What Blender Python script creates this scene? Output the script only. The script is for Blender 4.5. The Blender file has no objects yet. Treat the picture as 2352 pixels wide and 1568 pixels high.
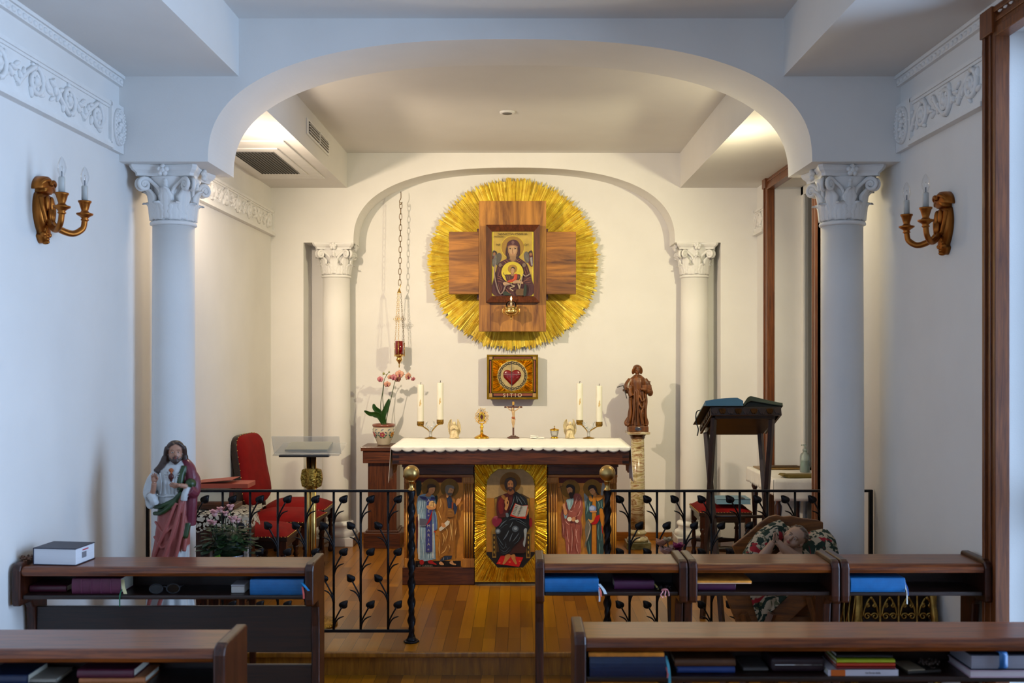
import bpy, bmesh, math, random
from math import sin, cos, pi, radians, sqrt
from mathutils import Vector, Matrix
from mathutils.bvhtree import BVHTree

random.seed(7)
S = bpy.context.scene
COL = S.collection

# ------------------------------------------------------------------ camera
F, CX, CY, H = 2287.0, 1196.0, 815.0, 1.716      # focal length in px, principal point, eye height
cam = bpy.data.cameras.new('camera')
camo = bpy.data.objects.new('camera', cam)
COL.objects.link(camo)
camo.location = (0, 0, H)
camo.rotation_euler = (pi / 2, 0, 0)
cam.sensor_width = 36
cam.lens = F / 2352 * 36
cam.shift_x = -(CX - 1176) / 2352
cam.shift_y = (CY - 784) / 2352
cam.clip_start = 0.05
cam.dof.use_dof = True
cam.dof.focus_distance = 6.4
cam.dof.aperture_fstop = 3.6
S.camera = camo

# ------------------------------------------------------------------ exposure and world
S.view_settings.view_transform = 'Standard'
S.view_settings.look = 'None'
S.view_settings.gamma = 1
S.view_settings.use_curve_mapping = False
S.view_settings.exposure = 0.5
S.cycles.max_bounces = 7
S.cycles.diffuse_bounces = 4
S.cycles.glossy_bounces = 3
S.cycles.transmission_bounces = 6
S.cycles.transparent_max_bounces = 10
S.cycles.caustics_reflective = False
S.cycles.caustics_refractive = False
S.cycles.use_denoising = True
S.cycles.use_adaptive_sampling = True
S.cycles.adaptive_threshold = 0.03
world = bpy.data.worlds.new('daylight')
S.world = world
world.use_nodes = True
world.node_tree.nodes['Background'].inputs[0].default_value = (0.55, 0.72, 1.0, 1)
world.node_tree.nodes['Background'].inputs[1].default_value = 1.0

# ------------------------------------------------------------------ lights
def area(name, loc, rot, sx, sy, power, color, spread=pi):
    l = bpy.data.lights.new(name, 'AREA')
    l.shape = 'RECTANGLE'; l.size = sx; l.size_y = sy
    l.energy = power; l.color = color; l.spread = spread
    o = bpy.data.objects.new(name, l); COL.objects.link(o)
    o.location = loc; o.rotation_euler = rot
    return o
def spot(name, loc, target, power, color, size, blend, radius):
    l = bpy.data.lights.new(name, 'SPOT')
    l.energy = power; l.color = color; l.spot_size = size; l.spot_blend = blend; l.shadow_soft_size = radius
    o = bpy.data.objects.new(name, l); COL.objects.link(o)
    o.location = loc
    o.rotation_euler = (Vector(target) - Vector(loc)).to_track_quat('-Z', 'Y').to_euler()
    return o
def point(name, loc, power, color, radius):
    l = bpy.data.lights.new(name, 'POINT')
    l.energy = power; l.color = color; l.shadow_soft_size = radius
    o = bpy.data.objects.new(name, l); COL.objects.link(o)
    o.location = loc
    return o
DAY = (0.53, 0.71, 1.0)
# daylight through the tall windows of the right wall and of the rear wall
area('window_daylight', (2.275, 3.36, 1.62), (0, pi / 2, 0), 2.8, 1.30, 118, DAY)
area('window_daylight', (2.36, 0.60, 1.62), (0, pi / 2, 0), 2.8, 1.30, 118, DAY)
area('window_daylight', (-0.6, -1.96, 1.75), (-pi / 2, 0, 0), 2.2, 2.2, 92, DAY)
# warm spot lamps of the sanctuary, fixed behind the front arch
spot('sanctuary_light', (-1.86, 5.70, 2.91), (0.35, 8.5, 1.45), 186, (1.0, 0.80, 0.57), radians(102), 1.0, 0.035)
spot('sanctuary_light', (1.66, 5.70, 2.91), (-0.4, 8.5, 1.4), 148, (1.0, 0.89, 0.55), radians(102), 1.0, 0.035)
point('sanctuary_light', (-1.60, 6.05, 2.72), 9, (1.0, 0.80, 0.58), 0.08)  # added fill, no lamp of its own: lifts the ceiling beside the left spot
point('sanctuary_light', (1.42, 6.05, 2.70), 8, (1.0, 0.86, 0.56), 0.08)  # added fill on the right, stands in for light bounced to the ceiling

# ------------------------------------------------------------------ pixel of the photo + distance -> place
def X(px, d): return (px - CX) * d / F
def Z(py, d): return H + (CY - py) * d / F

# ------------------------------------------------------------------ materials
MATS = {}
def new_mat(name):
    m = bpy.data.materials.new(name); m.use_nodes = True
    n = m.node_tree.nodes; l = m.node_tree.links
    b = n['Principled BSDF']
    return m, n, l, b
def hexc(c):
    if isinstance(c, str):
        c = c.lstrip('#')
        v = [int(c[i:i + 2], 16) / 255 for i in (0, 2, 4)]
        return tuple(x / 12.92 if x <= 0.04045 else ((x + 0.055) / 1.055) ** 2.4 for x in v)
    return tuple(c)
def mul(c, k): return tuple(min(1, x * k) for x in c)
def mat(name, color, rough=0.6, metal=0.0, var=0.08, scale=8.0, bump=0.0, bscale=60.0, coat=0.0, spec=0.5, detail=4, stretch=None):
    """plain procedural surface: base colour with a noise variation and optional noise bump"""
    if name in MATS: return MATS[name]
    c = hexc(color)
    m, n, l, b = new_mat(name)
    tc = n.new('ShaderNodeTexCoord')
    src = tc.outputs['Object']
    if stretch:
        mp = n.new('ShaderNodeMapping'); mp.inputs['Scale'].default_value = stretch
        l.new(src, mp.inputs['Vector']); src = mp.outputs['Vector']
    no = n.new('ShaderNodeTexNoise'); no.inputs['Scale'].default_value = scale; no.inputs['Detail'].default_value = detail
    l.new(src, no.inputs['Vector'])
    cr = n.new('ShaderNodeValToRGB')
    cr.color_ramp.elements[0].position = 0.3; cr.color_ramp.elements[1].position = 0.7
    cr.color_ramp.elements[0].color = (*mul(c, 1 - var), 1); cr.color_ramp.elements[1].color = (*mul(c, 1 + var), 1)
    l.new(no.outputs['Fac'], cr.inputs['Fac'])
    l.new(cr.outputs['Color'], b.inputs['Base Color'])
    b.inputs['Roughness'].default_value = rough
    b.inputs['Metallic'].default_value = metal
    b.inputs['Specular IOR Level'].default_value = spec
    if coat:
        b.inputs['Coat Weight'].default_value = coat; b.inputs['Coat Roughness'].default_value = 0.12
    if bump:
        n2 = n.new('ShaderNodeTexNoise'); n2.inputs['Scale'].default_value = bscale; n2.inputs['Detail'].default_value = 3
        l.new(src, n2.inputs['Vector'])
        bp = n.new('ShaderNodeBump'); bp.inputs['Strength'].default_value = bump; bp.inputs['Distance'].default_value = 0.01
        l.new(n2.outputs['Fac'], bp.inputs['Height']); l.new(bp.outputs['Normal'], b.inputs['Normal'])
    MATS[name] = m
    return m
def wood(name, dark, light, axis='x', scale=6.0, rough=0.35, coat=0.3, stretch=14.0, bump=0.03, spec=0.5):
    """grain running along one axis"""
    if name in MATS: return MATS[name]
    m, n, l, b = new_mat(name)
    tc = n.new('ShaderNodeTexCoord')
    mp = n.new('ShaderNodeMapping')
    sc = [stretch, stretch, stretch]; sc['xyz'.index(axis)] = 1.0
    mp.inputs['Scale'].default_value = sc
    l.new(tc.outputs['Object'], mp.inputs['Vector'])
    no = n.new('ShaderNodeTexNoise'); no.inputs['Scale'].default_value = scale; no.inputs['Detail'].default_value = 6
    no.inputs['Roughness'].default_value = 0.65; no.inputs['Distortion'].default_value = 0.6
    l.new(mp.outputs['Vector'], no.inputs['Vector'])
    cr = n.new('ShaderNodeValToRGB')
    cr.color_ramp.elements[0].position = 0.36; cr.color_ramp.elements[1].position = 0.64
    cr.color_ramp.elements[0].color = (*hexc(dark), 1); cr.color_ramp.elements[1].color = (*hexc(light), 1)
    l.new(no.outputs['Fac'], cr.inputs['Fac']); l.new(cr.outputs['Color'], b.inputs['Base Color'])
    b.inputs['Roughness'].default_value = rough
    b.inputs['Specular IOR Level'].default_value = spec
    b.inputs['Coat Weight'].default_value = coat; b.inputs['Coat Roughness'].default_value = 0.15
    if bump:
        bp = n.new('ShaderNodeBump'); bp.inputs['Strength'].default_value = bump; bp.inputs['Distance'].default_value = 0.01
        l.new(no.outputs['Fac'], bp.inputs['Height']); l.new(bp.outputs['Normal'], b.inputs['Normal'])
    MATS[name] = m
    return m
def gold(name, color, rough=0.35, bump=0.0, bscale=40, var=0.12, scale=30):
    return mat(name, color, rough=rough, metal=1.0, var=var, scale=scale, bump=bump, bscale=bscale)
def emit(name, color, strength):
    if name in MATS: return MATS[name]
    m, n, l, b = new_mat(name)
    b.inputs['Base Color'].default_value = (*hexc(color), 1)
    b.inputs['Emission Color'].default_value = (*hexc(color), 1)
    b.inputs['Emission Strength'].default_value = strength
    MATS[name] = m
    return m
def thin_glass(name, tint=(1, 1, 1), refl=1.0, rough=0.02, haze=0.0):
    """a clear thin sheet: see-through with a mirror reflection that grows at grazing angles"""
    if name in MATS: return MATS[name]
    m, n, l, b = new_mat(name)
    out = n['Material Output']; n.remove(b)
    tr = n.new('ShaderNodeBsdfTransparent'); tr.inputs['Color'].default_value = (*tint, 1)
    gl = n.new('ShaderNodeBsdfGlossy'); gl.inputs['Roughness'].default_value = rough
    fr = n.new('ShaderNodeFresnel'); fr.inputs['IOR'].default_value = 1.45
    mm = n.new('ShaderNodeMath'); mm.operation = 'MULTIPLY'; mm.inputs[1].default_value = refl
    mx = n.new('ShaderNodeMixShader')
    l.new(fr.outputs[0], mm.inputs[0]); l.new(mm.outputs[0], mx.inputs[0])
    base = tr.outputs[0]
    if haze:
        df = n.new('ShaderNodeBsdfDiffuse'); df.inputs['Color'].default_value = (0.8, 0.8, 0.78, 1)
        m2 = n.new('ShaderNodeMixShader'); m2.inputs[0].default_value = haze
        l.new(tr.outputs[0], m2.inputs[1]); l.new(df.outputs[0], m2.inputs[2]); base = m2.outputs[0]
    l.new(base, mx.inputs[1]); l.new(gl.outputs[0], mx.inputs[2]); l.new(mx.outputs[0], out.inputs['Surface'])
    MATS[name] = m
    return m
def solid_glass(name, color=(1, 1, 1), rough=0.0, ior=1.45):
    if name in MATS: return MATS[name]
    m, n, l, b = new_mat(name)
    b.inputs['Base Color'].default_value = (*color, 1)
    b.inputs['Transmission Weight'].default_value = 1.0
    b.inputs['Roughness'].default_value = rough; b.inputs['IOR'].default_value = ior
    MATS[name] = m
    return m
PAINTS = {}
def paint(c, rough=0.55):
    """flat artist's paint of one colour"""
    if c not in PAINTS: PAINTS[c] = mat('paint_' + c.strip('#'), c, rough=rough, var=0.10, scale=40)
    return PAINTS[c]
def planks(name, c1, c2, mortar, length=0.55, width=0.065, along='y', rough=0.22, coat=0.5):
    if name in MATS: return MATS[name]
    m, n, l, b = new_mat(name)
    tc = n.new('ShaderNodeTexCoord'); mp = n.new('ShaderNodeMapping')
    if along == 'y': mp.inputs['Rotation'].default_value = (0, 0, pi / 2)
    l.new(tc.outputs['Object'], mp.inputs['Vector'])
    br = n.new('ShaderNodeTexBrick')
    br.inputs['Scale'].default_value = 1.0
    br.inputs['Brick Width'].default_value = length; br.inputs['Row Height'].default_value = width
    br.inputs['Mortar Size'].default_value = 0.0012; br.inputs['Mortar Smooth'].default_value = 0.2
    br.inputs['Bias'].default_value = 0.0
    br.offset = 0.37; br.offset_frequency = 2
    br.inputs['Color1'].default_value = (*hexc(c1), 1); br.inputs['Color2'].default_value = (*hexc(c2), 1)
    br.inputs['Mortar'].default_value = (*hexc(mortar), 1)
    l.new(mp.outputs['Vector'], br.inputs['Vector'])
    m2 = n.new('ShaderNodeMapping'); m2.inputs['Scale'].default_value = (2.0, 30, 2.0)
    l.new(mp.outputs['Vector'], m2.inputs['Vector'])
    no = n.new('ShaderNodeTexNoise'); no.inputs['Scale'].default_value = 2.0; no.inputs['Detail'].default_value = 5
    l.new(m2.outputs['Vector'], no.inputs['Vector'])
    mx = n.new('ShaderNodeMix'); mx.data_type = 'RGBA'; mx.blend_type = 'MULTIPLY'; mx.inputs[0].default_value = 0.5
    cr = n.new('ShaderNodeValToRGB')
    cr.color_ramp.elements[0].position = 0.3; cr.color_ramp.elements[1].position = 0.75
    cr.color_ramp.elements[0].color = (0.72, 0.68, 0.62, 1); cr.color_ramp.elements[1].color = (1, 1, 1, 1)
    l.new(no.outputs['Fac'], cr.inputs['Fac'])
    l.new(br.outputs['Color'], mx.inputs[6]); l.new(cr.outputs['Color'], mx.inputs[7])
    l.new(mx.outputs[2], b.inputs['Base Color'])
    b.inputs['Roughness'].default_value = rough
    b.inputs['Coat Weight'].default_value = coat; b.inputs['Coat Roughness'].default_value = 0.12
    MATS[name] = m
    return m

PLASTER = mat('white_plaster', (0.80, 0.785, 0.76), rough=0.85, var=0.025, scale=3, bump=0.05, bscale=180, spec=0.2)
STUCCO = mat('white_stucco', (0.82, 0.81, 0.79), rough=0.75, var=0.03, scale=12, bump=0.05, bscale=120, spec=0.3)
CEILING = mat('ceiling_plaster', (0.76, 0.745, 0.72), rough=0.9, var=0.02, scale=3, spec=0.2)
FLOOR = planks('oak_strip_floor', '#b5760f', '#804c06', '#3a2005', 0.62, 0.07, rough=0.32, coat=0.16)
RISER = wood('oak_riser', '#7a4a10', '#a56a1e', 'z', 4, 0.3, 0.4, 10)
BASEB = wood('oak_skirting', '#7a4710', '#9a5e1a', 'x', 5, 0.35, 0.3, 12)
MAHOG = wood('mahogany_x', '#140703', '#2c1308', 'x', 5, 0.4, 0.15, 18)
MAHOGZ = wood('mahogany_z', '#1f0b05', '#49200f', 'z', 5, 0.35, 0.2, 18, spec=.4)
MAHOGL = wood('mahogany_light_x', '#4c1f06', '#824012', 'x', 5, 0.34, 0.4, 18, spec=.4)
WINFR = wood('window_wood', '#562a10', '#82481e', 'z', 5, 0.4, 0.25, 18)
WALNUT = wood('walnut_x', '#381806', '#683412', 'x', 5, 0.4, 0.2, 14)
WALNUTZ = wood('walnut_z', '#3a1a07', '#643312', 'z', 5, 0.4, 0.25, 14)
CHERRYX = wood('cherry_x', '#4c2404', '#b8782a', 'x', 1.1, 0.42, 0.1, 10)
CHERRYZ = wood('cherry_z', '#5a2e07', '#c08436', 'z', 1.1, 0.42, 0.1, 10)
FRAMEW = wood('frame_wood', '#3f1b09', '#602e12', 'z', 5, 0.5, 0.0, 12, spec=.25)
GOLDLEAF = gold('gold_leaf', '#f2c13a', 0.42, 0.25, 55, 0.22, 22)
GOLDLEAFB = mat('gold_leaf_pale', '#ffdb5e', rough=0.5, metal=0.5, var=0.18, scale=22, bump=0.2, bscale=55)
BRASS = gold('polished_brass', '#d9b36a', 0.22, 0.05, 20)
SATBRASS = gold('satin_brass', '#c9a868', 0.33, 0.0, 20)
GILT = gold('old_gilt', '#a0622a', 0.42, 0.15, 40, 0.3, 14)
IRON = mat('black_iron', (0.012, 0.011, 0.013), rough=0.38, metal=0.6, var=0.3, scale=40, bump=0.12, bscale=50)
REDVEL = mat('red_velvet', '#7d0a0b', rough=0.8, var=0.12, scale=14, bump=0.08, bscale=300, spec=0.2)
WHITECLOTH = mat('white_linen', (0.82, 0.80, 0.75), rough=0.9, var=0.04, scale=20, bump=0.15, bscale=250, spec=0.2)
CHROME = gold('silver_metal', '#d8d8d8', 0.15)
BLACK = mat('matt_black', (0.01, 0.01, 0.012), rough=0.6, var=0.1)
PAGES = mat('book_pages', '#d9d2c0', rough=0.85, var=0.06, scale=4, stretch=(1, 1, 120))

# ------------------------------------------------------------------ mesh building
class MB:
    """collects geometry and links it as ONE mesh object"""
    def __init__(s, M=None):
        s.v = []; s.f = []; s.m = []; s.sm = []; s.mats = []; s.M = M
    def mi(s, mt):
        if mt not in s.mats: s.mats.append(mt)
        return s.mats.index(mt)
    def add(s, vs, fs, mt, smooth=False, M=None):
        o = len(s.v)
        for p in vs:
            p = Vector(p)
            if M is not None: p = M @ p
            if s.M is not None: p = s.M @ p
            s.v.append(p)
        many = isinstance(mt, (list, tuple))
        k = None if many else s.mi(mt)
        for i, f in enumerate(fs):
            s.f.append(tuple(a + o for a in f)); s.m.append(s.mi(mt[i]) if many else k); s.sm.append(smooth)
    def box(s, x0, x1, y0, y1, z0, z1, mt, M=None):
        v = [(x0, y0, z0), (x1, y0, z0), (x1, y1, z0), (x0, y1, z0), (x0, y0, z1), (x1, y0, z1), (x1, y1, z1), (x0, y1, z1)]
        s.add(v, [(0, 3, 2, 1), (4, 5, 6, 7), (0, 1, 5, 4), (1, 2, 6, 5), (2, 3, 7, 6), (3, 0, 4, 7)], mt, False, M)
    def prism(s, poly, a, b, mt, axis='y', smooth=False, M=None):
        """2-D outline pushed from a to b along an axis; outline in the other two axes (in xyz order)"""
        n = len(poly)
        def P(p, t): return (p[0], t, p[1]) if axis == 'y' else ((t, p[0], p[1]) if axis == 'x' else (p[0], p[1], t))
        v = [P(p, a) for p in poly] + [P(p, b) for p in poly]
        ar = sum(poly[i][0] * poly[(i + 1) % n][1] - poly[(i + 1) % n][0] * poly[i][1] for i in range(n))
        flip = (ar > 0) != (axis == 'y')
        if b < a: flip = not flip
        c0 = tuple(range(n)); c1 = tuple(range(n, 2 * n))
        if flip: fs = [c0[::-1], c1] + [(i, (i + 1) % n, (i + 1) % n + n, i + n) for i in range(n)]
        else: fs = [c0, c1[::-1]] + [(i, i + n, (i + 1) % n + n, (i + 1) % n) for i in range(n)]
        s.add(v, fs[:2], mt, False, M)
        o = len(s.v) - 2 * n; k = s.mi(mt)
        for f in fs[2:]: s.f.append(tuple(a_ + o for a_ in f)); s.m.append(k); s.sm.append(smooth)
    def lathe(s, prof, mt, seg=32, c=(0, 0, 0), smooth=True, M=None, sx=1, sy=1):
        """profile of (r, z) turned about a vertical axis, bottom to top"""
        v = []; f = []
        for r, z in prof:
            for i in range(seg):
                a = 2 * pi * i / seg
                v.append((c[0] + r * cos(a) * sx, c[1] + r * sin(a) * sy, c[2] + z))
        for j in range(len(prof) - 1):
            for i in range(seg):
                k = (i + 1) % seg
                f.append((j * seg + i, j * seg + k, (j + 1) * seg + k, (j + 1) * seg + i))
        s.add(v, f, mt, smooth, M)
        caps = []
        if prof[0][0] > 1e-6: caps.append(tuple(range(seg))[::-1])
        if prof[-1][0] > 1e-6: caps.append(tuple(range((len(prof) - 1) * seg, len(prof) * seg)))
        o = len(s.v) - len(v); k = s.mi(mt)
        for cp in caps: s.f.append(tuple(a + o for a in cp)); s.m.append(k); s.sm.append(False)
    def tube(s, pts, r, mt, seg=8, closed=False, M=None, smooth=True, flat=None, twist=0.0, caps=True):
        pts = [Vector(p) for p in pts]; n = len(pts)
        rs = r if isinstance(r, (list, tuple)) else [r] * n
        T = []
        for i in range(n):
            a = pts[(i - 1) % n] if closed or i > 0 else pts[0]
            b = pts[(i + 1) % n] if closed or i < n - 1 else pts[-1]
            t = b - a
            T.append(t.normalized() if t.length > 1e-9 else Vector((0, 0, 1)))
        up = Vector((0, 0, 1)) if abs(T[0].z) < 0.9 else Vector((0, 1, 0))
        nx = T[0].cross(up).normalized()
        v = []; f = []
        for i in range(n):
            nx = (nx - T[i] * nx.dot(T[i]))
            nx = nx.normalized() if nx.length > 1e-9 else T[i].orthogonal().normalized()
            ny = T[i].cross(nx)
            for k in range(seg):
                a = 2 * pi * k / seg + twist * i
                ca, sa = cos(a), sin(a) * (flat if flat else 1)
                v.append(pts[i] + (nx * ca + ny * sa) * rs[i])
        m = n if closed else n - 1
        for i in range(m):
            j = (i + 1) % n
            for k in range(seg):
                q = (k + 1) % seg
                f.append((i * seg + k, i * seg + q, j * seg + q, j * seg + k))
        s.add(v, f, mt, smooth, M)
        if not closed and caps:
            o = len(s.v) - len(v); mk = s.mi(mt)
            s.f.append(tuple(o + k for k in range(seg))[::-1]); s.m.append(mk); s.sm.append(False)
            s.f.append(tuple(o + (n - 1) * seg + k for k in range(seg))); s.m.append(mk); s.sm.append(False)
    def ell(s, c, r, mt, seg=16, rings=10, M=None, smooth=True):
        if not isinstance(r, (list, tuple)): r = (r, r, r)
        v = []; f = []
        for j in range(rings + 1):
            t = pi * j / rings
            for i in range(seg):
                a = 2 * pi * i / seg
                v.append((c[0] + r[0] * sin(t) * cos(a), c[1] + r[1] * sin(t) * sin(a), c[2] - r[2] * cos(t)))
        for j in range(rings):
            for i in range(seg):
                k = (i + 1) % seg
                f.append((j * seg + i, j * seg + k, (j + 1) * seg + k, (j + 1) * seg + i))
        s.add(v, f, mt, smooth, M)
    def grid(s, fn, nu, nv, mt, thick=0.0, smooth=True, M=None):
        """surface fn(u, v), u and v from 0 to 1; with thick it gets a back and a rim"""
        P = [[Vector(fn(i / nu, j / nv)) for j in range(nv + 1)] for i in range(nu + 1)]
        v = [p for row in P for p in row]
        w = nv + 1
        f = [(i * w + j, (i + 1) * w + j, (i + 1) * w + j + 1, i * w + j + 1) for i in range(nu) for j in range(nv)]
        mlist = mt
        if callable(mt): mlist = [mt((i + .5) / nu, (j + .5) / nv) for i in range(nu) for j in range(nv)]
        if thick:
            nn = len(v); b = []
            for i in range(nu + 1):
                for j in range(nv + 1):
                    du = P[min(i + 1, nu)][j] - P[max(i - 1, 0)][j]; dv = P[i][min(j + 1, nv)] - P[i][max(j - 1, 0)]
                    nrm = du.cross(dv)
                    nrm = nrm.normalized() if nrm.length > 1e-12 else Vector((0, 0, 1))
                    b.append(P[i][j] - nrm * thick)
            fb = [tuple(a + nn for a in q)[::-1] for q in f]
            rim = [i * w for i in range(nu + 1)] + [nu * w + j for j in range(1, nv + 1)] + [i * w + nv for i in range(nu - 1, -1, -1)] + [j for j in range(nv - 1, 0, -1)]
            fr = [(rim[k], rim[k] + nn, rim[(k + 1) % len(rim)] + nn, rim[(k + 1) % len(rim)]) for k in range(len(rim))]
            if callable(mt): mlist = mlist + mlist + [mlist[0]] * len(fr)
            s.add(v + b, f + fb + fr, mlist, smooth, M)
        else:
            s.add(v, f, mlist, smooth, M)
    def mesh(s, name):
        me = bpy.data.meshes.new(name)
        me.from_pydata([tuple(p) for p in s.v], [], s.f)
        for mt in s.mats: me.materials.append(mt)
        me.polygons.foreach_set('material_index', s.m)
        me.polygons.foreach_set('use_smooth', s.sm)
        me.update()
        return me
    def build(s, name, parent=None, bevel=0.0, bseg=2, loc=None, label=None):
        o = bpy.data.objects.new(name, s.mesh(name)); COL.objects.link(o)
        if parent is not None: o.parent = parent
        if loc is not None: o.location = loc
        if bevel:
            md = o.modifiers.new('bevel', 'BEVEL'); md.width = bevel; md.segments = bseg; md.limit_method = 'ANGLE'; md.angle_limit = radians(40)
            md.harden_normals = False
        if label: o['label'] = label
        return o

def thing(name, label, cat, loc=(0, 0, 0), rotz=0.0, group=None):
    o = bpy.data.objects.new(name, None); COL.objects.link(o)
    o.empty_display_size = 0.05
    o.location = loc; o.rotation_euler = (0, 0, rotz)
    o['label'] = label; o['category'] = cat
    if group: o['group'] = group
    return o
def tag(o, label, cat, group=None, kind=None):
    o['label'] = label; o['category'] = cat
    if group: o['group'] = group
    if kind: o['kind'] = kind
    return o
def struct(o):
    o['kind'] = 'structure'
    return o
def copy_tree(o, parent=None):
    c = o.copy(); COL.objects.link(c)
    if parent is not None: c.parent = parent
    for ch in list(o.children): copy_tree(ch, c)
    return c
def relabel(o, label, loc=None, rotz=None):
    o['label'] = label
    if loc is not None: o.location = loc
    if rotz is not None: o.rotation_euler = (0, 0, rotz)
    return o
def text_mesh(txt, size, mt, depth=0.0006, spacing=1.0, align='CENTER'):
    cu = bpy.data.curves.new('lettering', 'FONT')
    cu.body = txt; cu.size = size; cu.extrude = depth; cu.align_x = align; cu.align_y = 'CENTER'; cu.space_character = spacing
    cu.resolution_u = 3
    tmp = bpy.data.objects.new('lettering', cu); COL.objects.link(tmp)
    dg = bpy.context.evaluated_depsgraph_get()
    me = bpy.data.meshes.new_from_object(tmp.evaluated_get(dg))
    bpy.data.objects.remove(tmp); bpy.data.curves.remove(cu)
    me.materials.clear(); me.materials.append(mt)
    return me
def text(txt, size, mt, loc, parent=None, rot=(pi / 2, 0, 0), sx=1.0, spacing=1.0, name='lettering', align='CENTER'):
    o = bpy.data.objects.new(name, text_mesh(txt, size, mt, spacing=spacing, align=align)); COL.objects.link(o)
    o.location = loc; o.rotation_euler = rot; o.scale = (sx, 1, 1)
    if parent is not None: o.parent = parent
    return o
def mat_color(m):
    for n in m.node_tree.nodes:
        if n.type == 'VALTORGB':
            a, b = n.color_ramp.elements[0].color, n.color_ramp.elements[-1].color
            return [(a[i] + b[i]) / 2 for i in range(3)]
    return [.5, .5, .5]
def painted_skin():
    if 'painted_figure' in MATS: return MATS['painted_figure']
    m, n, l, b = new_mat('painted_figure')
    at = n.new('ShaderNodeVertexColor'); at.layer_name = 'paint'
    tc = n.new('ShaderNodeTexCoord'); no = n.new('ShaderNodeTexNoise'); no.inputs['Scale'].default_value = 26; l.new(tc.outputs['Object'], no.inputs['Vector'])
    mr = n.new('ShaderNodeMapRange'); mr.inputs['To Min'].default_value = .88; mr.inputs['To Max'].default_value = 1.12; l.new(no.outputs['Fac'], mr.inputs['Value'])
    mx = n.new('ShaderNodeVectorMath'); mx.operation = 'SCALE'; l.new(at.outputs['Color'], mx.inputs[0]); l.new(mr.outputs[0], mx.inputs['Scale'])
    l.new(mx.outputs[0], b.inputs['Base Color']); b.inputs['Roughness'].default_value = .48; b.inputs['Coat Weight'].default_value = .08
    MATS['painted_figure'] = m
    return m
def sculpt(name, mb, voxel, parent=None, iters=3, extra=None):
    """fuse overlapping shapes into one continuous skin that keeps the nearest colour"""
    src = mb.mesh(name)
    tmp = bpy.data.objects.new(name, src); COL.objects.link(tmp)
    r = tmp.modifiers.new('fuse', 'REMESH'); r.mode = 'VOXEL'; r.voxel_size = voxel; r.use_smooth_shade = True
    if iters:
        sm = tmp.modifiers.new('soften', 'SMOOTH'); sm.iterations = iters; sm.factor = 0.5
    dg = bpy.context.evaluated_depsgraph_get()
    me = bpy.data.meshes.new_from_object(tmp.evaluated_get(dg))
    bpy.data.objects.remove(tmp)
    bvh = BVHTree.FromPolygons([tuple(p) for p in mb.v], mb.f)
    me.materials.clear()
    if len(mb.mats) == 1:
        me.materials.append(mb.mats[0])
    else:                                # one paint that takes its colour from the nearest source shape
        me.materials.append(painted_skin())
        cols = [mat_color(m_) for m_ in mb.mats]
        c = []
        for v in me.vertices:
            q = bvh.find_nearest(v.co); c.append(Vector(cols[mb.m[q[2]] if q[2] is not None else 0]))
        for _ in range(1):
            acc = [x.copy() for x in c]; n_ = [1] * len(c)
            for e in me.edges:
                a_, b_ = e.vertices; acc[a_] += c[b_]; acc[b_] += c[a_]; n_[a_] += 1; n_[b_] += 1
            c = [x / k for x, k in zip(acc, n_)]
        at = me.color_attributes.new('paint', 'FLOAT_COLOR', 'POINT')
        at.data.foreach_set('color', [w for x in c for w in (x[0], x[1], x[2], 1.0)])
    me.polygons.foreach_set('material_index', [0] * len(me.polygons))
    me.polygons.foreach_set('use_smooth', [True] * len(me.polygons))
    if extra is not None:
        bm = bmesh.new(); bm.from_mesh(me)
        ex = extra.mesh('extra')
        base = len(me.materials)
        n0 = len(bm.faces)
        bm.from_mesh(ex); bm.faces.ensure_lookup_table()
        for k in range(n0, len(bm.faces)): bm.faces[k].material_index += base
        bm.to_mesh(me); bm.free()
        for mt in extra.mats: me.materials.append(mt)
        bpy.data.meshes.remove(ex)
    o = bpy.data.objects.new(name, me); COL.objects.link(o)
    if parent is not None: o.parent = parent
    return o
def ellipse2(cx, cy, rx, ry=None, n=28, a0=0.0, a1=2 * pi, rot=0.0):
    ry = rx if ry is None else ry
    full = abs(a1 - a0 - 2 * pi) < 1e-6
    k = n if full else n + 1
    out = []
    for i in range(k):
        a = a0 + (a1 - a0) * i / n
        x, y = rx * cos(a), ry * sin(a)
        out.append((cx + x * cos(rot) - y * sin(rot), cy + x * sin(rot) + y * cos(rot)))
    return out
def smooth_poly(pts, n=4):
    """closed Catmull-Rom outline through the points"""
    out = []; m = len(pts)
    for i in range(m):
        p0, p1, p2, p3 = pts[i - 1], pts[i], pts[(i + 1) % m], pts[(i + 2) % m]
        for k in range(n):
            t = k / n
            out.append(tuple(0.5 * ((2 * b) + (-a + c) * t + (2 * a - 5 * b + 4 * c - d) * t * t + (-a + 3 * b - 3 * c + d) * t ** 3)
                             for a, b, c, d in zip(p0, p1, p2, p3)))
    return out
def spline(pts, n=6):
    """open Catmull-Rom line through 3-D points"""
    P = [Vector(p) for p in pts]; P = [2 * P[0] - P[1]] + P + [2 * P[-1] - P[-2]]
    out = []
    for i in range(1, len(P) - 2):
        a, b, c, d = P[i - 1:i + 3]
        for k in range(n):
            t = k / n
            out.append(0.5 * ((2 * b) + (c - a) * t + (2 * a - 5 * b + 4 * c - d) * t * t + (3 * b - a - 3 * c + d) * t ** 3))
    out.append(P[-2])
    return out
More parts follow.
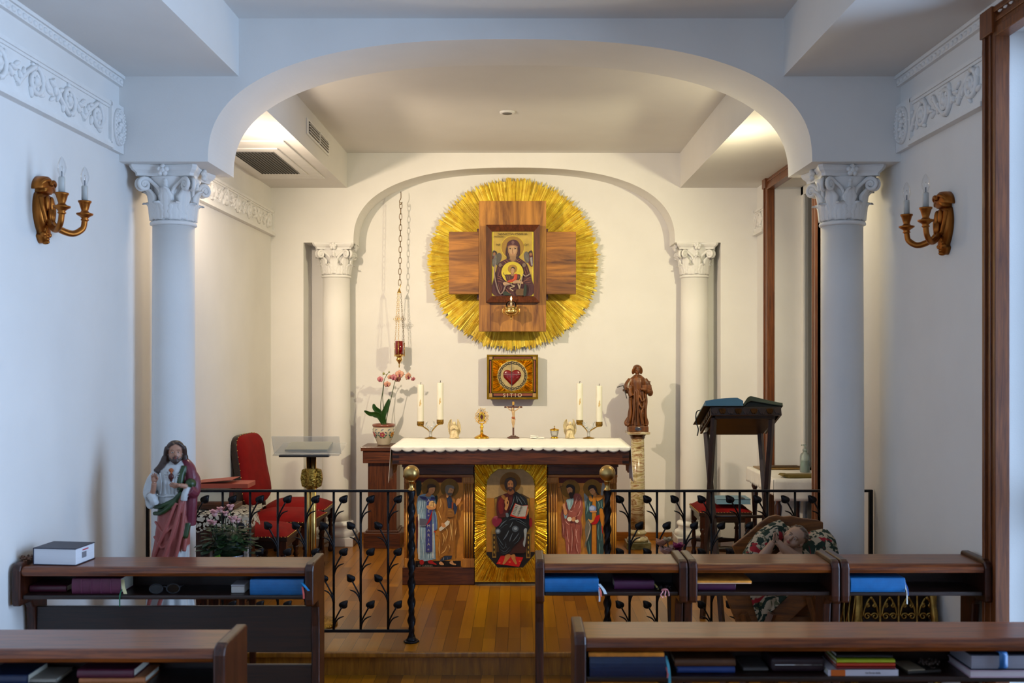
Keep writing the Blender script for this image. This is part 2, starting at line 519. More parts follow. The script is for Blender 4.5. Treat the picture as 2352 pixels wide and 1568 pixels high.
def stroke2(pts, w, taper=True, n=5):
    """a brush stroke of width w through 2-D points, as an outline"""
    sp = [p.to_2d() for p in spline([(a, b, 0) for a, b in pts], n)]
    L = []; R = []
    for i, p in enumerate(sp):
        t = (sp[min(i + 1, len(sp) - 1)] - sp[max(i - 1, 0)])
        t = t.normalized() if t.length > 1e-9 else Vector((1, 0))
        q = Vector((-t.y, t.x)); k = i / (len(sp) - 1)
        ww = w / 2 * ((sin(pi * min(max(k, 0.06), 0.94)) ** 0.6) if taper else 1)
        L.append(tuple(p + q * ww)); R.append(tuple(p - q * ww))
    return L + R[::-1]
def lighter(c, k):
    v = [int(c[1 + i:3 + i], 16) for i in (0, 2, 4)]
    return '#%02x%02x%02x' % tuple(min(255, round(x * k)) for x in v)
def painting(shapes, to_xz, y, step=0.0005, k=1.0):
    """layers of paint on an upright board facing -y: each shape is (outline in the picture's own units, colour)"""
    mb = MB(); kk = k
    for i, (poly, c) in enumerate(shapes):
        pts = [to_xz(*p) for p in poly]
        n = len(pts)
        ar = sum(pts[k][0] * pts[(k + 1) % n][1] - pts[(k + 1) % n][0] * pts[k][1] for k in range(n))
        if ar < 0: pts = pts[::-1]
        yy = y - step * (i + 1)
        mb.add([(p[0], yy, p[1]) for p in pts], [tuple(range(n))], paint(lighter(c, kk)) if isinstance(c, str) else c)
    return mb
# ------------------------------------------------------------------ the room
XL, XR = -2.07, 1.958            # side walls
YB, YA0, YA1, YN0, YN1 = -2.0, 5.13, 5.59, 8.25, 8.55   # rear wall, front arch, back wall face, niche wall face
ZP, YS = 0.129, 5.32             # raised sanctuary floor and the front of its step
def arch_pts(cx, a, z0, b, n=120, p=2.5):
    out = []
    for i in range(n + 1):
        t = pi - pi * i / n
        c, s_ = cos(t), sin(t)
        out.append((cx + a * math.copysign(abs(c) ** (2 / p), c), z0 + b * abs(s_) ** (2 / p)))
    return out

b = MB(); b.box(XL - .2, XR + .35, YB - .2, YS + .3, -.12, 0, FLOOR); struct(b.build('floor'))
b = MB(); b.box(XL - .2, XR + .35, YS, YN1 + .1, ZP - .02, ZP, FLOOR)
b.box(XL - .2, XR + .35, YS + .02, YN1 + .1, 0, ZP - .02, RISER)
struct(b.build('floor_upper'))
b = MB(); b.box(XL, XR, YS - .012, YS + .02, ZP - .028, ZP + .0015, RISER); struct(b.build('trim_1', bevel=.008))

b = MB(); b.box(XL - .2, XL, YB - .2, YN1 + .1, 0, 3.6, PLASTER); struct(b.build('wall_left'))
W1 = (2.66, 4.05); W2 = (6.60, 7.80); W3 = (-.05, 1.28); WT = 3.03
b = MB()
b.box(XR, XR + .3, YB - .2, W3[0], 0, 3.6, PLASTER)
b.box(XR, XR + .3, W3[1], W1[0], 0, 3.6, PLASTER)
b.box(XR, XR + .3, W1[1], W2[0], 0, 3.6, PLASTER)
b.box(XR, XR + .3, W2[1], YN1 + .1, 0, 3.6, PLASTER)
for w in (W1, W2, W3):
    b.box(XR, XR + .3, w[0], w[1], WT, 3.6, PLASTER)
    b.box(XR, XR + .3, w[0], w[1], 0, .22, PLASTER)
struct(b.build('wall_right'))
b = MB()
b.box(XL, -1.75, YB - .2, YB, 0, 3.6, PLASTER); b.box(.55, XR, YB - .2, YB, 0, 3.6, PLASTER)
b.box(-1.75, .55, YB - .2, YB, 0, .62, PLASTER); b.box(-1.75, .55, YB - .2, YB, 2.9, 3.6, PLASTER)
struct(b.build('wall_rear'))
# front arch
o = [(XL, 2.712)] + arch_pts(-.055, 1.557, 2.712, .630) + [(XR, 2.712), (XR, 3.6), (XL, 3.6)]
b = MB(); b.prism(o, YA0, YA1, PLASTER, smooth=False); struct(b.build('wall_arch'))
# back wall with the niche opening, and the wall of the niche
o = [(XL, ZP), (-1.80, ZP), (-1.80, 2.647)] + arch_pts(-.054, 1.332, 2.647, .621) + [(1.657, 2.647), (1.657, ZP), (XR, ZP), (XR, 3.6), (XL, 3.6)]
b = MB(); b.prism(o, YN0, YN1, PLASTER); struct(b.build('wall_back'))
b = MB(); b.box(XL, XR, YN1, YN1 + .1, ZP, 3.6, PLASTER); struct(b.build('wall_niche'))
# ceilings: a raised field between two lower side bands
b = MB()
b.box(XL, -1.453, YB, YA0, 3.151, 3.6, CEILING); b.box(1.354, XR, YB, YA0, 3.151, 3.6, CEILING)
b.box(-1.453, 1.354, YB, YA0, 3.449, 3.6, CEILING)
struct(b.build('ceiling'))
b = MB()
b.box(XL, -1.44, YA1, YN0, 3.10, 3.6, CEILING); b.box(1.321, XR, YA1, YN0, 3.10, 3.6, CEILING)
b.box(-1.44, 1.321, YA1, YN0, 3.39, 3.6, CEILING)
struct(b.build('ceiling_inner'))
# skirting of the sanctuary
b = MB(); b.box(-1.80, 1.657, YN1 - .016, YN1, ZP, ZP + .07, BASEB); struct(b.build('baseboard_back', bevel=.004))
b = MB(); b.box(XL, XL + .016, YA1, YN0, ZP, ZP + .07, BASEB); struct(b.build('baseboard_left', bevel=.004))
b = MB(); b.box(XR - .016, XR, YA1, W2[0] - .1, ZP, ZP + .07, BASEB); struct(b.build('baseboard_right', bevel=.004))

MLEFT = Matrix.Translation((XL, 0, 0)) @ Matrix.Rotation(pi / 2, 4, 'Z')     # local (along, -out, up): along = +y
MRIGHT = Matrix.Translation((XR, 0, 0)) @ Matrix.Rotation(-pi / 2, 4, 'Z')   # along = -y

# ------------------------------------------------------------------ plaster friezes and cornices
def scroll(b, cx, cz, R, turns, a0, sgn, r, out):
    pts = []; rs = []
    n = 22
    for i in range(n + 1):
        t = i / n; a = a0 + sgn * turns * 2 * pi * t; rr = R * (1 - .82 * t)
        pts.append((cx + rr * cos(a), -out, cz + rr * sin(a))); rs.append(r * (1 - .45 * t))
    b.tube(pts, rs, STUCCO, 6)
def frieze(name, M, u0, u1, z0, z1, medal=None):
    b = MB(M)
    b.box(u0, u1, -.014, 0, z0, z1, STUCCO)
    h = z1 - z0
    b.box(u0, u1, -.030, 0, z1 - .018, z1, STUCCO); b.box(u0, u1, -.022, 0, z1 - .030, z1 - .018, STUCCO)
    b.box(u0, u1, -.030, 0, z0, z0 + .014, STUCCO); b.box(u0, u1, -.020, 0, z0 + .014, z0 + .024, STUCCO)
    b.box(u0, u1, -.040, 0, z0 - .020, z0, STUCCO)
    for u in (u0, u1): b.box(u - .009, u + .009, -.030, 0, z0, z1, STUCCO)
    L = .30; n = max(1, round((u1 - u0) / L)); L = (u1 - u0) / n
    zc = (z0 + z1) / 2 - .002; R = min(.066, h * .32)
    for i in range(n):
        c = u0 + (i + .5) * L; up = 1 if i % 2 else -1
        scroll(b, c, zc, R, 1.7, (-.5 * pi) * up, up, .013, .022)
        pts = spline([(c - L * .5, -.02, zc + up * R * .8), (c - L * .3, -.022, zc - up * R * .1), (c, -.022, zc - up * R)], 6)
        b.tube(pts, .011, STUCCO, 6)
        b.ell((c, -.024, zc), (.022, .016, .022), STUCCO, 8, 6)
        for k in range(6):
            a = k * pi / 3; b.ell((c + .03 * cos(a), -.020, zc + .03 * sin(a)), (.013, .010, .013), STUCCO, 7, 5)
        for k in range(5):
            a = k * 1.25 + i
            p = (c + (R + .012) * cos(a), -.018, zc + min(R + .012, h / 2 - .045) * sin(a))
            b.ell((0, 0, 0), (.026, .012, .011), STUCCO, 8, 5, M=Matrix.Translation(p) @ Matrix.Rotation(-(a + .9), 4, 'Y'))
        for q in (-1, 1):
            for k in range(3):
                p = (c - L * .5 + q * .026 * k, -.018, zc + up * (R * .5 - .022 * k) * q)
                b.ell((0, 0, 0), (.028, .012, .010), STUCCO, 8, 5, M=Matrix.Translation(p) @ Matrix.Rotation(.5 * q + k * .7, 4, 'Y'))
    if medal:
        m0, m1 = medal; c = (m0 + m1) / 2
        b.box(m0, m1, -.026, 0, z0 - .02, z1 + .01, STUCCO)
        ring = [(c + (m1 - m0) * .36 * cos(a), -.030, zc + h * .40 * sin(a)) for a in [k * pi / 16 for k in range(32)]]
        b.tube(ring, .012, STUCCO, 7, closed=True)
        for k in range(26):
            a = k * 2 * pi / 26; b.ell((c + (m1 - m0) * .36 * cos(a), -.040, zc + h * .40 * sin(a)), .008, STUCCO, 6, 4)
        for k in range(7):
            b.ell((c + .018 * sin(k * 2.1), -.032, zc - h * .26 + k * h * .085), (.020, .014, .014), STUCCO, 8, 5)
    return struct(b.build(name))
frieze('trim_2', MLEFT, 1.6, 4.975, 2.768, 2.979, (4.985, 5.128))
frieze('trim_3', MRIGHT, -4.94, -4.155, 2.775, 2.985, (-5.128, -4.95))
frieze('trim_4', MLEFT, 5.60, 8.24, 2.72, 2.905)
frieze('trim_5', MRIGHT, -8.24, -7.93, 2.72, 2.905)
def cornice(name, M, u0, u1, z):
    b = MB(M)
    b.box(u0, u1, -.022, 0, z - .055, z - .001, STUCCO); b.box(u0, u1, -.034, 0, z - .018, z - .001, STUCCO)
    k = int((u1 - u0) / .045)
    for i in range(k):
        b.ell((u0 + (i + .5) * (u1 - u0) / k, -.022, z - .037), (.019, .009, .013), STUCCO, 7, 5)
    return struct(b.build(name))
cornice('trim_6', MLEFT, 1.6, 5.128, 3.151)
cornice('trim_7', MRIGHT, -5.128, -1.6, 3.151)

# ------------------------------------------------------------------ windows of the right wall
GLASS = thin_glass('window_glass', (0.93, 0.97, 1.0))
FRAMEWHITE = mat('white_paint', (0.78, 0.77, 0.73), rough=0.45, var=0.03)
def window(name, y0, y1, z0, z1, dark=False):
    w = bpy.data.objects.new(name, None); COL.objects.link(w); w.location = (XR, (y0 + y1) / 2, z0); w['kind'] = 'structure'
    hw = (y1 - y0) / 2; h = z1 - z0
    b = MB()
    def casing(bb, a0, a1, c0, c1):        # along y from a0..a1, up c0..c1
        bb.box(-.022, 0, a0, a1, c0, c1, WINFR)
    lo = -.09
    for sgn in (-1, 1):
        a = sorted((sgn * hw, sgn * (hw + .10))); casing(b, a[0], a[1], lo, h + .10)
        e = sorted((sgn * (hw + .078), sgn * (hw + .10))); b.box(-.036, 0, e[0], e[1], lo, h + .10, WINFR)
        e = sorted((sgn * (hw + .040), sgn * (hw + .056))); b.box(-.030, 0, e[0], e[1], lo, h + .08, WINFR)
        e = sorted((sgn * (hw - .004), sgn * (hw + .020))); b.box(-.030, .03, e[0], e[1], lo, h, WINFR)
    b.box(-.022, 0, -hw - .1, hw + .1, h, h + .10, WINFR)
    b.box(-.036, 0, -hw - .1, hw + .1, h + .078, h + .10, WINFR)
    b.box(-.030, 0, -hw - .08, hw + .08, h + .040, h + .056, WINFR)
    b.box(-.030, .03, -hw, hw, h - .018, h + .020, WINFR)
    for sgn in (-1, 1): b.box(-.044, 0, *sorted((sgn * hw, sgn * (hw + .105))), h - .002, h + .105, WINFR)
    b.build('casing', w, bevel=.003)
    s_ = MB()
    fm = FRAMEWHITE
    for a in (-hw, -.045, hw - .07): s_.box(.235, .275, a, a + (.07 if a != -.045 else .09), 0, h, fm)
    for c in ((0, .52, h - .07) if dark else (0, h * .30, h - .07)): s_.box(.235, .275, -hw, hw, c, c + .07, fm)
    s_.build('sash', w, bevel=.004)
    g = MB(); g.box(.250, .256, -hw + .05, hw - .05, .05, h - .05, GLASS)
    g.build('pane', w)
    if dark:
        d = MB()
        for k in range(int(h / .05)): d.box(.285, .30, -hw, hw, .004 + k * .05, .046 + k * .05, BLACK)
        d.build('shutter', w)
    return w
window('window_1', W1[0], W1[1], .22, WT)
window('window_2', W2[0], W2[1], .22, WT, dark=True)
window('window_3', W3[0], W3[1], .22, WT)

# ------------------------------------------------------------------ columns
def leaf_surface(b, a, r0, z0, L, w, curl, mt, lean=.04):
    """an acanthus leaf standing against a bell of radius r0 and bending outward at its tip"""
    ca, sa = cos(a), sin(a)
    def fn(u, v):
        s_ = v * 2 - 1
        wid = w * (sin(pi * min(u * .85 + .15, 1.0)) ** .6) * (1 + .16 * math.copysign(1, sin(u * 22)) * abs(sin(u * 22)) ** .6)
        t = u * L
        bend = max(0, u - .62) / .38
        out = lean * u + curl * bend * bend + .008 * (1 - s_ * s_) + .004 * cos(s_ * 9)
        z = z0 + t - curl * .75 * bend ** 3
        x = s_ * wid
        rr = sqrt(max(1e-6, (r0 + out) ** 2 - x * x * .5))
        return (ca * rr - sa * x, sa * rr + ca * x, z)
    b.grid(fn, 14, 8, mt, thick=.006)
def capital_mesh(R, Hc, A):
    """Corinthian capital: bell radius R, height Hc, half width of the abacus A; origin at the bottom"""
    b = MB()
    m = STUCCO
    b.lathe([(R + .0, 0), (R + .012, .004), (R + .014, .012), (R + .010, .020), (R, .024), (R * .96, .03), (R * .97, Hc * .45), (R * 1.08, Hc * .68), (R * 1.3, Hc * .80), (R * 1.3, Hc * .82)], m, 40)
    for k in range(8):
        leaf_surface(b, k * pi / 4 + pi / 8, R * .97, .028, Hc * .36, R * .36, .030, m, .012)
    for k in range(8):
        leaf_surface(b, k * pi / 4, R * .97, .030, Hc * .60, R * .34, .034, m, .022)
    # corner volutes
    for q in range(4):
        a = pi / 4 + q * pi / 2
        for sg in (-1, 1):
            base = a + sg * .50
            c = Vector((cos(a), sin(a), 0)); t = Vector((-sin(a), cos(a), 0)) * sg
            cen = c * (A * .95) + t * .020 + Vector((0, 0, Hc * .675))
            pts = [Vector((cos(base) * R * 1.0, sin(base) * R * 1.0, Hc * .36)), Vector((cos(base) * R * 1.10, sin(base) * R * 1.10, Hc * .58))]
            rad = Hc * .115
            e1 = (c - t * .15).normalized()
            for i in range(24):
                ph = pi * .75 - i / 23 * 2 * pi * 1.6; rr = rad * (1 - .8 * i / 23)
                pts.append(cen + e1 * (rr * cos(ph)) + Vector((0, 0, rr * sin(ph))))
            rs = [.010, .012] + [.0115 * (1 - .35 * i / 23) for i in range(24)]
            b.tube(spline(pts[:3], 4)[:-1] + pts[2:], [.010] * 8 + rs[2:], m, 7)
            b.ell(cen, rad * .34, m, 8, 6)
    # inner helices and the stem with its flower on every face
    for q in range(4):
        a = q * pi / 2
        c = Vector((cos(a), sin(a), 0)); t = Vector((-sin(a), cos(a), 0))
        for k in range(7):
            p = c * (R * 1.06 + .012 * k / 6) + Vector((0, 0, Hc * (.42 + .055 * k)))
            b.ell(p, (.013, .013, .017), m, 8, 6)
        fc = c * (A * .93) + Vector((0, 0, Hc * .90))
        b.ell(fc, .016, m, 10, 8)
        for k in range(5):
            aa = k * 2 * pi / 5 + .3
            b.ell(fc + t * (.020 * cos(aa)) + Vector((0, 0, .020 * sin(aa))), (.014, .014, .014), m, 8, 6)
    # abacus with hollow sides
    def outline(k):
        o = []
        corners = [(-1, -1), (1, -1), (1, 1), (-1, 1)]
        for i in range(4):
            p0 = Vector(corners[i]) * A * k; p1 = Vector(corners[(i + 1) % 4]) * A * k
            d = (p1 - p0).normalized(); nrm = Vector((d.y, -d.x))
            for j in range(11):
                u = .055 + .89 * j / 10
                o.append(p0 + (p1 - p0) * u - nrm * (A * .15 * sin(pi * u)) + nrm * (A * .02))
        return [tuple(p) for p in o]
    z0 = Hc * .82
    lev = [(.86, 0), (.87, .25), (.93, .45), (.95, .5), (.96, .55), (1.0, .8), (1.0, 1.0)]
    vs = []; n = 44
    for k, t in lev:
        vs += [(p[0], p[1], z0 + (Hc - z0) * t) for p in outline(k)]
    fs = [(j * n + i, j * n + (i + 1) % n, (j + 1) * n + (i + 1) % n, (j + 1) * n + i) for j in range(len(lev) - 1) for i in range(n)]
    fs += [tuple(range(n))[::-1], tuple(range((len(lev) - 1) * n, len(lev) * n))]
    b.add(vs, fs, m)
    return b.mesh('capital')
def column(label, x, y, R, z0, zcap, ztop, A, capmesh, group):
    t = thing('column', label, 'column', (x, y, z0), 0, group)
    b = MB()
    h = zcap - z0
    b.lathe([(R * 1.03, .20), (R * 1.0, .26), (R * 1.0, h * .4), (R * .97, h * .8), (R * .955, h)], PLASTER, 48)
    b.build('shaft', t)
    b = MB()
    b.box(-R * 1.42, R * 1.42, -R * 1.42, R * 1.42, 0, .07, STUCCO)
    b.lathe([(R * 1.36, .07), (R * 1.42, .085), (R * 1.42, .10), (R * 1.34, .115), (R * 1.18, .12), (R * 1.12, .14), (R * 1.16, .155), (R * 1.24, .16), (R * 1.26, .172), (R * 1.2, .185), (R * 1.06, .188), (R * 1.03, .20)], STUCCO, 40)
    b.build('base', t, bevel=.004)
    o = bpy.data.objects.new('capital', capmesh); COL.objects.link(o); o.parent = t; o.location = (0, 0, h)
    return t
cap = capital_mesh(.108, .306, .178)
column('tall white column with leafy capital behind the painted robed statue', -1.868, 5.36, .1135, 0.129 if 5.36 > YS + .2 else ZP, 2.405, 2.711, .178, cap, 'columns of the front arch')
column('tall white column with leafy capital beside the ornate gilded stand', 1.731, 5.36, .1125, ZP, 2.405, 2.711, .178, cap, 'columns of the front arch')
cap2 = capital_mesh(.110, .284, .172)
column('white column in the altar niche, behind the brass lectern', -1.555, 8.40, .118, ZP, 2.362, 2.646, .172, cap2, 'columns of the altar niche')
column('white column in the altar niche, behind the dark book stand', 1.465, 8.40, .118, ZP, 2.362, 2.646, .172, cap2, 'columns of the altar niche')

# ------------------------------------------------------------------ air vents and the recessed lamp
VENT = mat('vent_grey', (0.16, 0.155, 0.15), rough=0.6, var=0.1)
DARKV = mat('vent_dark', (0.03, 0.028, 0.026), rough=0.7)
# louvre in the upright side of the left ceiling band, faces +x
vy0, vy1 = F * 1.44 / (CX - 706), F * 1.44 / (CX - 751)
vz = 3.255
t = thing('air_vent', 'narrow slatted air vent set high in the side of the ceiling band', 'air vent', (-1.44, (vy0 + vy1) / 2, vz))
hw = (vy1 - vy0) / 2
b = MB(); b.box(.0, .010, -hw - .04, hw + .04, -.055, .055, STUCCO); b.build('frame', t, bevel=.003)
b = MB(); b.box(.009, .0115, -hw, hw, -.040, .040, DARKV); b.build('opening', t)
for k in range(4):
    b = MB(); b.box(.0115, .020, -hw, hw, -.034 + k * .019, -.030 + k * .019, STUCCO, M=None); b.build('slat', t)
b = MB(); b.box(.0115, .021, -.008, .008, -.040, .040, STUCCO); b.build('divider', t)
# air conditioning cassette in the flat left band
ay0, ay1 = 6.02, 7.72
t = thing('ceiling_air_unit', 'white ceiling air unit with a dark slotted grille, in the left ceiling band', 'air conditioner', (-1.78, 0, 3.10))
b = MB()
b.box(-.26, .25, 6.42, 7.78, -.008, 0, STUCCO)
b.build('panel', t, bevel=.003)
b = MB()
b.box(-.22, .16, 6.62, 7.60, -.016, -.008, STUCCO); b.build('inner_panel', t, bevel=.003)
b = MB(); b.box(-.17, .115, 6.70, 7.50, -.020, -.016, VENT)
for k in range(13): b.box(-.165 + k * .0218, -.158 + k * .0218, 6.71, 7.49, -.024, -.020, DARKV)
b.build('grille', t)
dl = 5.59 + .98
t = thing('ceiling_spotlight', 'small round recessed lamp in the middle of the ceiling', 'ceiling lamp', (X(1165, 6.86), 6.86, 3.39))
b = MB(); b.lathe([(.038, -.012), (.052, -.008), (.054, 0), (.0, 0)], STUCCO, 24); b.build('ring', t)
b = MB(); b.lathe([(0, -.0135), (.034, -.0135), (.036, -.006)], VENT, 20); b.build('lamp', t)
t = MB(); t.lathe([(0, 0), (.03, 0), (.035, .01), (.035, .03), (.026, .042), (0, .046)], STUCCO, 20, M=Matrix.Translation((XR, 6.18, Z(645, 6.18))) @ Matrix.Rotation(-pi / 2, 4, 'Y'))
tag(t.build('wall_sensor'), 'small round white sensor on the wall right of the right front column', 'sensor')
# ------------------------------------------------------------------ prayer desks
def desk(label, x0, x1, yn, yf, ends=(True, True), panels=False, lift=0.0, group='prayer desks in front of the benches', ztop=.858):
    """open desk: sloping board on top, a book shelf under it, shaped end panels; faces the benches (towards -y)"""
    t = thing('prayer_desk', label, 'desk', ((x0 + x1) / 2, yn, 0), 0, group)
    w = (x1 - x0) / 2; dp = yf - yn; e = .035
    b = MB()
    r = .014
    prof = [(0.0, ztop - .038), (dp + .005, ztop - .030), (dp + .005, ztop), (.012, ztop), (.004, ztop - .003), (-.004, ztop - .012), (-.006, ztop - .024), (-.002, ztop - .034)]
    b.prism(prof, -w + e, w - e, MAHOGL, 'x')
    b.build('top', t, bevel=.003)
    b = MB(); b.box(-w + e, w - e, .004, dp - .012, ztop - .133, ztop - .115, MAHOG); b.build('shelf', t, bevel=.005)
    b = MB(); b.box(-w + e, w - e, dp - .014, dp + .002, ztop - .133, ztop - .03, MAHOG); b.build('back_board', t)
    za = ztop - .150
    for sg in (-1, 1):
        out = [(-.010, za - .004), (-.004, za - .008), (dp * .42, za - .010), (dp * .52, za - .04), (dp * .56, za - .12), (dp * .56, .10), (dp * .40, .06), (-.02, .05), (-.03, 0), (dp + .06, 0), (dp + .05, .06), (dp + .022, .12), (dp + .022, ztop + .006), (dp + .012, ztop + .016),
               (.020, ztop + .016), (-.002, ztop + .008), (-.014, ztop - .014), (-.014, za + .02)]
        a = sorted((sg * w, sg * (w - e)))
        b = MB(); b.prism(out, a[0], a[1], MAHOGZ, 'x')
        b.build('end_panel', t, bevel=.010, bseg=3)
    if panels:
        for z0, z1 in ((.475, .668), (.12, .425)):
            b = MB(); b.box(-w + e, w - e, dp * .62, dp * .62 + .02, z0, z1, MAHOG); b.build('front_panel', t, bevel=.003)
    return t
YR1, YR1F = 4.09, 4.29
s1 = F / YR1
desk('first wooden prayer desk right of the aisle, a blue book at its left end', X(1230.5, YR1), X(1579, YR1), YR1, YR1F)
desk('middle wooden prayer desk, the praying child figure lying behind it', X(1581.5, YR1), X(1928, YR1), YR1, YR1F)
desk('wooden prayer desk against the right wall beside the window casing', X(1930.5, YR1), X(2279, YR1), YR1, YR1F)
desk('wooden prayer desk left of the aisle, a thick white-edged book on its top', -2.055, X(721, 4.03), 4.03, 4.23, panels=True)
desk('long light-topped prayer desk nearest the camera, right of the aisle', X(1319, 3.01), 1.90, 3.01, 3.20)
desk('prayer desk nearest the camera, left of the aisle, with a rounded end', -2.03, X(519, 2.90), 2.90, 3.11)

# ------------------------------------------------------------------ books and small things on the desks
ROUND = {}
def cloth_cover(name, color, rough=0.5): return mat('cover_' + name, color, rough=rough, var=0.12, scale=30, bump=0.06, bscale=220)
BLUEC = cloth_cover('blue', '#10609a', 0.38)
NAVYC = cloth_cover('navy', '#0c1c3c', 0.4)
MAROON = cloth_cover('maroon', '#4a1628', 0.4)
PURPLE = cloth_cover('purple', '#4a1f3c', 0.4)
BROWNC = cloth_cover('brown', '#5c3a22', 0.5)
ORANGEC = mat('cover_orange_print', '#d98a35', rough=0.25, var=0.45, scale=14, coat=.4)
WHITEP = mat('white_paper', '#d8d6d2', rough=0.7, var=0.04)
def ribbon(parent, pts, w, color, name='ribbon'):
    sp = spline(pts, 5); vs = []; fs = []
    for i, p in enumerate(sp):
        vs += [p + Vector((-w / 2, 0, 0)), p + Vector((w / 2, 0, 0)), p + Vector((w / 2, .0012, 0)), p + Vector((-w / 2, .0012, 0))]
    for i in range(len(sp) - 1):
        o = i * 4; q = o + 4
        fs += [(o + k, o + (k + 1) % 4, q + (k + 1) % 4, q + k) for k in range(4)]
    b = MB(); b.add(vs, fs, mat('ribbon_' + color.strip('#'), color, rough=.5)); return b.build(name, parent)
def book(label, x, y, z, w, d, h, cover, pages=PAGES, rotz=0.0, spine=True, group=None, name='book', ct=.003, ridges=0):
    """closed book lying flat: x along the spine, the spine (or the page edge) facing -y; (x, y) is the middle of its near edge"""
    t = thing(name, label, 'book', (x, y, z), rotz, group)
    b = MB()
    k = w / 2
    b.box(-k, k, 0 if not spine else .006, d, h - ct, h, cover); b.box(-k, k, 0 if not spine else .006, d, 0, ct, cover)
    if spine:
        n = 8; o = []
        for i in range(n + 1):
            a = -pi / 2 + pi * i / n
            o.append((.008 - .008 * cos(a), h / 2 + (h / 2) * sin(a)))
        o2 = o + [(.010, h), (.010, 0)]
        b.prism(o2, -k, k, cover, 'x', smooth=False)
        for i in range(ridges):
            xx = -k + (i + 1) * w / (ridges + 1)
            b.prism([(p[0] - .0025, p[1]) for p in o2], xx - .003, xx + .003, cover, 'x')
    b.build('cover', t, bevel=.0015)
    b = MB(); b.box(-k + .004, k - .004, .008 if spine else .004, d - .004, ct, h - ct, pages); b.build('page_block', t)
    return t
SH = .858 - .1145       # height of the shelf boards
def onshelf(px0, px1, y): return (X(px0, y) + X(px1, y)) / 2, X(px1, y) - X(px0, y)
BK = 'books on the shelves of the prayer desks'
# first desk, right of the aisle
y = 4.08; x, w = onshelf(1251, 1375, y)
t = book('blue cloth book at the left end of the first desk right of the aisle', x, y, SH, w, .16, .055, BLUEC, group=BK)
ribbon(t, [(w / 2 + .003, .02, .03), (w / 2 + .02, .0, .012), (w / 2 + .028, -.012, -.004)], .012, '#c8d2d8')
ribbon(t, [(w / 2 + .001, .01, .02), (w / 2 + .003, -.008, -.01), (w / 2 + .003, -.010, -.035)], .006, '#d8d8d8')
ribbon(t, [(w / 2 + .002, .012, .02), (w / 2 + .008, -.006, .004), (w / 2 + .009, -.010, -.015)], .007, '#e06a5a')
y = 4.13; x, w = onshelf(1411, 1503, y)
t = book('plum coloured book lying right of the blue book on the first desk', x, y, SH, w, .13, .036, PURPLE, group=BK)
ribbon(t, [(w / 2 + .002, .02, .02), (w / 2 + .010, .005, .012), (w / 2 + .015, -.004, .001)], .008, '#b9a05a')
# second desk
y = 4.115; x, w = onshelf(1603, 1690, y)
book('dark purple book under the orange magazine on the middle desk', x, y, SH, w, .13, .032, PURPLE, group=BK)
y = 4.085; x, w = onshelf(1603, 1727, y)
t = thing('magazine', 'glossy orange magazine lying on a dark purple book, middle desk', 'magazine', (x, y + .01, SH + .0325), 0)
b = MB(); b.box(-w / 2, w / 2, 0, .16, 0, .010, PAGES); b.build('page_block', t)
b = MB(); b.box(-w / 2 - .001, w / 2 + .001, -.001, .161, .010, .0115, ORANGEC); b.box(-w / 2 - .001, w / 2 + .001, -.001, .161, -.0002, .0008, ORANGEC); b.box(-w / 2 - .001, w / 2 + .001, -.0012, -.0002, .003, .0115, ORANGEC); b.build('cover', t)
# third desk
y = 4.08; x, w = onshelf(1954, 2080, y)
t = book('blue cloth book alone on the desk against the right wall', x, y, SH, w, .16, .058, BLUEC, group=BK)
ribbon(t, [(w / 2 + .001, .01, .03), (w / 2 + .003, -.006, .0), (w / 2 + .002, -.012, -.045)], .005, '#d9d3c6')
ribbon(t, [(w / 2 + .002, .012, .04), (w / 2 + .006, -.004, .02), (w / 2 + .007, -.012, -.010)], .004, '#16509a')
# desk left of the aisle
y = 4.08; x, w = onshelf(67, 152, y)
book('thin maroon book in the left corner of the left desk shelf', x, y, SH, w, .12, .027, MAROON, group=BK)
y = 4.05; x, w = onshelf(164, 276, y)
t = book('thick worn maroon book with ridged spine on the left desk shelf', x, y, SH, w, .15, .062, cloth_cover('worn_maroon', '#5e2440', .55), group=BK, ridges=4)
ribbon(t, [(w / 2 + .002, .02, .055), (w / 2 + .012, .002, .03), (w / 2 + .026, -.012, .004)], .014, '#d8cf9a')
ribbon(t, [(w / 2 + .004, .012, .02), (w / 2 + .006, -.018, .0), (w / 2 + .006, -.020, -.045)], .005, '#1d6a4a')
y = 4.04; x, w = onshelf(575, 698.5, y)
t = book('blue cloth book at the right end of the left desk shelf', x, y - .01, SH, w, .16, .063, BLUEC, group=BK)
ribbon(t, [(w / 2 - .006, -.003, .052), (w / 2 + .012, -.022, .040), (w / 2 + .026, -.024, .024)], .010, '#1f8fd0')
ribbon(t, [(w / 2 - .004, -.003, .035), (w / 2 + .004, -.020, .014), (w / 2 + .006, -.024, -.008)], .007, '#d85a50')
y = 4.07; x, w = onshelf(531, 562, y)
t = thing('small_box', 'little pale grey box beside the blue book on the left desk', 'box', (x, y, SH))
b = MB(); b.box(-w / 2, w / 2, 0, .09, 0, .026, WHITEP); b.build('body', t, bevel=.003)
b = MB(); b.box(-w / 2 - .001, w / 2 + .001, -.001, .091, .026, .034, mat('pale_grey', '#b9b9bd', .5)); b.build('lid', t, bevel=.003)
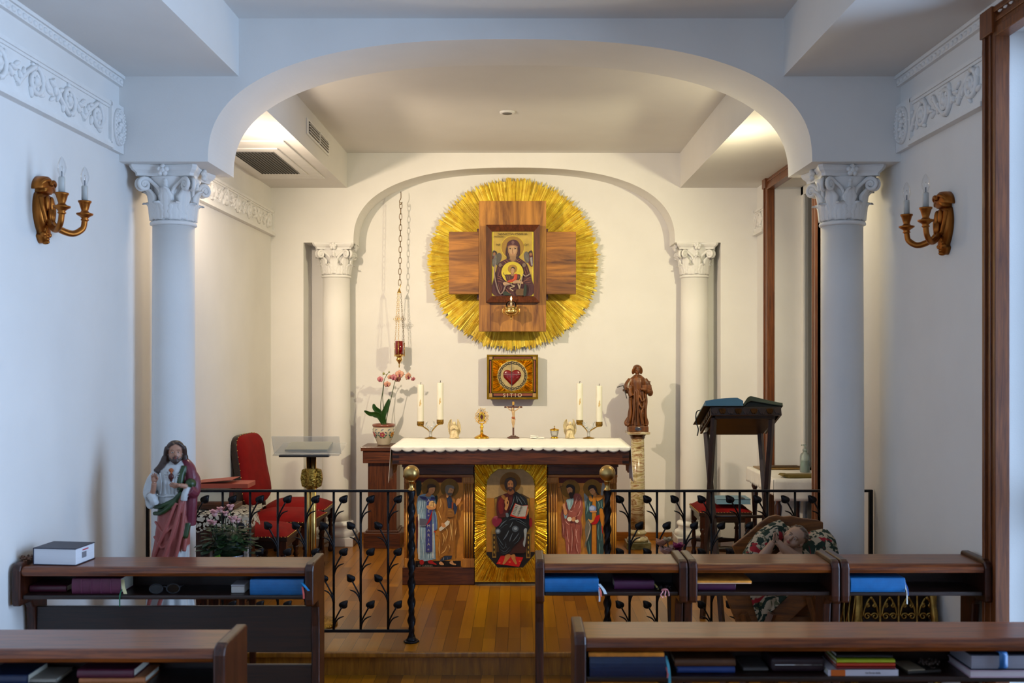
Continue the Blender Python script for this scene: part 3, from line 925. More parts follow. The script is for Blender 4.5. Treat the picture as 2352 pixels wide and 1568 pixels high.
# a pair of dark spectacles
def spectacles(label, x, y, z, rotz=0.0, s=1.0):
    t = thing('spectacles', label, 'glasses', (x, y, z), rotz)
    b = MB()
    for sg in (-1, 1):
        b.tube([(sg * .034 + .026 * cos(a), 0, .020 + .019 * sin(a)) for a in [k * pi / 10 for k in range(20)]], .0028, BLACK, 6, closed=True)
    b.tube([(-.009, 0, .026), (0, -.002, .030), (.009, 0, .026)], .0025, BLACK, 6); b.build('rim', t)
    for sg in (-1, 1):
        b = MB(); b.tube([(sg * .060, 0, .026), (sg * .062, .05, .022), (sg * .060, .11, .004)], .0025, BLACK, 6); b.build('temple', t)
        b = MB(); b.prism(ellipse2(sg * .034, .020, .024, .0175, 18), -.0006, .0006, thin_glass('dark_lens', (.25, .25, .27)), 'y'); b.build('lens', t)
    return t
spectacles('dark spectacles lying in the middle of the left desk shelf', X(378, 4.06), 4.06, SH, .08)
# white edged book on top of the left desk
y = 4.06; TT = .8584
t = thing('thick_book', 'thick book with navy cover and white page edges on the left desk top', 'book', (X(122, y), y, TT), -.10)
NV = cloth_cover('dark_navy', '#141c33', .45)
EDGE = mat('white_page_edge', '#dfe3ea', rough=.6, var=.04, scale=4, stretch=(1, 1, 140))
b = MB(); b.box(-.085, .098, 0, .15, 0, .004, NV); b.box(-.085, .098, 0, .15, .066, .070, NV); b.box(-.088, -.084, 0, .15, 0, .070, NV); b.build('cover', t, bevel=.002)
b = MB(); b.box(-.084, .095, .003, .146, .004, .066, EDGE); b.build('page_block', t)
b = MB(); b.box(.0952, .0956, .05, .085, .022, .046, mat('stamp_grey', '#7f7f86', .6)); b.box(.0952, .0956, .055, .10, .052, .057, mat('stamp_red', '#c0394a', .6)); b.build('stamp', t)
def rosary(label, x, y, z, n, rad, bead, mt, seed, parent_cross=True):
    t = thing('rosary', label, 'rosary', (x, y, z))
    rnd = random.Random(seed); b = MB(); pts = []
    for i in range(n):
        a = i * 2 * pi * 2.3 / n; r = rad * (.45 + .5 * rnd.random())
        p = (r * cos(a), r * .55 * sin(a), bead + bead * 1.5 * (i % 3) * (.6 if i > n * .4 else .2)); pts.append(p)
        b.ell(p, bead, mt, 8, 6)
    b.build('bead_string', t)
    c = MB(); c.box(-bead * .4, bead * .4, -rad * .5 - bead * 5, -rad * .5, 0, bead * .5, mt); c.box(-bead * 1.6, bead * 1.6, -rad * .5 - bead * 3.6, -rad * .5 - bead * 2.8, 0, bead * .5, mt)
    c.build('cross', t)
    return t
rosary('rosary of brown wooden beads at the left end of the left desk top', X(66, 4.10), 4.10, .8746, 46, .034, .0048, mat('brown_bead', '#6b4630', .4, var=.3), 3)
rosary('rosary of dark beads with a pink cross on the first desk right of the aisle', X(1525, 4.13), 4.135, SH, 40, .034, .004, mat('dark_bead', '#1d1210', .35, var=.3), 5)
t = thing('pink_tassel', 'pink beaded tassel hanging over the shelf edge of the first right desk', 'tassel', (X(1527, 4.085), 4.088, SH))
b = MB()
for k in range(3):
    x0 = -.012 + k * .011
    b.tube(spline([(x0, .012, .004), (x0 + .004, -.004, .004), (x0 + .006 * (k - 1), -.010, -.010), (x0 + .004, -.010, -.022 + .004 * k)], 5), .0022, mat('pink_bead', '#d98c8c', .35, var=.25, scale=300), 6)
b.build('strand', t)
b = MB(); b.ell((.002, .012, .0065), (.014, .007, .006), mat('pink_bead2', '#c97a78', .35), 10, 6); b.build('knot', t)

# nearest desk, right of the aisle
y = 3.00; x, w = onshelf(1353, 1528, y)
NB = book('dark navy book under an orange magazine, left end of the long desk', x + .002, y, SH, w, .17, .063, cloth_cover('ink_blue', '#0b2448', .35), group=BK)
ribbon(NB, [(w / 2 + .002, .02, .06), (w / 2 + .008, -.004, .03), (w / 2 + .011, -.010, -.02)], .008, '#4aa0b8')
ribbon(NB, [(w / 2 + .001, .012, .03), (w / 2 + .005, -.006, .018), (w / 2 + .004, -.008, .002)], .005, '#c96a70')
t = thing('magazine', 'glossy orange magazine on the dark navy book of the long desk', 'magazine', (x, y + .004, SH + .0635), 0)
b = MB(); b.box(-w / 2, w / 2 - .004, 0, .16, 0, .009, PAGES); b.build('page_block', t)
b = MB(); b.box(-w / 2 - .001, w / 2 - .003, -.001, .161, .009, .0105, ORANGEC); b.box(-w / 2 - .001, w / 2 - .003, -.0012, -.0002, 0, .0105, ORANGEC); b.build('cover', t)
y = 3.04; x, w = onshelf(1550, 1690, y)
book('blue book under a brown book, second pile of the long desk', x + .003, y, SH, w * .95, .14, .020, cloth_cover('dull_blue', '#26407e', .45), group=BK)
book('brown book lying on a blue book, second pile of the long desk', x, y, SH + .0203, w, .145, .024, BROWNC, group=BK)
y = 3.06; x, w = onshelf(1705, 1768, y)
book('small grey book between the brown book and the black case', x, y, SH, w * .9, .12, .012, cloth_cover('grey', '#55504e', .6), group=BK)
y = 3.05; x, w = onshelf(1772, 1896, y)
t = thing('zipped_case', 'dark plum zipped case between the small grey book and the book stack', 'case', (x, y, SH))
b = MB(); b.box(-w / 2, w / 2, 0, .13, 0, .046, cloth_cover('plum_case', '#241019', .5)); b.build('body', t, bevel=.012, bseg=3)
b = MB(); b.tube([(-w / 2 + .01, -.001, .024), (w / 2 - .01, -.001, .024)], .002, CHROME, 6); b.build('zip', t)
# stack of paperbacks
y = 3.02; ST = 'paperback stack on the long desk'
x, w = onshelf(1902, 2063, y)
t = book('white spined paperback with an orange band, bottom of the paperback stack', x, y, SH, w, .14, .0185, mat('white_spine', '#c9c6d2', .4), spine=False, group=ST, ct=.001)
b = MB(); b.box(-w / 2, w / 2, -.0008, .0045, 0, .0185, mat('white_spine', '#c9c6d2', .4)); b.build('spine', t)
b = MB(); b.box(-w / 2 + .008, -w / 2 + .052, -.0016, -.0008, 0, .0185, mat('orange_band', '#c8601c', .4)); b.build('spine_band', t)
text('La forza della', .0085, mat('print_grey', '#6a6870', .6), (.03, -.0012, .009), t)
x2, w2 = onshelf(1922, 2058, y)
t = book('thin dark red paperback, second from the bottom of the paperback stack', x2, y + .002, SH + .0188, w2, .14, .0075, mat('dark_red_spine', '#7c1a1c', .4), group=ST, ct=.001)
t = book('orange red paperback under the lime green one in the stack', x2, y + .001, SH + .0266, w2 * .99, .14, .011, mat('orange_red_spine', '#b8381c', .4), group=ST, ct=.001)
t = book('lime green paperback near the top of the paperback stack', x2, y, SH + .0379, w2 * .98, .14, .0105, mat('lime_spine', '#a8b424', .4), group=ST, ct=.001)
t = book('dark covered paperback on top of the paperback stack', x2, y + .012, SH + .0487, w2 * .95, .13, .012, mat('dark_spine', '#1c1a1c', .4), group=ST, ct=.001)
x3, w3 = onshelf(1880, 1920, 3.06)
t = thing('rosary_case', 'open dark case with beads beside the paperback stack', 'case', (X(2118, 3.06), 3.04, SH), .15)
b = MB(); b.box(-.055, .055, 0, .10, 0, .010, mat('dark_case', '#2c2723', .5)); b.build('tray', t, bevel=.003)
b = MB(); b.box(-.055, .0, -.001, .09, .0105, .014, mat('pale_card', '#8a7c66', .7)); b.build('card', t)
rosary('rosary of dark beads heaped on the case beside the paperbacks', X(2140, 3.06), 3.085, SH + .0145, 44, .036, .0045, mat('umber_bead', '#3a2a22', .3, var=.3), 9)
y = 3.0; x, w = onshelf(2228, 2400, y)
book('pale pink notebook under the strapped planner on the long desk', x, y, SH, w, .16, .022, mat('pale_pink_cover', '#b79aa6', .5), pages=mat('pink_pages', '#cfc2c6', .7), spine=False, group=BK)
t = book('black planner with a blue elastic strap, right end of the long desk', x + .004, y + .004, SH + .0224, w, .16, .046, cloth_cover('black_blue', '#0b1022', .4), pages=mat('grey_pages', '#8a8791', .8, stretch=(1, 1, 120), scale=4), spine=False, group=BK)
b = MB(); sx = X(2305, y) - x - .004
b.grid(lambda u, v: (sx + (v - .5) * .024, [.10, .04, .0, -.006, -.006, .01][min(5, int(u * 5.01))] , [.0475, .052, .054, .045, .01, -.001][min(5, int(u * 5.01))]), 5, 1, mat('blue_strap', '#1f5f9a', .35), thick=.003)
b.build('strap', t)

# nearest desk, left of the aisle
y = 2.93; x, w = onshelf(-40, 62, y)
book('dark book at the left edge of the nearest left desk', x, y, SH, w, .14, .030, NAVYC, group=BK)
x, w = onshelf(178, 330, y + .01)
book('orange brown book under the maroon book of the nearest left desk', x + .003, y + .01, SH, w, .13, .020, cloth_cover('tan', '#a8653a', .5), group=BK)
x, w = onshelf(176, 306, y)
book('maroon book lying on an orange brown book, nearest left desk', x, y, SH + .0203, w, .14, .026, MAROON, group=BK)
x, w = onshelf(64, 128, y + .02)
book('slim pale book between the dark book and the maroon pile', x, y + .02, SH, w, .12, .012, mat('cream_cover', '#9c9488', .6), group=BK)
# ------------------------------------------------------------------ wrought iron altar rails
YRL = 5.51
def leaf_bud(b, x, z, sg):
    """a beaten-iron leaf, folded along its rib"""
    L = .052
    def fn(u, v):
        s_ = v * 2 - 1
        w = .0225 * ((max(0.0, sin(pi * min(1, u * 1.25 + .12))) ** .7) if u < .42 else .93 * max(0.0, 1 - (u - .42) / .58) ** 1.05)
        lx = s_ * w; lz = u * L
        a = -sg * (.30 + .35 * u)
        return (x + lx * cos(a) - lz * sin(a), -.012 * (1 - abs(s_)) * sin(pi * u) + .004 * u, z + lx * sin(a) + lz * cos(a))
    b.grid(fn, 8, 6, IRON, thick=.004)
def make_rail(label, x_in, x_out, bal_x):
    """x_in: twisted post by the altar passage, x_out: plain end post by the wall"""
    sg = 1 if x_out > x_in else -1
    xm = (x_in + x_out) / 2
    t = thing('altar_rail', label, 'railing', (xm, YRL, ZP), 0, 'altar rails')
    zt = Z(1127, YRL) - ZP; zb = Z(1448, YRL) - ZP
    b = MB(); lo, hi = sorted((x_in - xm, x_out - xm)); b.box(lo, hi, -.012, .012, zt - .007, zt + .007, IRON); b.build('top_rail', t, bevel=.003)
    b = MB(); b.box(lo, hi, -.010, .010, zb - .008, zb + .008, IRON); b.build('bottom_rail', t, bevel=.002)
    # twisted post
    b = MB(); xx = x_in - xm
    n = 110; pts = [(xx, 0, .012 + (zt - .012) * i / n) for i in range(n + 1)]
    vs = []; fs = []
    for i, p in enumerate(pts):
        for k in range(12):
            a = 2 * pi * k / 12 + i * .23
            r = .0172 + .0030 * cos(2 * (a - i * .23)) + .0030 * cos(4 * (a - i * .23))
            vs.append((p[0] + r * cos(a), p[1] + r * sin(a), p[2]))
    for i in range(n):
        for k in range(12): fs.append((i * 12 + k, i * 12 + (k + 1) % 12, (i + 1) * 12 + (k + 1) % 12, (i + 1) * 12 + k))
    b.add(vs, fs, IRON, True)
    post = b.build('twisted_post', t)
    b = MB(); b.prism(ellipse2(xx, 0, .044, .044, 8), 0, .010, IRON, 'z'); b.lathe([(.030, .010), (.026, .02), (.018, .03)], IRON, 16, (xx, 0, 0)); b.build('foot_plate', post, bevel=.003)
    b = MB(); b.lathe([(.019, zt + .002), (.021, zt + .008), (.016, zt + .012), (.012, zt + .022), (.012, zt + .040), (.018, zt + .052), (.020, zt + .058)], BRASS, 24, (xx, 0, 0)); b.build('finial_neck', post)
    b = MB(); b.ell((xx, 0, zt + .0975), .0447, SATBRASS, 32, 20); b.build('ball_finial', post)
    b = MB(); xe = x_out - xm; b.box(xe - .011, xe + .011, -.011, .011, 0, zt + .007, IRON); b.build('end_post', t, bevel=.003)
    for i, bx in enumerate(bal_x):
        x0 = bx - xm
        b = MB(); b.tube([(x0, 0, zb), (x0, 0, zt)], .0068, IRON, 8); bal = b.build('baluster', t)
        side = -sg
        for k in range(5):
            zk = zt - .056 - .1455 * k
            sd = side if k % 2 == 0 else -side
            b = MB()
            x2 = x0 + sd * .052
            zs = zk - .118
            b.tube(spline([(x0, 0, zs), (x0 + sd * .006, -.006, zs + .035), (x0 + sd * .022, -.010, zs + .07), (x2 - sd * .006, -.010, zk - .004)], 5), [.0055] * 6 + [.0045] * 10, IRON, 7)
            b.tube(spline([(x0, 0, zs - .01), (x0 + sd * .010, -.008, zs + .026), (x0 + sd * .030, -.012, zs + .054), (x0 + sd * .060, -.012, zs + .066)], 5), [.0055, .0052, .005, .0048, .0046, .0044, .0042, .004, .004, .0042, .0045, .0045, .004, .0034, .0026, .0015], IRON, 7)
            leaf_bud(b, x2 - sd * .006, zk - .010, sd)
            b.build('leaf_sprig', bal)
    return t
make_rail('black iron altar rail with leaf sprigs, left of the altar passage', X(945, YRL), X(338, YRL), [X(p, YRL) for p in (448, 511.5, 574.5, 638, 702, 766.5, 828.5, 891.5)])
make_rail('black iron altar rail with leaf sprigs, right of the altar passage', X(1395, YRL), X(1999.5, YRL), [X(p, YRL) for p in (1446, 1509, 1572, 1634, 1699, 1762, 1826, 1888, 1943)])
# ------------------------------------------------------------------ altar
YAF = 6.87                                   # front of the altar's lower body
AT = Z(1027, 6.75)                           # height of the altar top
altar = thing('altar', 'wooden altar with painted saints and a gold rayed panel, under a white cloth', 'altar', (X(1172, YAF), YAF, ZP))
ax, ay, az = altar.location
OAKX = wood('altar_oak_x', '#8c4f18', '#bd7c30', 'x', 4, .4, .2, 14)
OAKZ = wood('altar_oak_z', '#a0601c', '#cc8c36', 'z', 4, .4, .2, 14)
OAKL = wood('altar_oak_light', '#b87a22', '#d8a040', 'z', 4, .4, .2, 14)
BANDR = mat('dark_red_band', '#4a120c', .6, var=.2, scale=30)
def lx(px, d=YAF): return X(px, d) - ax
def lz(py, d=YAF): return Z(py, d) - ZP
top0, top1 = X(901, 6.75) - ax, X(1445, 6.75) - ax
tz = AT - ZP
b = MB()
b.box(top0, top1, -.12, .62, tz - .118, tz - .004, WALNUT)
b.build('top', altar, bevel=.005)
b = MB()
for x_, in ((top0 + .0,), (top1 - .045,)):
    for k in range(3): b.box(x_, x_ + .045, -.1215, -.119, tz - .108 + k * .036, tz - .090 + k * .036, MAHOG)
b.build('dovetails', altar)
# body behind the pilasters
b = MB(); b.box(lx(926), lx(1418), .05, .50, lz(1303), tz - .118, OAKX); b.build('body', altar)
for x0, x1 in ((924, 1090), (1256, 1420)):
    b = MB(); b.box(lx(x0), lx(x1), 0, .52, 0.0, lz(1303), WALNUT); b.build('plinth', altar, bevel=.004)
    b = MB(); b.box(lx(x0 + 2), lx(x1 - 2), .0, .05, lz(1090), tz - .118, WALNUT); b.box(lx(x0), lx(x1), -.015, .05, lz(1072), tz - .118, WALNUT); b.box(lx(x0 + 2), lx(x1 - 2), -.008, .05, lz(1096), lz(1090), OAKX); b.build('frieze', altar, bevel=.003)
def pilaster(x0, x1):
    b = MB()
    cx_, hw = (lx(x0) + lx(x1)) / 2, (lx(x1) - lx(x0)) / 2
    b.box(cx_ - hw, cx_ + hw, .012, .05, lz(1282), lz(1110), OAKZ)
    n = 4
    for k in range(n):
        c = cx_ - hw + (k + .5) * 2 * hw / n
        b.prism(ellipse2(c, .014, hw / n * .62, .014, 12), lz(1282), lz(1110), OAKZ, 'z', True)
    for k in range(n):
        c = cx_ - hw + (k + .5) * 2 * hw / n
        b.prism(ellipse2(c, .008, hw / n * .74, .014, 12), lz(1282), lz(1178), OAKL, 'z', True)
        b.ell((c, .008, lz(1178)), (hw / n * .74, .014, .008), OAKL, 12, 6)
    p = b.build('pilaster', altar)
    b = MB(); b.box(cx_ - hw * 1.12, cx_ + hw * 1.12, -.004, .05, lz(1108), lz(1096), OAKZ); b.box(cx_ - hw * 1.04, cx_ + hw * 1.04, .002, .05, lz(1111), lz(1108), OAKZ); b.build('pilaster_cap', p, bevel=.002)
    b = MB(); b.box(cx_ - hw * 1.16, cx_ + hw * 1.16, -.006, .05, lz(1303), lz(1282), OAKZ); b.build('pilaster_base', p, bevel=.002)
pilaster(931, 952); pilaster(1064, 1088); pilaster(1258, 1281); pilaster(1396, 1416)

def gold_rays(b, cx_, cz_, inside, r0, r1, n, y0, mt, rnd, wid=.006, cut=None, layers=3, dz=.004, jag=.0):
    """narrow ridged strips of gold leaf pointing away from the centre; inside(x, z) says where they may lie"""
    for L in range(layers):
        for k in range(n):
            a = 2 * pi * (k + rnd.random()) / n
            ra = r0 + (r1 - r0) * rnd.random() * (L / layers); length = (r1 - r0) * (.35 + .5 * rnd.random())
            rb = min(r1 * (1 + jag * (rnd.random() - .6)), ra + length)
            m = 14; seg = []
            for i in range(m + 1):
                r = ra + (rb - ra) * i / m
                if inside(cx_ + r * cos(a), cz_ + r * sin(a)): seg.append(r)
                elif seg: break
            if len(seg) < 2: continue
            ra, rb = seg[0], seg[-1]
            w0 = wid * (.5 + rnd.random()); w1 = w0 * (.9 + .5 * rnd.random())
            h = dz * (.6 + 1.2 * rnd.random()); yy = y0 - dz * .5 * L - dz * rnd.random()
            ca, sa = cos(a), sin(a)
            def P(r, t, dy): return (cx_ + ca * r - sa * t, yy + dy, cz_ + sa * r + ca * t)
            tip = rb + wid * (1.5 + 3.5 * rnd.random()) if jag else rb
            tl = (rnd.random() - .5) * h * .8
            vs = [P(ra, -w0, h), P(ra, w0, h), P(ra, 0, tl), P(rb, -w1, h), P(rb, w1, h), P(rb, 0, tl), P(tip, 0, h * .8)]
            fs = [(0, 2, 5, 3), (2, 1, 4, 5), (0, 1, 2), (3, 5, 6), (5, 4, 6), (0, 3, 6, 4, 1)]
            b.add(vs, fs, mt)
# central panel: a board with gold rays round a painted figure
YC = 6.86
def cz6(x, y): return (X(1085 + x / 5.6, YC) - ax, Z(1060 + y / 5.6, YC) - ZP)
pl, pr = lx(1090.5, YC), lx(1256, YC); pb, pt = lz(1335, YC), tz - .12
b = MB(); b.box(pl, pr, -.022, .049, pb - .012, pt, mat('dark_board', '#1d0f07', .6)); b.build('gold_panel_board', altar)
rnd = random.Random(11)
octo = [cz6(*p) for p in [(182, 1180), (182, 330), (195, 230), (240, 160), (330, 92), (650, 92), (720, 140), (775, 200), (800, 290), (800, 1180), (650, 1350), (325, 1350)]]
def in_poly(x, z, poly):
    r = False; n = len(poly); j = n - 1
    for i in range(n):
        if (poly[i][1] > z) != (poly[j][1] > z) and x < (poly[j][0] - poly[i][0]) * (z - poly[i][1]) / (poly[j][1] - poly[i][1] + 1e-12) + poly[i][0]: r = not r
        j = i
    return r
cc = cz6(490, 720)
b = MB(); b.box(pl + .002, pr - .002, -.026, -.022, pb, pt, GOLDLEAF)
gold_rays(b, cc[0], cc[1], lambda x, z: pl < x < pr and pb < z < pt and not in_poly(x, z, octo), .10, .56, 330, -.026, GOLDLEAF, rnd, .0042, layers=3, dz=.004)
b.build('gold_rays', altar)
shapes = [
 ([(182, 1180), (182, 330), (195, 230), (240, 160), (330, 92), (650, 92), (720, 140), (775, 200), (800, 290), (800, 1180), (650, 1350), (325, 1350)], '#a06a1c'),
 ([(184, 460), (184, 330), (197, 230), (242, 162), (332, 94), (648, 94), (718, 142), (773, 200), (798, 290), (798, 460)], '#a08252'),
 ([(182, 1150), (800, 1150), (800, 1180), (650, 1350), (325, 1350), (182, 1180)], '#120a06'),
 (ellipse2(490, 262, 136), '#8a5c12'), (ellipse2(490, 262, 126), '#7c520f'),
 ([(285, 460), (350, 430), (440, 400), (640, 405), (735, 460), (728, 700), (735, 1150), (300, 1150), (300, 700)], '#4a3310'),
 ([(290, 465), (318, 465), (318, 700), (300, 700)], '#8a6a24'), ([(702, 465), (730, 465), (728, 700), (708, 700)], '#8a6a24'),
 ([(245, 875), (285, 830), (310, 875), (308, 1225), (258, 1225)], '#8a6a26'), ([(690, 880), (720, 840), (752, 880), (745, 1230), (692, 1230)], '#8a6a26'),
 ([(262, 920), (300, 920), (298, 1205), (266, 1205)], '#3c2a0e'), ([(700, 920), (740, 920), (736, 1210), (702, 1210)], '#3c2a0e'),
] + [(ellipse2(282, 965 + k * 62, 9, 20), '#9a7a2c') for k in range(4)] + [(ellipse2(719, 965 + k * 62, 9, 20), '#9a7a2c') for k in range(4)] + [
 (ellipse2(318, 755, 64, 72), '#7a1830'), (ellipse2(748, 770, 22, 62), '#8a0f14'),
] + [(stroke2([(270 + k * 14, 720 + k * 4), (285 + k * 13, 700), (310 + k * 12, 690)], 5), '#b8646e') for k in range(4)] + [
 (smooth_poly([(450, 1190), (375, 1185), (420, 1110), (560, 1000), (680, 900), (690, 1140), (560, 1160)], 3), '#38160a'),
 ([(370, 1190), (655, 1215), (600, 1337), (310, 1300)], '#b80c0c'),
] + [(ellipse2(350 + k * 130, 1285 - 10 * k, 14, 10), '#d25a2a') for k in range(3)] + [
 (smooth_poly([(430, 1180), (488, 1180), (490, 1210), (450, 1260), (415, 1300), (388, 1300), (410, 1250)], 3), '#b0743e'),
 (smooth_poly([(500, 1185), (548, 1180), (556, 1240), (574, 1290), (556, 1304), (520, 1255), (500, 1215)], 3), '#b0743e'),
 (smooth_poly([(325, 470), (400, 410), (480, 390), (560, 400), (560, 700), (440, 700), (330, 700), (310, 600)], 3), '#4a0f0a'),
 (smooth_poly([(335, 520), (380, 450), (410, 520), (400, 640), (350, 650)], 3), '#6a140c'),
 (smooth_poly([(370, 435), (410, 420), (440, 470), (415, 485)], 3), '#8a5a22'),
 (smooth_poly([(540, 380), (620, 410), (690, 460), (715, 560), (725, 800), (640, 830), (470, 760), (330, 830), (430, 690), (500, 560)], 3), '#0c0e12'),
 (smooth_poly([(300, 850), (350, 800), (460, 720), (560, 700), (720, 780), (715, 880), (600, 1010), (520, 1090), (470, 1160), (360, 1190), (340, 1090), (310, 960)], 3), '#0b0d11'),
 (smooth_poly([(660, 860), (700, 850), (690, 960), (672, 1080), (650, 1040), (668, 960)], 3), '#8f969a'),
 (ellipse2(330, 880, 34, 34), '#55606a'), (ellipse2(330, 878, 20, 18), '#8b96a0'), (ellipse2(552, 850, 42, 40), '#4a545e'), (ellipse2(556, 846, 22, 18), '#808b96'),
 (smooth_poly([(430, 650), (460, 650), (470, 690), (440, 700)], 3), '#5a6a74'),
] + [(stroke2(p, w), c) for p, w, c in [
 ([(580, 440), (620, 500), (640, 540)], 10, '#5c666e'), ([(610, 430), (660, 490), (690, 540)], 8, '#4a545c'), ([(540, 440), (520, 520), (480, 610)], 9, '#59636b'), ([(560, 420), (575, 470), (580, 510)], 8, '#6c767e'),
 ([(350, 830), (390, 780), (440, 740)], 13, '#59646e'), ([(360, 850), (420, 800), (450, 790)], 8, '#3c464e'), ([(470, 740), (520, 720), (600, 730), (690, 790)], 12, '#4c5760'), ([(520, 760), (500, 800), (480, 830)], 12, '#5b6670'), ([(560, 740), (640, 780), (700, 820)], 9, '#3f4a52'),
 ([(470, 870), (440, 930), (400, 990)], 15, '#5d6872'), ([(520, 900), (490, 970), (480, 1010)], 12, '#56616b'), ([(600, 900), (560, 960), (520, 1010)], 12, '#505b65'), ([(620, 930), (590, 1000), (540, 1040)], 8, '#3d474f'),
 ([(320, 940), (370, 1020), (400, 1060)], 10, '#47525b'), ([(345, 1030), (400, 1100), (440, 1040)], 8, '#3f4952'), ([(360, 1110), (420, 1140), (480, 1080)], 8, '#434e57'), ([(370, 1150), (430, 1160), (500, 1110)], 6, '#3a444c'), ([(420, 1010), (430, 1060), (450, 1100)], 7, '#39434b')]] + [
 (smooth_poly([(415, 500), (440, 445), (455, 445), (458, 480), (470, 490), (468, 545), (440, 610), (415, 590), (425, 550)], 3), '#b07a44'), (ellipse2(452, 512, 9, 18), '#4a2412'),
 ([(548, 520), (630, 552), (718, 545), (690, 720), (580, 708), (483, 685)], '#b02a10'),
 ([(556, 527), (630, 555), (710, 550), (680, 690), (582, 693), (502, 662)], '#a8a49a'), ([(628, 556), (634, 556), (586, 692), (580, 690)], '#6d675c')] + [
 (stroke2([(552 + k * -8 + j * 68, 548 + k * 19 + (k * 0)), (590 - k * 8 + j * 62, 560 + k * 19 - 8 * j)], 6, False, 2), '#5e5a52') for k in range(6) for j in range(2)] + [
 (smooth_poly([(706, 590), (724, 600), (712, 650), (696, 680)], 3), '#b0743e'),
 (smooth_poly([(430, 215), (480, 190), (535, 200), (565, 240), (570, 290), (545, 330), (555, 380), (520, 390), (470, 370), (430, 340), (414, 280)], 4), '#1c0c07'),
 (smooth_poly([(452, 370), (470, 340), (520, 340), (540, 385), (500, 410), (465, 400)], 3), '#6a3c1e'),
 (smooth_poly([(458, 250), (490, 225), (520, 245), (528, 300), (512, 345), (490, 362), (466, 342), (454, 295)], 4), '#8a5a34'),
 (smooth_poly([(460, 315), (490, 310), (520, 315), (510, 352), (490, 368), (468, 350)], 3), '#2c140a'), (ellipse2(491, 326, 14, 5), '#8a4a34'),
 (stroke2([(490, 270), (492, 300)], 8), '#a8784c'), (stroke2([(462, 268), (482, 270)], 6), '#1c0c07'), (stroke2([(500, 270), (520, 268)], 6), '#1c0c07'), (ellipse2(473, 276, 6, 4), '#120805'), (ellipse2(510, 276, 6, 4), '#120805'),
]
pp = painting(shapes, cz6, -.036, .00035, 1.08)
bk = [cz6(*p) for p in shapes[0][0]]; pp.prism(bk[::-1], -.036, -.024, paint('#6a4413'))
pp.build('painted_figure', altar)

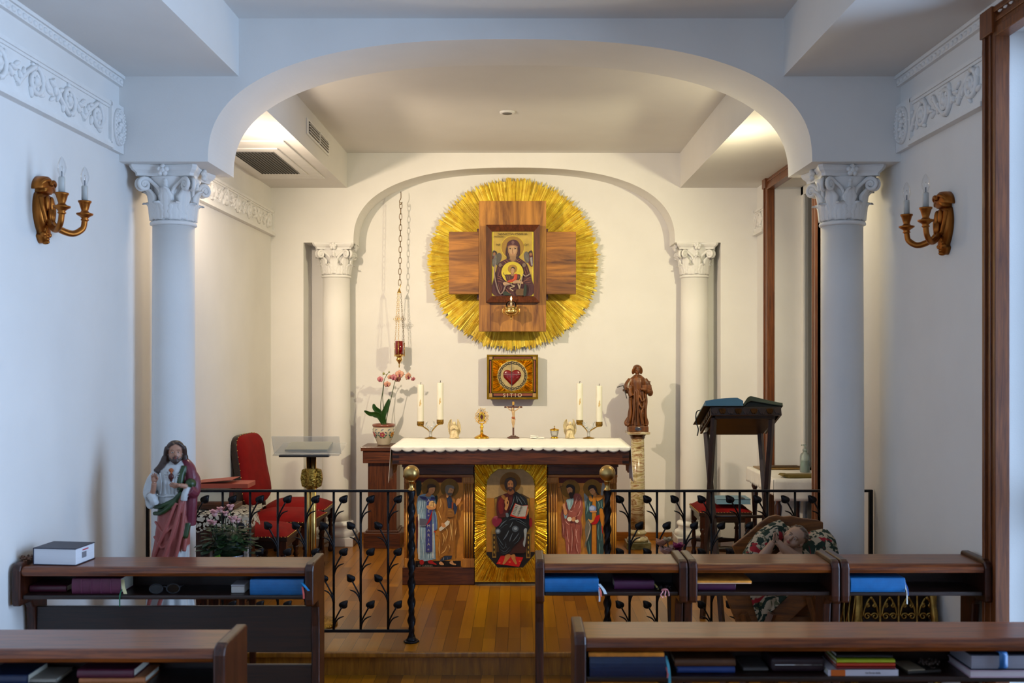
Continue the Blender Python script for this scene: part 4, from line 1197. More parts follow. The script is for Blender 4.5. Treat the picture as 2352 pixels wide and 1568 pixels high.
# painted boards with two saints each
def board(px0, px1, py0, py1, y, name='painted_board'): pass
YPN = YAF + .032
def L6(x, y): return (X(940 + x / 6.82, YPN) - ax, Z(1090 + y / 6.82, YPN) - ZP)
def R6(x, y): return (X(1270 + x / 7.467, YPN) - ax, Z(1080 + y / 7.467, YPN) - ZP)
def folds(lines, c, w=5): return [(stroke2(p, w), c) for p in lines]
left = [
 ([(60, 20), (845, 20), (845, 1465), (60, 1465)], '#b57a2c'), ([(60, 30), (825, 30), (825, 122), (60, 122)], '#4c150d'),
 ([(100, 1345), (808, 1345), (808, 1458), (100, 1458)], '#140d09'),
 (smooth_poly([(110, 120), (180, 95), (195, 200), (170, 300), (120, 330)], 3), '#1c2418'), (smooth_poly([(400, 340), (440, 330), (440, 420), (415, 470)], 3), '#1c2418'),
 ([(110, 660), (135, 640), (135, 1150), (110, 1150)], '#5a130d'),
 (ellipse2(335, 205, 146, 146), '#7c5a14'), (ellipse2(335, 205, 138, 138), '#70500f'), (ellipse2(632, 205, 146, 146), '#7c5a14'), (ellipse2(632, 205, 138, 138), '#70500f'),
 # the saint in blue
 (smooth_poly([(150, 330), (230, 300), (360, 310), (405, 360), (420, 500), (400, 540), (430, 640), (440, 850), (400, 870), (412, 1280), (395, 1320), (150, 1320), (140, 900), (160, 800), (130, 620), (115, 480), (128, 380)], 3), '#7d97a6'),
 ([(135, 610), (160, 620), (165, 1310), (140, 1315)], '#c5c4b8'), ([(380, 540), (412, 640), (432, 860), (385, 870)], '#4e5f8c'), ([(355, 780), (385, 760), (382, 1300), (355, 1300)], '#b4bcba'),
] + folds([[(170, 380), (175, 470), (150, 560)], [(210, 390), (205, 500), (190, 600)], [(240, 390), (238, 470), (235, 540)], [(180, 620), (182, 650), (180, 680)], [(215, 600), (216, 640), (215, 680)], [(200, 800), (190, 950), (210, 1060)], [(235, 800), (250, 940), (240, 1060)], [(180, 1060), (185, 1180), (180, 1300)], [(220, 1080), (222, 1200), (220, 1310)], [(300, 1220), (302, 1260), (300, 1310)], [(340, 1220), (342, 1270), (335, 1310)]], '#b9cbd0', 8) + folds([[(190, 400), (192, 500), (172, 590)], [(225, 400), (222, 490), (215, 570)], [(250, 420), (250, 520), (252, 640)], [(175, 800), (176, 1000), (178, 1280)], [(205, 1070), (206, 1180), (204, 1300)], [(260, 1220), (262, 1260), (258, 1310)], [(320, 1220), (322, 1270), (318, 1310)]], '#48606e', 6) + [
 (smooth_poly([(160, 335), (265, 345), (268, 390), (210, 380)], 3), '#2e3466'), (smooth_poly([(345, 345), (400, 350), (398, 395), (345, 385)], 3), '#2e3466'),
 ([(275, 370), (355, 370), (355, 540), (362, 1200), (258, 1210), (262, 800), (272, 540)], '#33366f'),
 ([(165, 680), (300, 690), (265, 795), (165, 780)], '#50505f'), ([(165, 780), (262, 792), (262, 800), (165, 788)], '#7d7d88'),
 ([(372, 540), (345, 700), (320, 740), (262, 790), (290, 740), (330, 640)], '#9c0d10'),
 (smooth_poly([(270, 490), (310, 470), (420, 450), (415, 520), (370, 540), (300, 535)], 3), '#b57c4a'), (ellipse2(358, 455, 50, 52), '#c9a066'), (stroke2([(381, 405), (381, 500)], 7, False, 2), '#4a2c12'), (stroke2([(350, 432), (412, 432)], 7, False, 2), '#4a2c12'),
 (smooth_poly([(250, 320), (290, 280), (300, 230), (350, 260), (350, 310), (310, 340)], 3), '#a8733f'),
 (smooth_poly([(300, 210), (340, 190), (405, 200), (400, 250), (365, 295), (325, 290), (310, 250)], 3), '#bd8a58'),
 (smooth_poly([(285, 180), (300, 150), (350, 140), (410, 160), (412, 190), (350, 195), (310, 215), (300, 270), (265, 280), (290, 230)], 3), '#3c2816'), (stroke2([(330, 200), (405, 192)], 8), '#a88c5a'), (stroke2([(352, 232), (376, 236)], 6), '#2a160c'), (stroke2([(355, 266), (372, 268)], 5), '#6a2c1c'),
 (ellipse2(200, 1362, 36, 38), '#8e1210'), (smooth_poly([(295, 1340), (350, 1330), (385, 1360), (430, 1390), (420, 1402), (370, 1390), (310, 1380)], 3), '#8e1210'), ([(385, 870), (420, 880), (410, 905), (392, 890)], '#9c0d10'),
 # the saint in brown
 (smooth_poly([(520, 310), (590, 300), (690, 340), (730, 420), (740, 480), (720, 620), (745, 800), (720, 960), (700, 1120), (690, 1250), (560, 1260), (465, 1310), (445, 1220), (480, 860), (450, 640), (430, 520), (440, 420), (480, 340)], 3), '#87571f'),
] + folds([[(490, 370), (500, 450), (480, 520)], [(460, 560), (480, 620), (510, 700)], [(560, 800), (600, 900), (560, 1040)], [(520, 900), (550, 980), (520, 1100)], [(640, 760), (660, 900), (640, 1020)], [(620, 680), (650, 800), (660, 940)], [(480, 1000), (470, 1150), (480, 1260)], [(500, 1230), (560, 1180), (600, 1080)], [(620, 1080), (640, 1140), (620, 1200)], [(680, 700), (670, 860), (680, 1020)], [(740, 820), (730, 880), (722, 940)]], '#c39a5a', 12) + folds([[(520, 400), (540, 500), (520, 620)], [(600, 660), (560, 760), (520, 800)], [(700, 660), (690, 760), (700, 900)], [(500, 880), (520, 1040), (490, 1180)], [(620, 800), (610, 960), (590, 1120)], [(660, 1040), (640, 1150), (610, 1230)], [(560, 1020), (530, 1140), (490, 1220)]], '#5a340f', 7) + [
 (smooth_poly([(590, 350), (650, 330), (680, 420), (690, 510), (615, 515), (600, 430)], 3), '#1d2840'), (stroke2([(620, 380), (630, 440), (625, 500)], 8), '#3c4d70'), ([(668, 420), (692, 420), (692, 530), (668, 520)], '#7a3416'), (smooth_poly([(700, 430), (740, 470), (755, 520), (720, 620), (700, 560)], 3), '#1f2a42'),
 (smooth_poly([(600, 530), (650, 515), (700, 550), (700, 645), (590, 650), (598, 590)], 3), '#7a4f1d'), (stroke2([(605, 560), (650, 545), (690, 565)], 8), '#a87b3e'), (stroke2([(600, 610), (650, 600), (695, 612)], 8), '#94682f'),
 (smooth_poly([(740, 400), (770, 360), (800, 370), (815, 335), (818, 380), (790, 440), (765, 460), (740, 480)], 3), '#b57c4a'),
 ([(470, 830), (600, 705), (640, 720), (625, 770), (500, 870), (478, 868)], '#b7b0a0'), (smooth_poly([(515, 740), (560, 760), (575, 800), (540, 815), (510, 790)], 3), '#b57c4a'),
 (smooth_poly([(575, 260), (610, 260), (620, 330), (590, 350)], 3), '#a8733f'), (smooth_poly([(600, 200), (650, 185), (700, 200), (690, 270), (650, 300), (610, 290)], 3), '#b48456'),
 (smooth_poly([(570, 180), (610, 150), (680, 160), (708, 185), (700, 215), (640, 200), (615, 250), (600, 290), (570, 260)], 3), '#6d675c'), (smooth_poly([(600, 275), (640, 275), (680, 282), (665, 318), (625, 320), (605, 300)], 3), '#5c564e'), (stroke2([(645, 228), (680, 236)], 6), '#2a160c'), (stroke2([(650, 285), (672, 287)], 4), '#6a2c1c'),
 ([(560, 1260), (675, 1255), (665, 1310), (480, 1345), (500, 1310)], '#1f2a3c'), (stroke2([(540, 1280), (545, 1300), (535, 1330)], 8), '#8d8a80'), (stroke2([(600, 1275), (604, 1295), (600, 1320)], 7), '#5f6470'),
 (smooth_poly([(470, 1370), (500, 1345), (545, 1380), (540, 1400), (490, 1396)], 3), '#b08258'), (smooth_poly([(640, 1350), (680, 1330), (700, 1370), (738, 1385), (725, 1402), (670, 1390), (640, 1375)], 3), '#b08258'),
]
pp = painting(left, L6, -.0005 + .032, .0003, 1.22)
pp.build('painted_board', altar)
WHT = paint('#c9c4b4')
def at6(f, x, y, dy): p = f(x, y); return (p[0], dy, p[1])
for ch, yy in (('A', 395), ('V', 490), ('E', 560), ('M', 790), ('A', 860), ('R', 935), ('I', 1010), ('A', 1075)):
    if ch == 'V': continue
    text(ch, .0275, WHT, at6(L6, 310, yy, .032 - .0300), altar)
text('✦'.replace('✦', '*'), .03, WHT, at6(L6, 308, 640, .032 - .030), altar); text('*', .03, WHT, at6(L6, 306, 1172, .032 - .030), altar)
text('ST. GABRIEL', .0200, paint('#8a8274'), at6(L6, 262, 1415, .032 - .030), altar)
right = [
 ([(75, 20), (1010, 20), (1010, 1620), (75, 1620)], '#ae742a'), ([(105, 105), (880, 105), (880, 215), (105, 215)], '#4c150d'), ([(105, 1500), (1000, 1500), (1000, 1610), (105, 1610)], '#140d09'),
 (ellipse2(300, 315, 165, 160), '#7c5a14'), (ellipse2(300, 315, 156, 151), '#7a5714'), (ellipse2(675, 305, 158, 155), '#7c5a14'), (ellipse2(675, 305, 150, 147), '#7a5714'),
 (smooth_poly([(850, 210), (890, 260), (880, 360), (840, 440), (820, 400)], 3), '#8d8f86'), (smooth_poly([(530, 390), (600, 460), (640, 540), (560, 640), (545, 560)], 3), '#7f8a8a'),
 (stroke2([(120, 225), (150, 380), (200, 640), (220, 800)], 7, False), '#3a2412'), (stroke2([(85, 298), (180, 262)], 6, False, 2), '#3a2412'),
 (smooth_poly([(230, 500), (300, 460), (390, 390), (480, 430), (510, 560), (510, 720), (480, 830), (500, 1000), (480, 1200), (460, 1440), (250, 1440), (210, 1180), (160, 1120), (150, 900), (140, 720), (200, 620)], 3), '#8a4a3e'),
] + folds([[(460, 470), (470, 580), (440, 660)], [(420, 440), (390, 540), (360, 640)], [(470, 680), (440, 760), (380, 790)], [(270, 680), (310, 700), (340, 690)], [(390, 1000), (400, 1120), (430, 1240)], [(420, 1000), (400, 1060), (390, 1120)], [(240, 1000), (250, 1120), (270, 1230)], [(320, 960), (330, 1150), (320, 1380)], [(280, 930), (240, 900), (215, 860)], [(260, 1250), (270, 1340), (270, 1430)], [(400, 1250), (410, 1330), (440, 1420)], [(170, 900), (180, 1000), (185, 1100)]], '#c08a7c', 13) + folds([[(490, 450), (420, 540), (370, 600)], [(440, 700), (400, 820), (380, 1000)], [(300, 880), (310, 1040), (300, 1240)], [(345, 900), (350, 1100), (345, 1420)], [(220, 900), (215, 1040), (240, 1150)], [(480, 900), (470, 1060), (480, 1180)], [(290, 1240), (295, 1340), (285, 1430)], [(380, 1220), (385, 1320), (400, 1420)]], '#5a1e14', 9) + [
 (smooth_poly([(230, 500), (300, 480), (350, 470), (345, 560), (290, 670), (260, 650), (240, 560)], 3), '#7d989c'), (stroke2([(270, 510), (280, 570), (285, 640)], 7), '#b3c6c4'), (stroke2([(320, 500), (320, 560), (300, 620)], 7), '#4a666a'), ([(180, 740), (220, 780), (250, 740), (230, 820), (205, 825)], '#6d8a94'),
 (smooth_poly([(165, 580), (200, 560), (215, 620), (245, 700), (225, 760), (190, 740), (175, 640)], 3), '#b07a54'), (ellipse2(283, 830, 40, 38), '#c9c2ae'), ([(375, 850), (430, 835), (443, 870), (420, 895), (385, 885)], '#c9c2ae'), (smooth_poly([(320, 815), (370, 790), (385, 840), (350, 870), (325, 858)], 3), '#b07a54'),
 (smooth_poly([(235, 300), (280, 280), (330, 300), (330, 360), (300, 400), (260, 390)], 3), '#b07f52'), (smooth_poly([(225, 270), (260, 235), (340, 245), (375, 300), (365, 400), (330, 430), (340, 330), (290, 280), (240, 300)], 3), '#1e140c'), (smooth_poly([(270, 385), (310, 370), (350, 400), (340, 470), (300, 475), (280, 430)], 3), '#2c1e12'), (stroke2([(250, 335), (285, 330)], 6), '#22130a'), (stroke2([(270, 388), (300, 384)], 5), '#6a2c1c'),
 (smooth_poly([(610, 440), (690, 420), (800, 430), (855, 480), (860, 660), (830, 700), (860, 900), (855, 1100), (860, 1440), (600, 1440), (560, 900), (550, 700), (570, 560)], 3), '#2c4444'),
] + folds([[(580, 560), (590, 660), (570, 740)], [(640, 520), (620, 600), (610, 700)], [(770, 520), (790, 580), (780, 650)], [(820, 520), (830, 600), (850, 640)], [(780, 920), (770, 1060), (780, 1180)], [(820, 900), (830, 1040), (820, 1200)], [(610, 1200), (620, 1320), (630, 1430)], [(790, 1240), (800, 1330), (790, 1430)]], '#6d8f8a', 11) + [
 (smooth_poly([(610, 440), (650, 430), (680, 490), (660, 530), (620, 500)], 3), '#a86c1f'), (smooth_poly([(740, 420), (820, 415), (855, 460), (800, 505), (750, 520)], 3), '#a86c1f'), ([(685, 430), (730, 430), (735, 620), (740, 1440), (665, 1440), (668, 620)], '#a86a18'), ([(735, 620), (745, 620), (750, 1440), (740, 1440)], '#5a2c12'), ([(660, 900), (668, 900), (665, 1440), (655, 1440)], '#5a2c12'), (smooth_poly([(795, 665), (850, 665), (865, 900), (850, 1040), (830, 930), (810, 850)], 3), '#a86a18'),
 (ellipse2(676, 648, 62, 58), '#6c7fae'), (ellipse2(670, 640, 40, 36), '#9aa8c6'), (smooth_poly([(635, 690), (740, 685), (735, 712), (650, 710)], 3), '#b07a54'), (smooth_poly([(600, 820), (640, 840), (690, 840), (660, 890), (630, 890)], 3), '#b5823e'),
 (smooth_poly([(730, 780), (800, 755), (785, 850), (730, 915), (650, 910), (700, 860)], 3), '#9c0a0e'), (smooth_poly([(575, 850), (620, 860), (650, 980), (610, 1140), (570, 1240), (545, 1330), (540, 1260), (560, 1160), (545, 1000)], 3), '#5f594f'), (stroke2([(610, 880), (635, 980), (600, 1120), (570, 1200)], 16), '#9a9286'), ([(825, 940), (845, 940), (852, 1080), (838, 1060)], '#9c0a0e'),
 (smooth_poly([(620, 320), (680, 300), (720, 320), (720, 390), (690, 410), (650, 390)], 3), '#b98656'), (smooth_poly([(600, 290), (630, 245), (700, 245), (740, 290), (760, 370), (800, 410), (760, 400), (720, 340), (690, 300), (640, 310), (610, 340)], 3), '#24160d'), (smooth_poly([(690, 390), (735, 380), (740, 430), (700, 440)], 3), '#a8733f'), (stroke2([(632, 345), (660, 340)], 5), '#2a160c'), (stroke2([(655, 378), (680, 376)], 4), '#6a2c1c'),
]
pp = painting(right, R6, -.0005 + .032, .0003, 1.22); pp.build('painted_board', altar)
text('S. ANDREA', .0165, paint('#6a3a1c'), at6(R6, 280, 160, .032 - .0285), altar)

# altar cloth with a scalloped edge, hanging longer at both ends
cl = MB()
cx0, cx1 = top0 + ax - .006, top1 + ax + .006
yf, yb = 6.75 - .004, 6.75 + .745
zt = AT + .0005
def front_drop(u):
    n = 22; s_ = abs(sin(pi * u * n)); return .016 + .016 * s_ ** .7 + .006 * sin(u * 9)
def cloth_top(u, v):
    x = cx0 + (cx1 - cx0) * u; y = yf + (yb - yf) * v
    return (x, y, zt + .003 + .0015 * sin(u * 37) * sin(v * 9) + .001 * sin(u * 80 + v * 20))
cl.grid(cloth_top, 60, 10, WHITECLOTH, thick=.002)
cl.grid(lambda u, v: (cx0 + (cx1 - cx0) * u, yf - .005 - .003 * sin(u * 60) * v, zt + .003 - front_drop(u) * (1 - v)), 264, 3, WHITECLOTH, thick=.002)
for sg, xe in ((-1, cx0), (1, cx1)):
    def side(u, v):
        y = yf + (yb - yf) * u
        d = (.15 + .09 * (1 - u) + .012 * abs(sin(u * 40)))
        return (xe + sg * (.004 + .016 * v + .008 * sin(u * 22) * v), y, zt + .003 - d * v)
    cl.grid(side, 90, 8, WHITECLOTH, thick=.002)
o = cl.build('altar_cloth'); tag(o, 'white scalloped linen cloth covering the altar top', 'altar cloth')
# ------------------------------------------------------------------ gold sunburst, wooden cross and icon on the niche wall
def ring_pts(cx_, cz_, r, n, y): return [(cx_ + r * cos(2 * pi * i / n), y, cz_ + r * sin(2 * pi * i / n)) for i in range(n)]
DS = 8.47
sx_, sz_, sr = X(1180, DS), Z(606, DS), 197 * DS / F
t = thing('sunburst', 'large gold sunburst disc of jagged rays on the niche wall, behind the wooden cross', 'sunburst', (sx_, DS, sz_))
rnd = random.Random(5)
b = MB(); o = []
for i in range(150):
    a = 2 * pi * i / 150; o.append(((sr * (.955 + .02 * rnd.random())) * cos(a), (sr * (.955 + .02 * rnd.random())) * sin(a)))
b.prism(o, .03, .078, GOLDLEAFB); b.build('backing_disc', t)
b = MB()
gold_rays(b, 0, 0, lambda x, z: x * x + z * z < (sr * 1.05) ** 2, .18, sr * .985, 760, .030, GOLDLEAFB, rnd, .0046, layers=4, dz=.0058, jag=.055)
b.build('gold_rays', t)
DC = 8.305
t = thing('wooden_cross', 'broad wooden cross with short arms hung on the gold sunburst', 'cross', (X(1177, DC), DC, Z(604, DC)))
ox, oz = t.location.x, t.location.z
b = MB(); b.box(X(1100, DC) - ox, X(1254.5, DC) - ox, -.006, .10, Z(761, DC) - oz, Z(461.5, DC) - oz, CHERRYZ); b.build('vertical_beam', t, bevel=.003)
for p0, p1 in ((1031, 1100), (1254.5, 1323)):
    b = MB(); b.box(X(p0, DC) - ox, X(p1, DC) - ox, 0, .10, Z(675, DC) - oz, Z(532, DC) - oz, CHERRYX); b.build('side_arm', t, bevel=.003)
b = MB(); b.box(-.30, .30, .10, .11, -.30, .30, WALNUT); b.build('mounting_block', t)
# framed icon
DI = 8.24
t = thing('framed_icon', 'framed painted icon of a hooded woman with a child, mounted on the wooden cross', 'picture', (X(1178, DI), DI, Z(605, DI)))
ox, oz = t.location.x, t.location.z
fx0, fx1, fz0, fz1 = X(1116, DI) - ox, X(1240, DI) - ox, Z(694, DI) - oz, Z(516, DI) - oz
ix0, ix1, iz0, iz1 = X(1129.5, DI) - ox, X(1226.5, DI) - ox, Z(679.5, DI) - oz, Z(531, DI) - oz
b = MB()
def mitre(q):
    (a, c, d, e) = q
    vs = []
    for yy, pts in ((-.010, None),):
        pass
    for (x, z) in q: vs.append((x, -.008, z))
    for (x, z) in q: vs.append((x, .056, z))
    vs[2] = (q[2][0], .012, q[2][1]); vs[3] = (q[3][0], .012, q[3][1])
    b.add(vs, [(0, 1, 2, 3), (7, 6, 5, 4), (0, 4, 5, 1), (1, 5, 6, 2), (2, 6, 7, 3), (3, 7, 4, 0)], FRAMEW)
mitre([(fx0, fz0), (fx1, fz0), (ix1, iz0), (ix0, iz0)]); mitre([(fx1, fz0), (fx1, fz1), (ix1, iz1), (ix1, iz0)])
mitre([(fx1, fz1), (fx0, fz1), (ix0, iz1), (ix1, iz1)]); mitre([(fx0, fz1), (fx0, fz0), (ix0, iz0), (ix0, iz1)])
b.build('frame', t)
DP = DI + .03
def M6(x, y): return (X(1110 + x / 6.536, DP) - ox, Z(500 + y / 6.536, DP) - oz)
GOLDP = mat('gold_ground', '#b59848', rough=.45, metal=.6, var=.15, scale=12)
GOLDH = mat('gold_halo', '#967436', rough=.5, metal=.5, var=.10, scale=20)
GOLDB = gold('gold_bright', '#f0cf4a', .35, 0.0, 20, .10, 20)
RB, RB2, RB3 = '#3f1420', '#6b3a34', '#2a0c16'
icon = [
 ([(100, 190), (770, 190), (770, 1190), (100, 1190)], GOLDP),
 ([(128, 215), (152, 215), (152, 1165), (128, 1165)], GOLDB), ([(732, 215), (752, 215), (752, 1175), (732, 1175)], GOLDB),
 (ellipse2(442, 445, 178, 176, 40), GOLDB), (ellipse2(442, 445, 170, 168, 40), GOLDH),
 # angels at both sides
 (smooth_poly([(140, 510), (185, 498), (210, 530), (190, 590), (210, 620), (190, 718), (136, 718)], 3), '#5d5a58'), (smooth_poly([(200, 560), (240, 525), (275, 560), (268, 630), (215, 710), (185, 700), (200, 640)], 3), '#4b4640'), (ellipse2(172, 530, 34, 34), '#2a1c14'), (ellipse2(166, 545, 20, 24), '#8a5f40'), ([(138, 575), (165, 580), (150, 620), (138, 620)], '#4a1420'),
 (smooth_poly([(740, 510), (700, 498), (675, 530), (690, 590), (660, 640), (700, 720), (744, 720)], 3), '#4a1420'), (smooth_poly([(680, 540), (645, 505), (610, 550), (622, 640), (660, 680), (690, 640)], 3), '#57524e'), (ellipse2(708, 530, 32, 30), '#2a1c14'), (ellipse2(712, 548, 20, 24), '#8a5f40'), ([(700, 600), (735, 590), (742, 718), (720, 720)], '#8a8688'),
] + [(stroke2([(150 + k * 14, 630), (148 + k * 16, 670), (146 + k * 15, 712)], 5), '#8d8a8a') for k in range(4)] + [(stroke2([(636 + k * 10, 550 + k * 8), (640 + k * 12, 600), (665 + k * 6, 650)], 4), '#817a76') for k in range(3)] + [
 # mantle
 (smooth_poly([(350, 440), (370, 370), (440, 330), (510, 350), (550, 430), (548, 560), (535, 600), (620, 660), (665, 720), (700, 830), (722, 900), (730, 1165), (160, 1165), (165, 890), (200, 780), (230, 690), (280, 650), (352, 612), (335, 540)], 4), RB),
 (ellipse2(445, 372, 22, 24), '#6b4a48'), (smooth_poly([(372, 425), (440, 405), (512, 425), (512, 445), (440, 420), (372, 450)], 3), '#7a5144'),
 (smooth_poly([(385, 555), (500, 555), (520, 610), (460, 660), (400, 640), (372, 600)], 3), '#6b4c34'), (smooth_poly([(395, 560), (490, 560), (480, 630), (440, 655), (405, 625)], 3), '#8a6848'),
 (smooth_poly([(375, 440), (440, 418), (510, 440), (516, 500), (490, 560), (445, 580), (395, 560), (370, 500)], 4), '#9a7552'), (smooth_poly([(395, 445), (440, 430), (490, 445), (495, 500), (470, 545), (440, 560), (410, 540), (390, 500)], 4), '#b08c68'),
 (stroke2([(388, 462), (420, 452)], 9), '#2a1a10'), (stroke2([(458, 452), (500, 462)], 9), '#2a1a10'), (ellipse2(407, 468, 13, 6), '#1a0f0a'), (ellipse2(478, 468, 13, 6), '#1a0f0a'),
 (stroke2([(440, 455), (436, 500), (432, 518)], 9), '#7d5a3c'), (ellipse2(443, 522, 13, 5), '#7d5038'), (ellipse2(443, 545, 16, 6), '#8a4638'),
 (smooth_poly([(345, 470), (368, 450), (372, 540), (400, 600), (380, 620), (355, 600)], 3), RB3), (smooth_poly([(535, 460), (515, 450), (514, 540), (490, 600), (512, 620), (535, 590)], 3), RB3),
 (stroke2([(362, 470), (365, 540), (385, 600)], 6), RB2), (stroke2([(524, 470), (522, 540), (505, 595)], 6), RB2),
] + [(stroke2(p, w), c) for p, w, c in [
 ([(300, 645), (330, 670), (350, 690)], 9, '#8a5644'), ([(335, 620), (360, 650), (385, 665)], 9, '#8a5644'), ([(480, 660), (520, 640), (545, 620)], 9, '#8a5644'), ([(500, 680), (540, 660), (570, 640)], 8, '#8a5644'), ([(255, 680), (290, 720), (300, 740)], 8, '#8a5644'), ([(235, 740), (240, 800), (225, 880)], 9, '#7a4a40'), ([(265, 780), (270, 840), (260, 880)], 8, '#7a4a40'), ([(215, 870), (250, 890), (275, 900)], 9, '#8a5644'), ([(205, 910), (250, 920), (300, 945)], 9, '#8a5644'), ([(200, 950), (250, 960), (310, 980)], 8, '#7a4a40'), ([(225, 990), (240, 1060), (255, 1130)], 9, '#7a4a40'), ([(265, 1000), (270, 1060), (262, 1110)], 8, '#7a4a40'),
 ([(640, 730), (660, 790), (680, 850)], 9, '#7a4a40'), ([(615, 780), (640, 840), (650, 880)], 8, '#7a4a40'), ([(640, 930), (680, 910), (710, 900)], 9, '#8a5644'), ([(600, 960), (650, 940), (710, 935)], 9, '#8a5644'), ([(640, 970), (680, 975), (715, 970)], 8, '#7a4a40'), ([(680, 1000), (690, 1070), (685, 1140)], 9, '#3a1a1c'), ([(650, 1010), (655, 1070), (650, 1150)], 9, '#2a1014'),
 ([(330, 1060), (380, 1120), (420, 1145)], 11, '#8a5644'), ([(340, 1100), (380, 1140), (400, 1150)], 8, '#7a4a40'), ([(360, 1040), (420, 1100), (470, 1080)], 9, '#7a4a40')]] + [
 (ellipse2(256, 715, 26, 28), '#6d5a4c'), (ellipse2(612, 712, 28, 30), '#6d5a4c'),
 # medallion with the child
 (ellipse2(438, 822, 164, 160, 44), GOLDB), (ellipse2(440, 772, 72, 66, 30), GOLDH),
 (smooth_poly([(330, 860), (380, 855), (430, 850), (500, 850), (555, 860), (545, 930), (470, 970), (365, 960), (340, 920)], 3), '#42201c'), (stroke2([(350, 870), (370, 920)], 7), '#7a5a3c'), (stroke2([(385, 865), (400, 930)], 7), '#7a5a3c'), (stroke2([(525, 870), (530, 910)], 7), '#7a5a3c'), (stroke2([(300, 820), (310, 850), (340, 885)], 8), '#3a2a18'),
 (smooth_poly([(470, 850), (510, 850), (505, 920), (470, 955), (400, 975), (360, 960), (400, 935), (450, 920)], 3), '#a83418'), (stroke2([(480, 860), (470, 910), (430, 940)], 7), '#c86038'),
 (smooth_poly([(418, 835), (460, 835), (468, 860), (440, 880), (412, 860)], 3), '#8a6848'),
 (smooth_poly([(412, 770), (440, 738), (475, 760), (478, 800), (470, 810), (440, 770), (415, 800)], 3), '#2a1a10'), (smooth_poly([(418, 775), (440, 758), (468, 775), (468, 810), (450, 838), (436, 840), (420, 812)], 3), '#a88460'), (ellipse2(430, 788, 5, 3), '#1a0f0a'), (ellipse2(456, 788, 5, 3), '#1a0f0a'), (ellipse2(443, 822, 7, 3), '#7d4030'),
 # hands and scrolls
 (smooth_poly([(295, 985), (330, 965), (390, 985), (430, 1000), (380, 1015), (320, 1020)], 3), '#a8876a'), (smooth_poly([(440, 970), (490, 940), (560, 950), (595, 970), (590, 995), (520, 985), (460, 990)], 3), '#a8876a'),
] + [(stroke2([(470 + k * 16, 950 + k * 2), (480 + k * 14, 970), (485 + k * 12, 985)], 3), '#7d5f48') for k in range(4)] + [
 (stroke2([(185, 700), (170, 850), (200, 1010), (250, 1140), (300, 1110), (340, 1020), (430, 995)], 17, False), '#7d6a64'), (stroke2([(520, 990), (540, 1050), (555, 1160)], 18, False), '#9a8a72'), (stroke2([(585, 880), (560, 980), (545, 1060)], 15, False), '#9a8a72'), (stroke2([(590, 850), (640, 880), (700, 845)], 13, False), '#8d7d72'), (stroke2([(420, 1010), (470, 1030), (400, 1060), (450, 1100)], 12, False), '#a8987d'),
 (smooth_poly([(500, 1080), (620, 1070), (640, 1160), (500, 1165)], 2), '#5a3f24'), (smooth_poly([(620, 1000), (650, 1040), (640, 1165), (600, 1165)], 3), '#16241c'), (smooth_poly([(300, 1120), (350, 1110), (420, 1160), (310, 1165)], 3), '#1c2a20'),
]
pp = painting(icon, M6, .024, .0003); pp.box(ix0 - .004, ix1 + .004, .0239, .05, iz0 - .004, iz1 + .004, WALNUT)
pp.build('painted_panel', t)
def icn(x, y): p = M6(x, y); return (p[0], .0085, p[1])
INK = paint('#3a2a14')
text('SANCTA MARIA', .0255, INK, icn(442, 250), t, sx=1.35); text('MATER DEI', .0185, INK, icn(235, 288), t, sx=.85, name='lettering')
text('MP', .028, INK, icn(225, 412), t); text('OY', .028, INK, icn(650, 412), t); text('IC', .023, INK, icn(328, 790), t); text('XC', .023, INK, icn(545, 790), t)

# little oil lamp burning in front of the cross
DL = 8.17
t = thing('votive_lamp', 'small gold oil lamp with a burning flame below the framed icon', 'oil lamp', (X(1174, DL), DL, Z(735, DL)))
u = DL / F
b = MB()
b.lathe([(0, 0), (1.5 * u, 1 * u), (2 * u, 3 * u), (1.2 * u, 5 * u), (3 * u, 7 * u), (4 * u, 9 * u), (9 * u, 11 * u), (15 * u, 15 * u), (17 * u, 19 * u), (15 * u, 24 * u), (14 * u, 27 * u), (16 * u, 29 * u), (16 * u, 30.5 * u), (12 * u, 30 * u), (10 * u, 26 * u)], BRASS, 32)
for k in range(8):
    a = 2 * pi * k / 8; b.ell((14.5 * u * cos(a), 14.5 * u * sin(a), 20 * u), (3.4 * u, 3.4 * u, 4 * u), BRASS, 10, 8)
b.build('cup', t)
for sg in (-1, 1):
    b = MB(); b.tube(spline([(sg * 13 * u, 0, 14 * u), (sg * 19 * u, 0, 17 * u), (sg * 19 * u, 0, 25 * u), (sg * 15 * u, 0, 28 * u)], 5), 1.2 * u, BRASS, 8); b.build('handle', t)
b = MB(); b.lathe([(11 * u, 28 * u), (12.5 * u, 33 * u), (11 * u, 40 * u), (8 * u, 43 * u)], thin_glass('lamp_glass', (.93, .88, .84)), 24); b.build('glass', t)
b = MB(); b.lathe([(0, 30 * u), (2.2 * u, 30 * u), (2.2 * u, 44 * u), (0, 45 * u)], mat('wax', '#e8dcc0', .5), 12); b.build('candle', t)
b = MB(); b.lathe([(0, 45.5 * u), (1.3 * u, 46.5 * u), (1.9 * u, 48.5 * u), (1.4 * u, 51.5 * u), (.5 * u, 54 * u), (0, 55.5 * u)], emit('flame', '#ffc878', 14), 12); b.build('flame', t)
b = MB(); b.tube(spline([(0, .002, 13 * u), (0, .06, 8 * u), (0, .10, 16 * u), (0, .128, 22 * u)], 5), 1.5 * u, BRASS, 8); b.prism(ellipse2(0, 22 * u, 5 * u, 5 * u, 16), .1285, .1292, BRASS, 'y'); b.build('bracket', t)

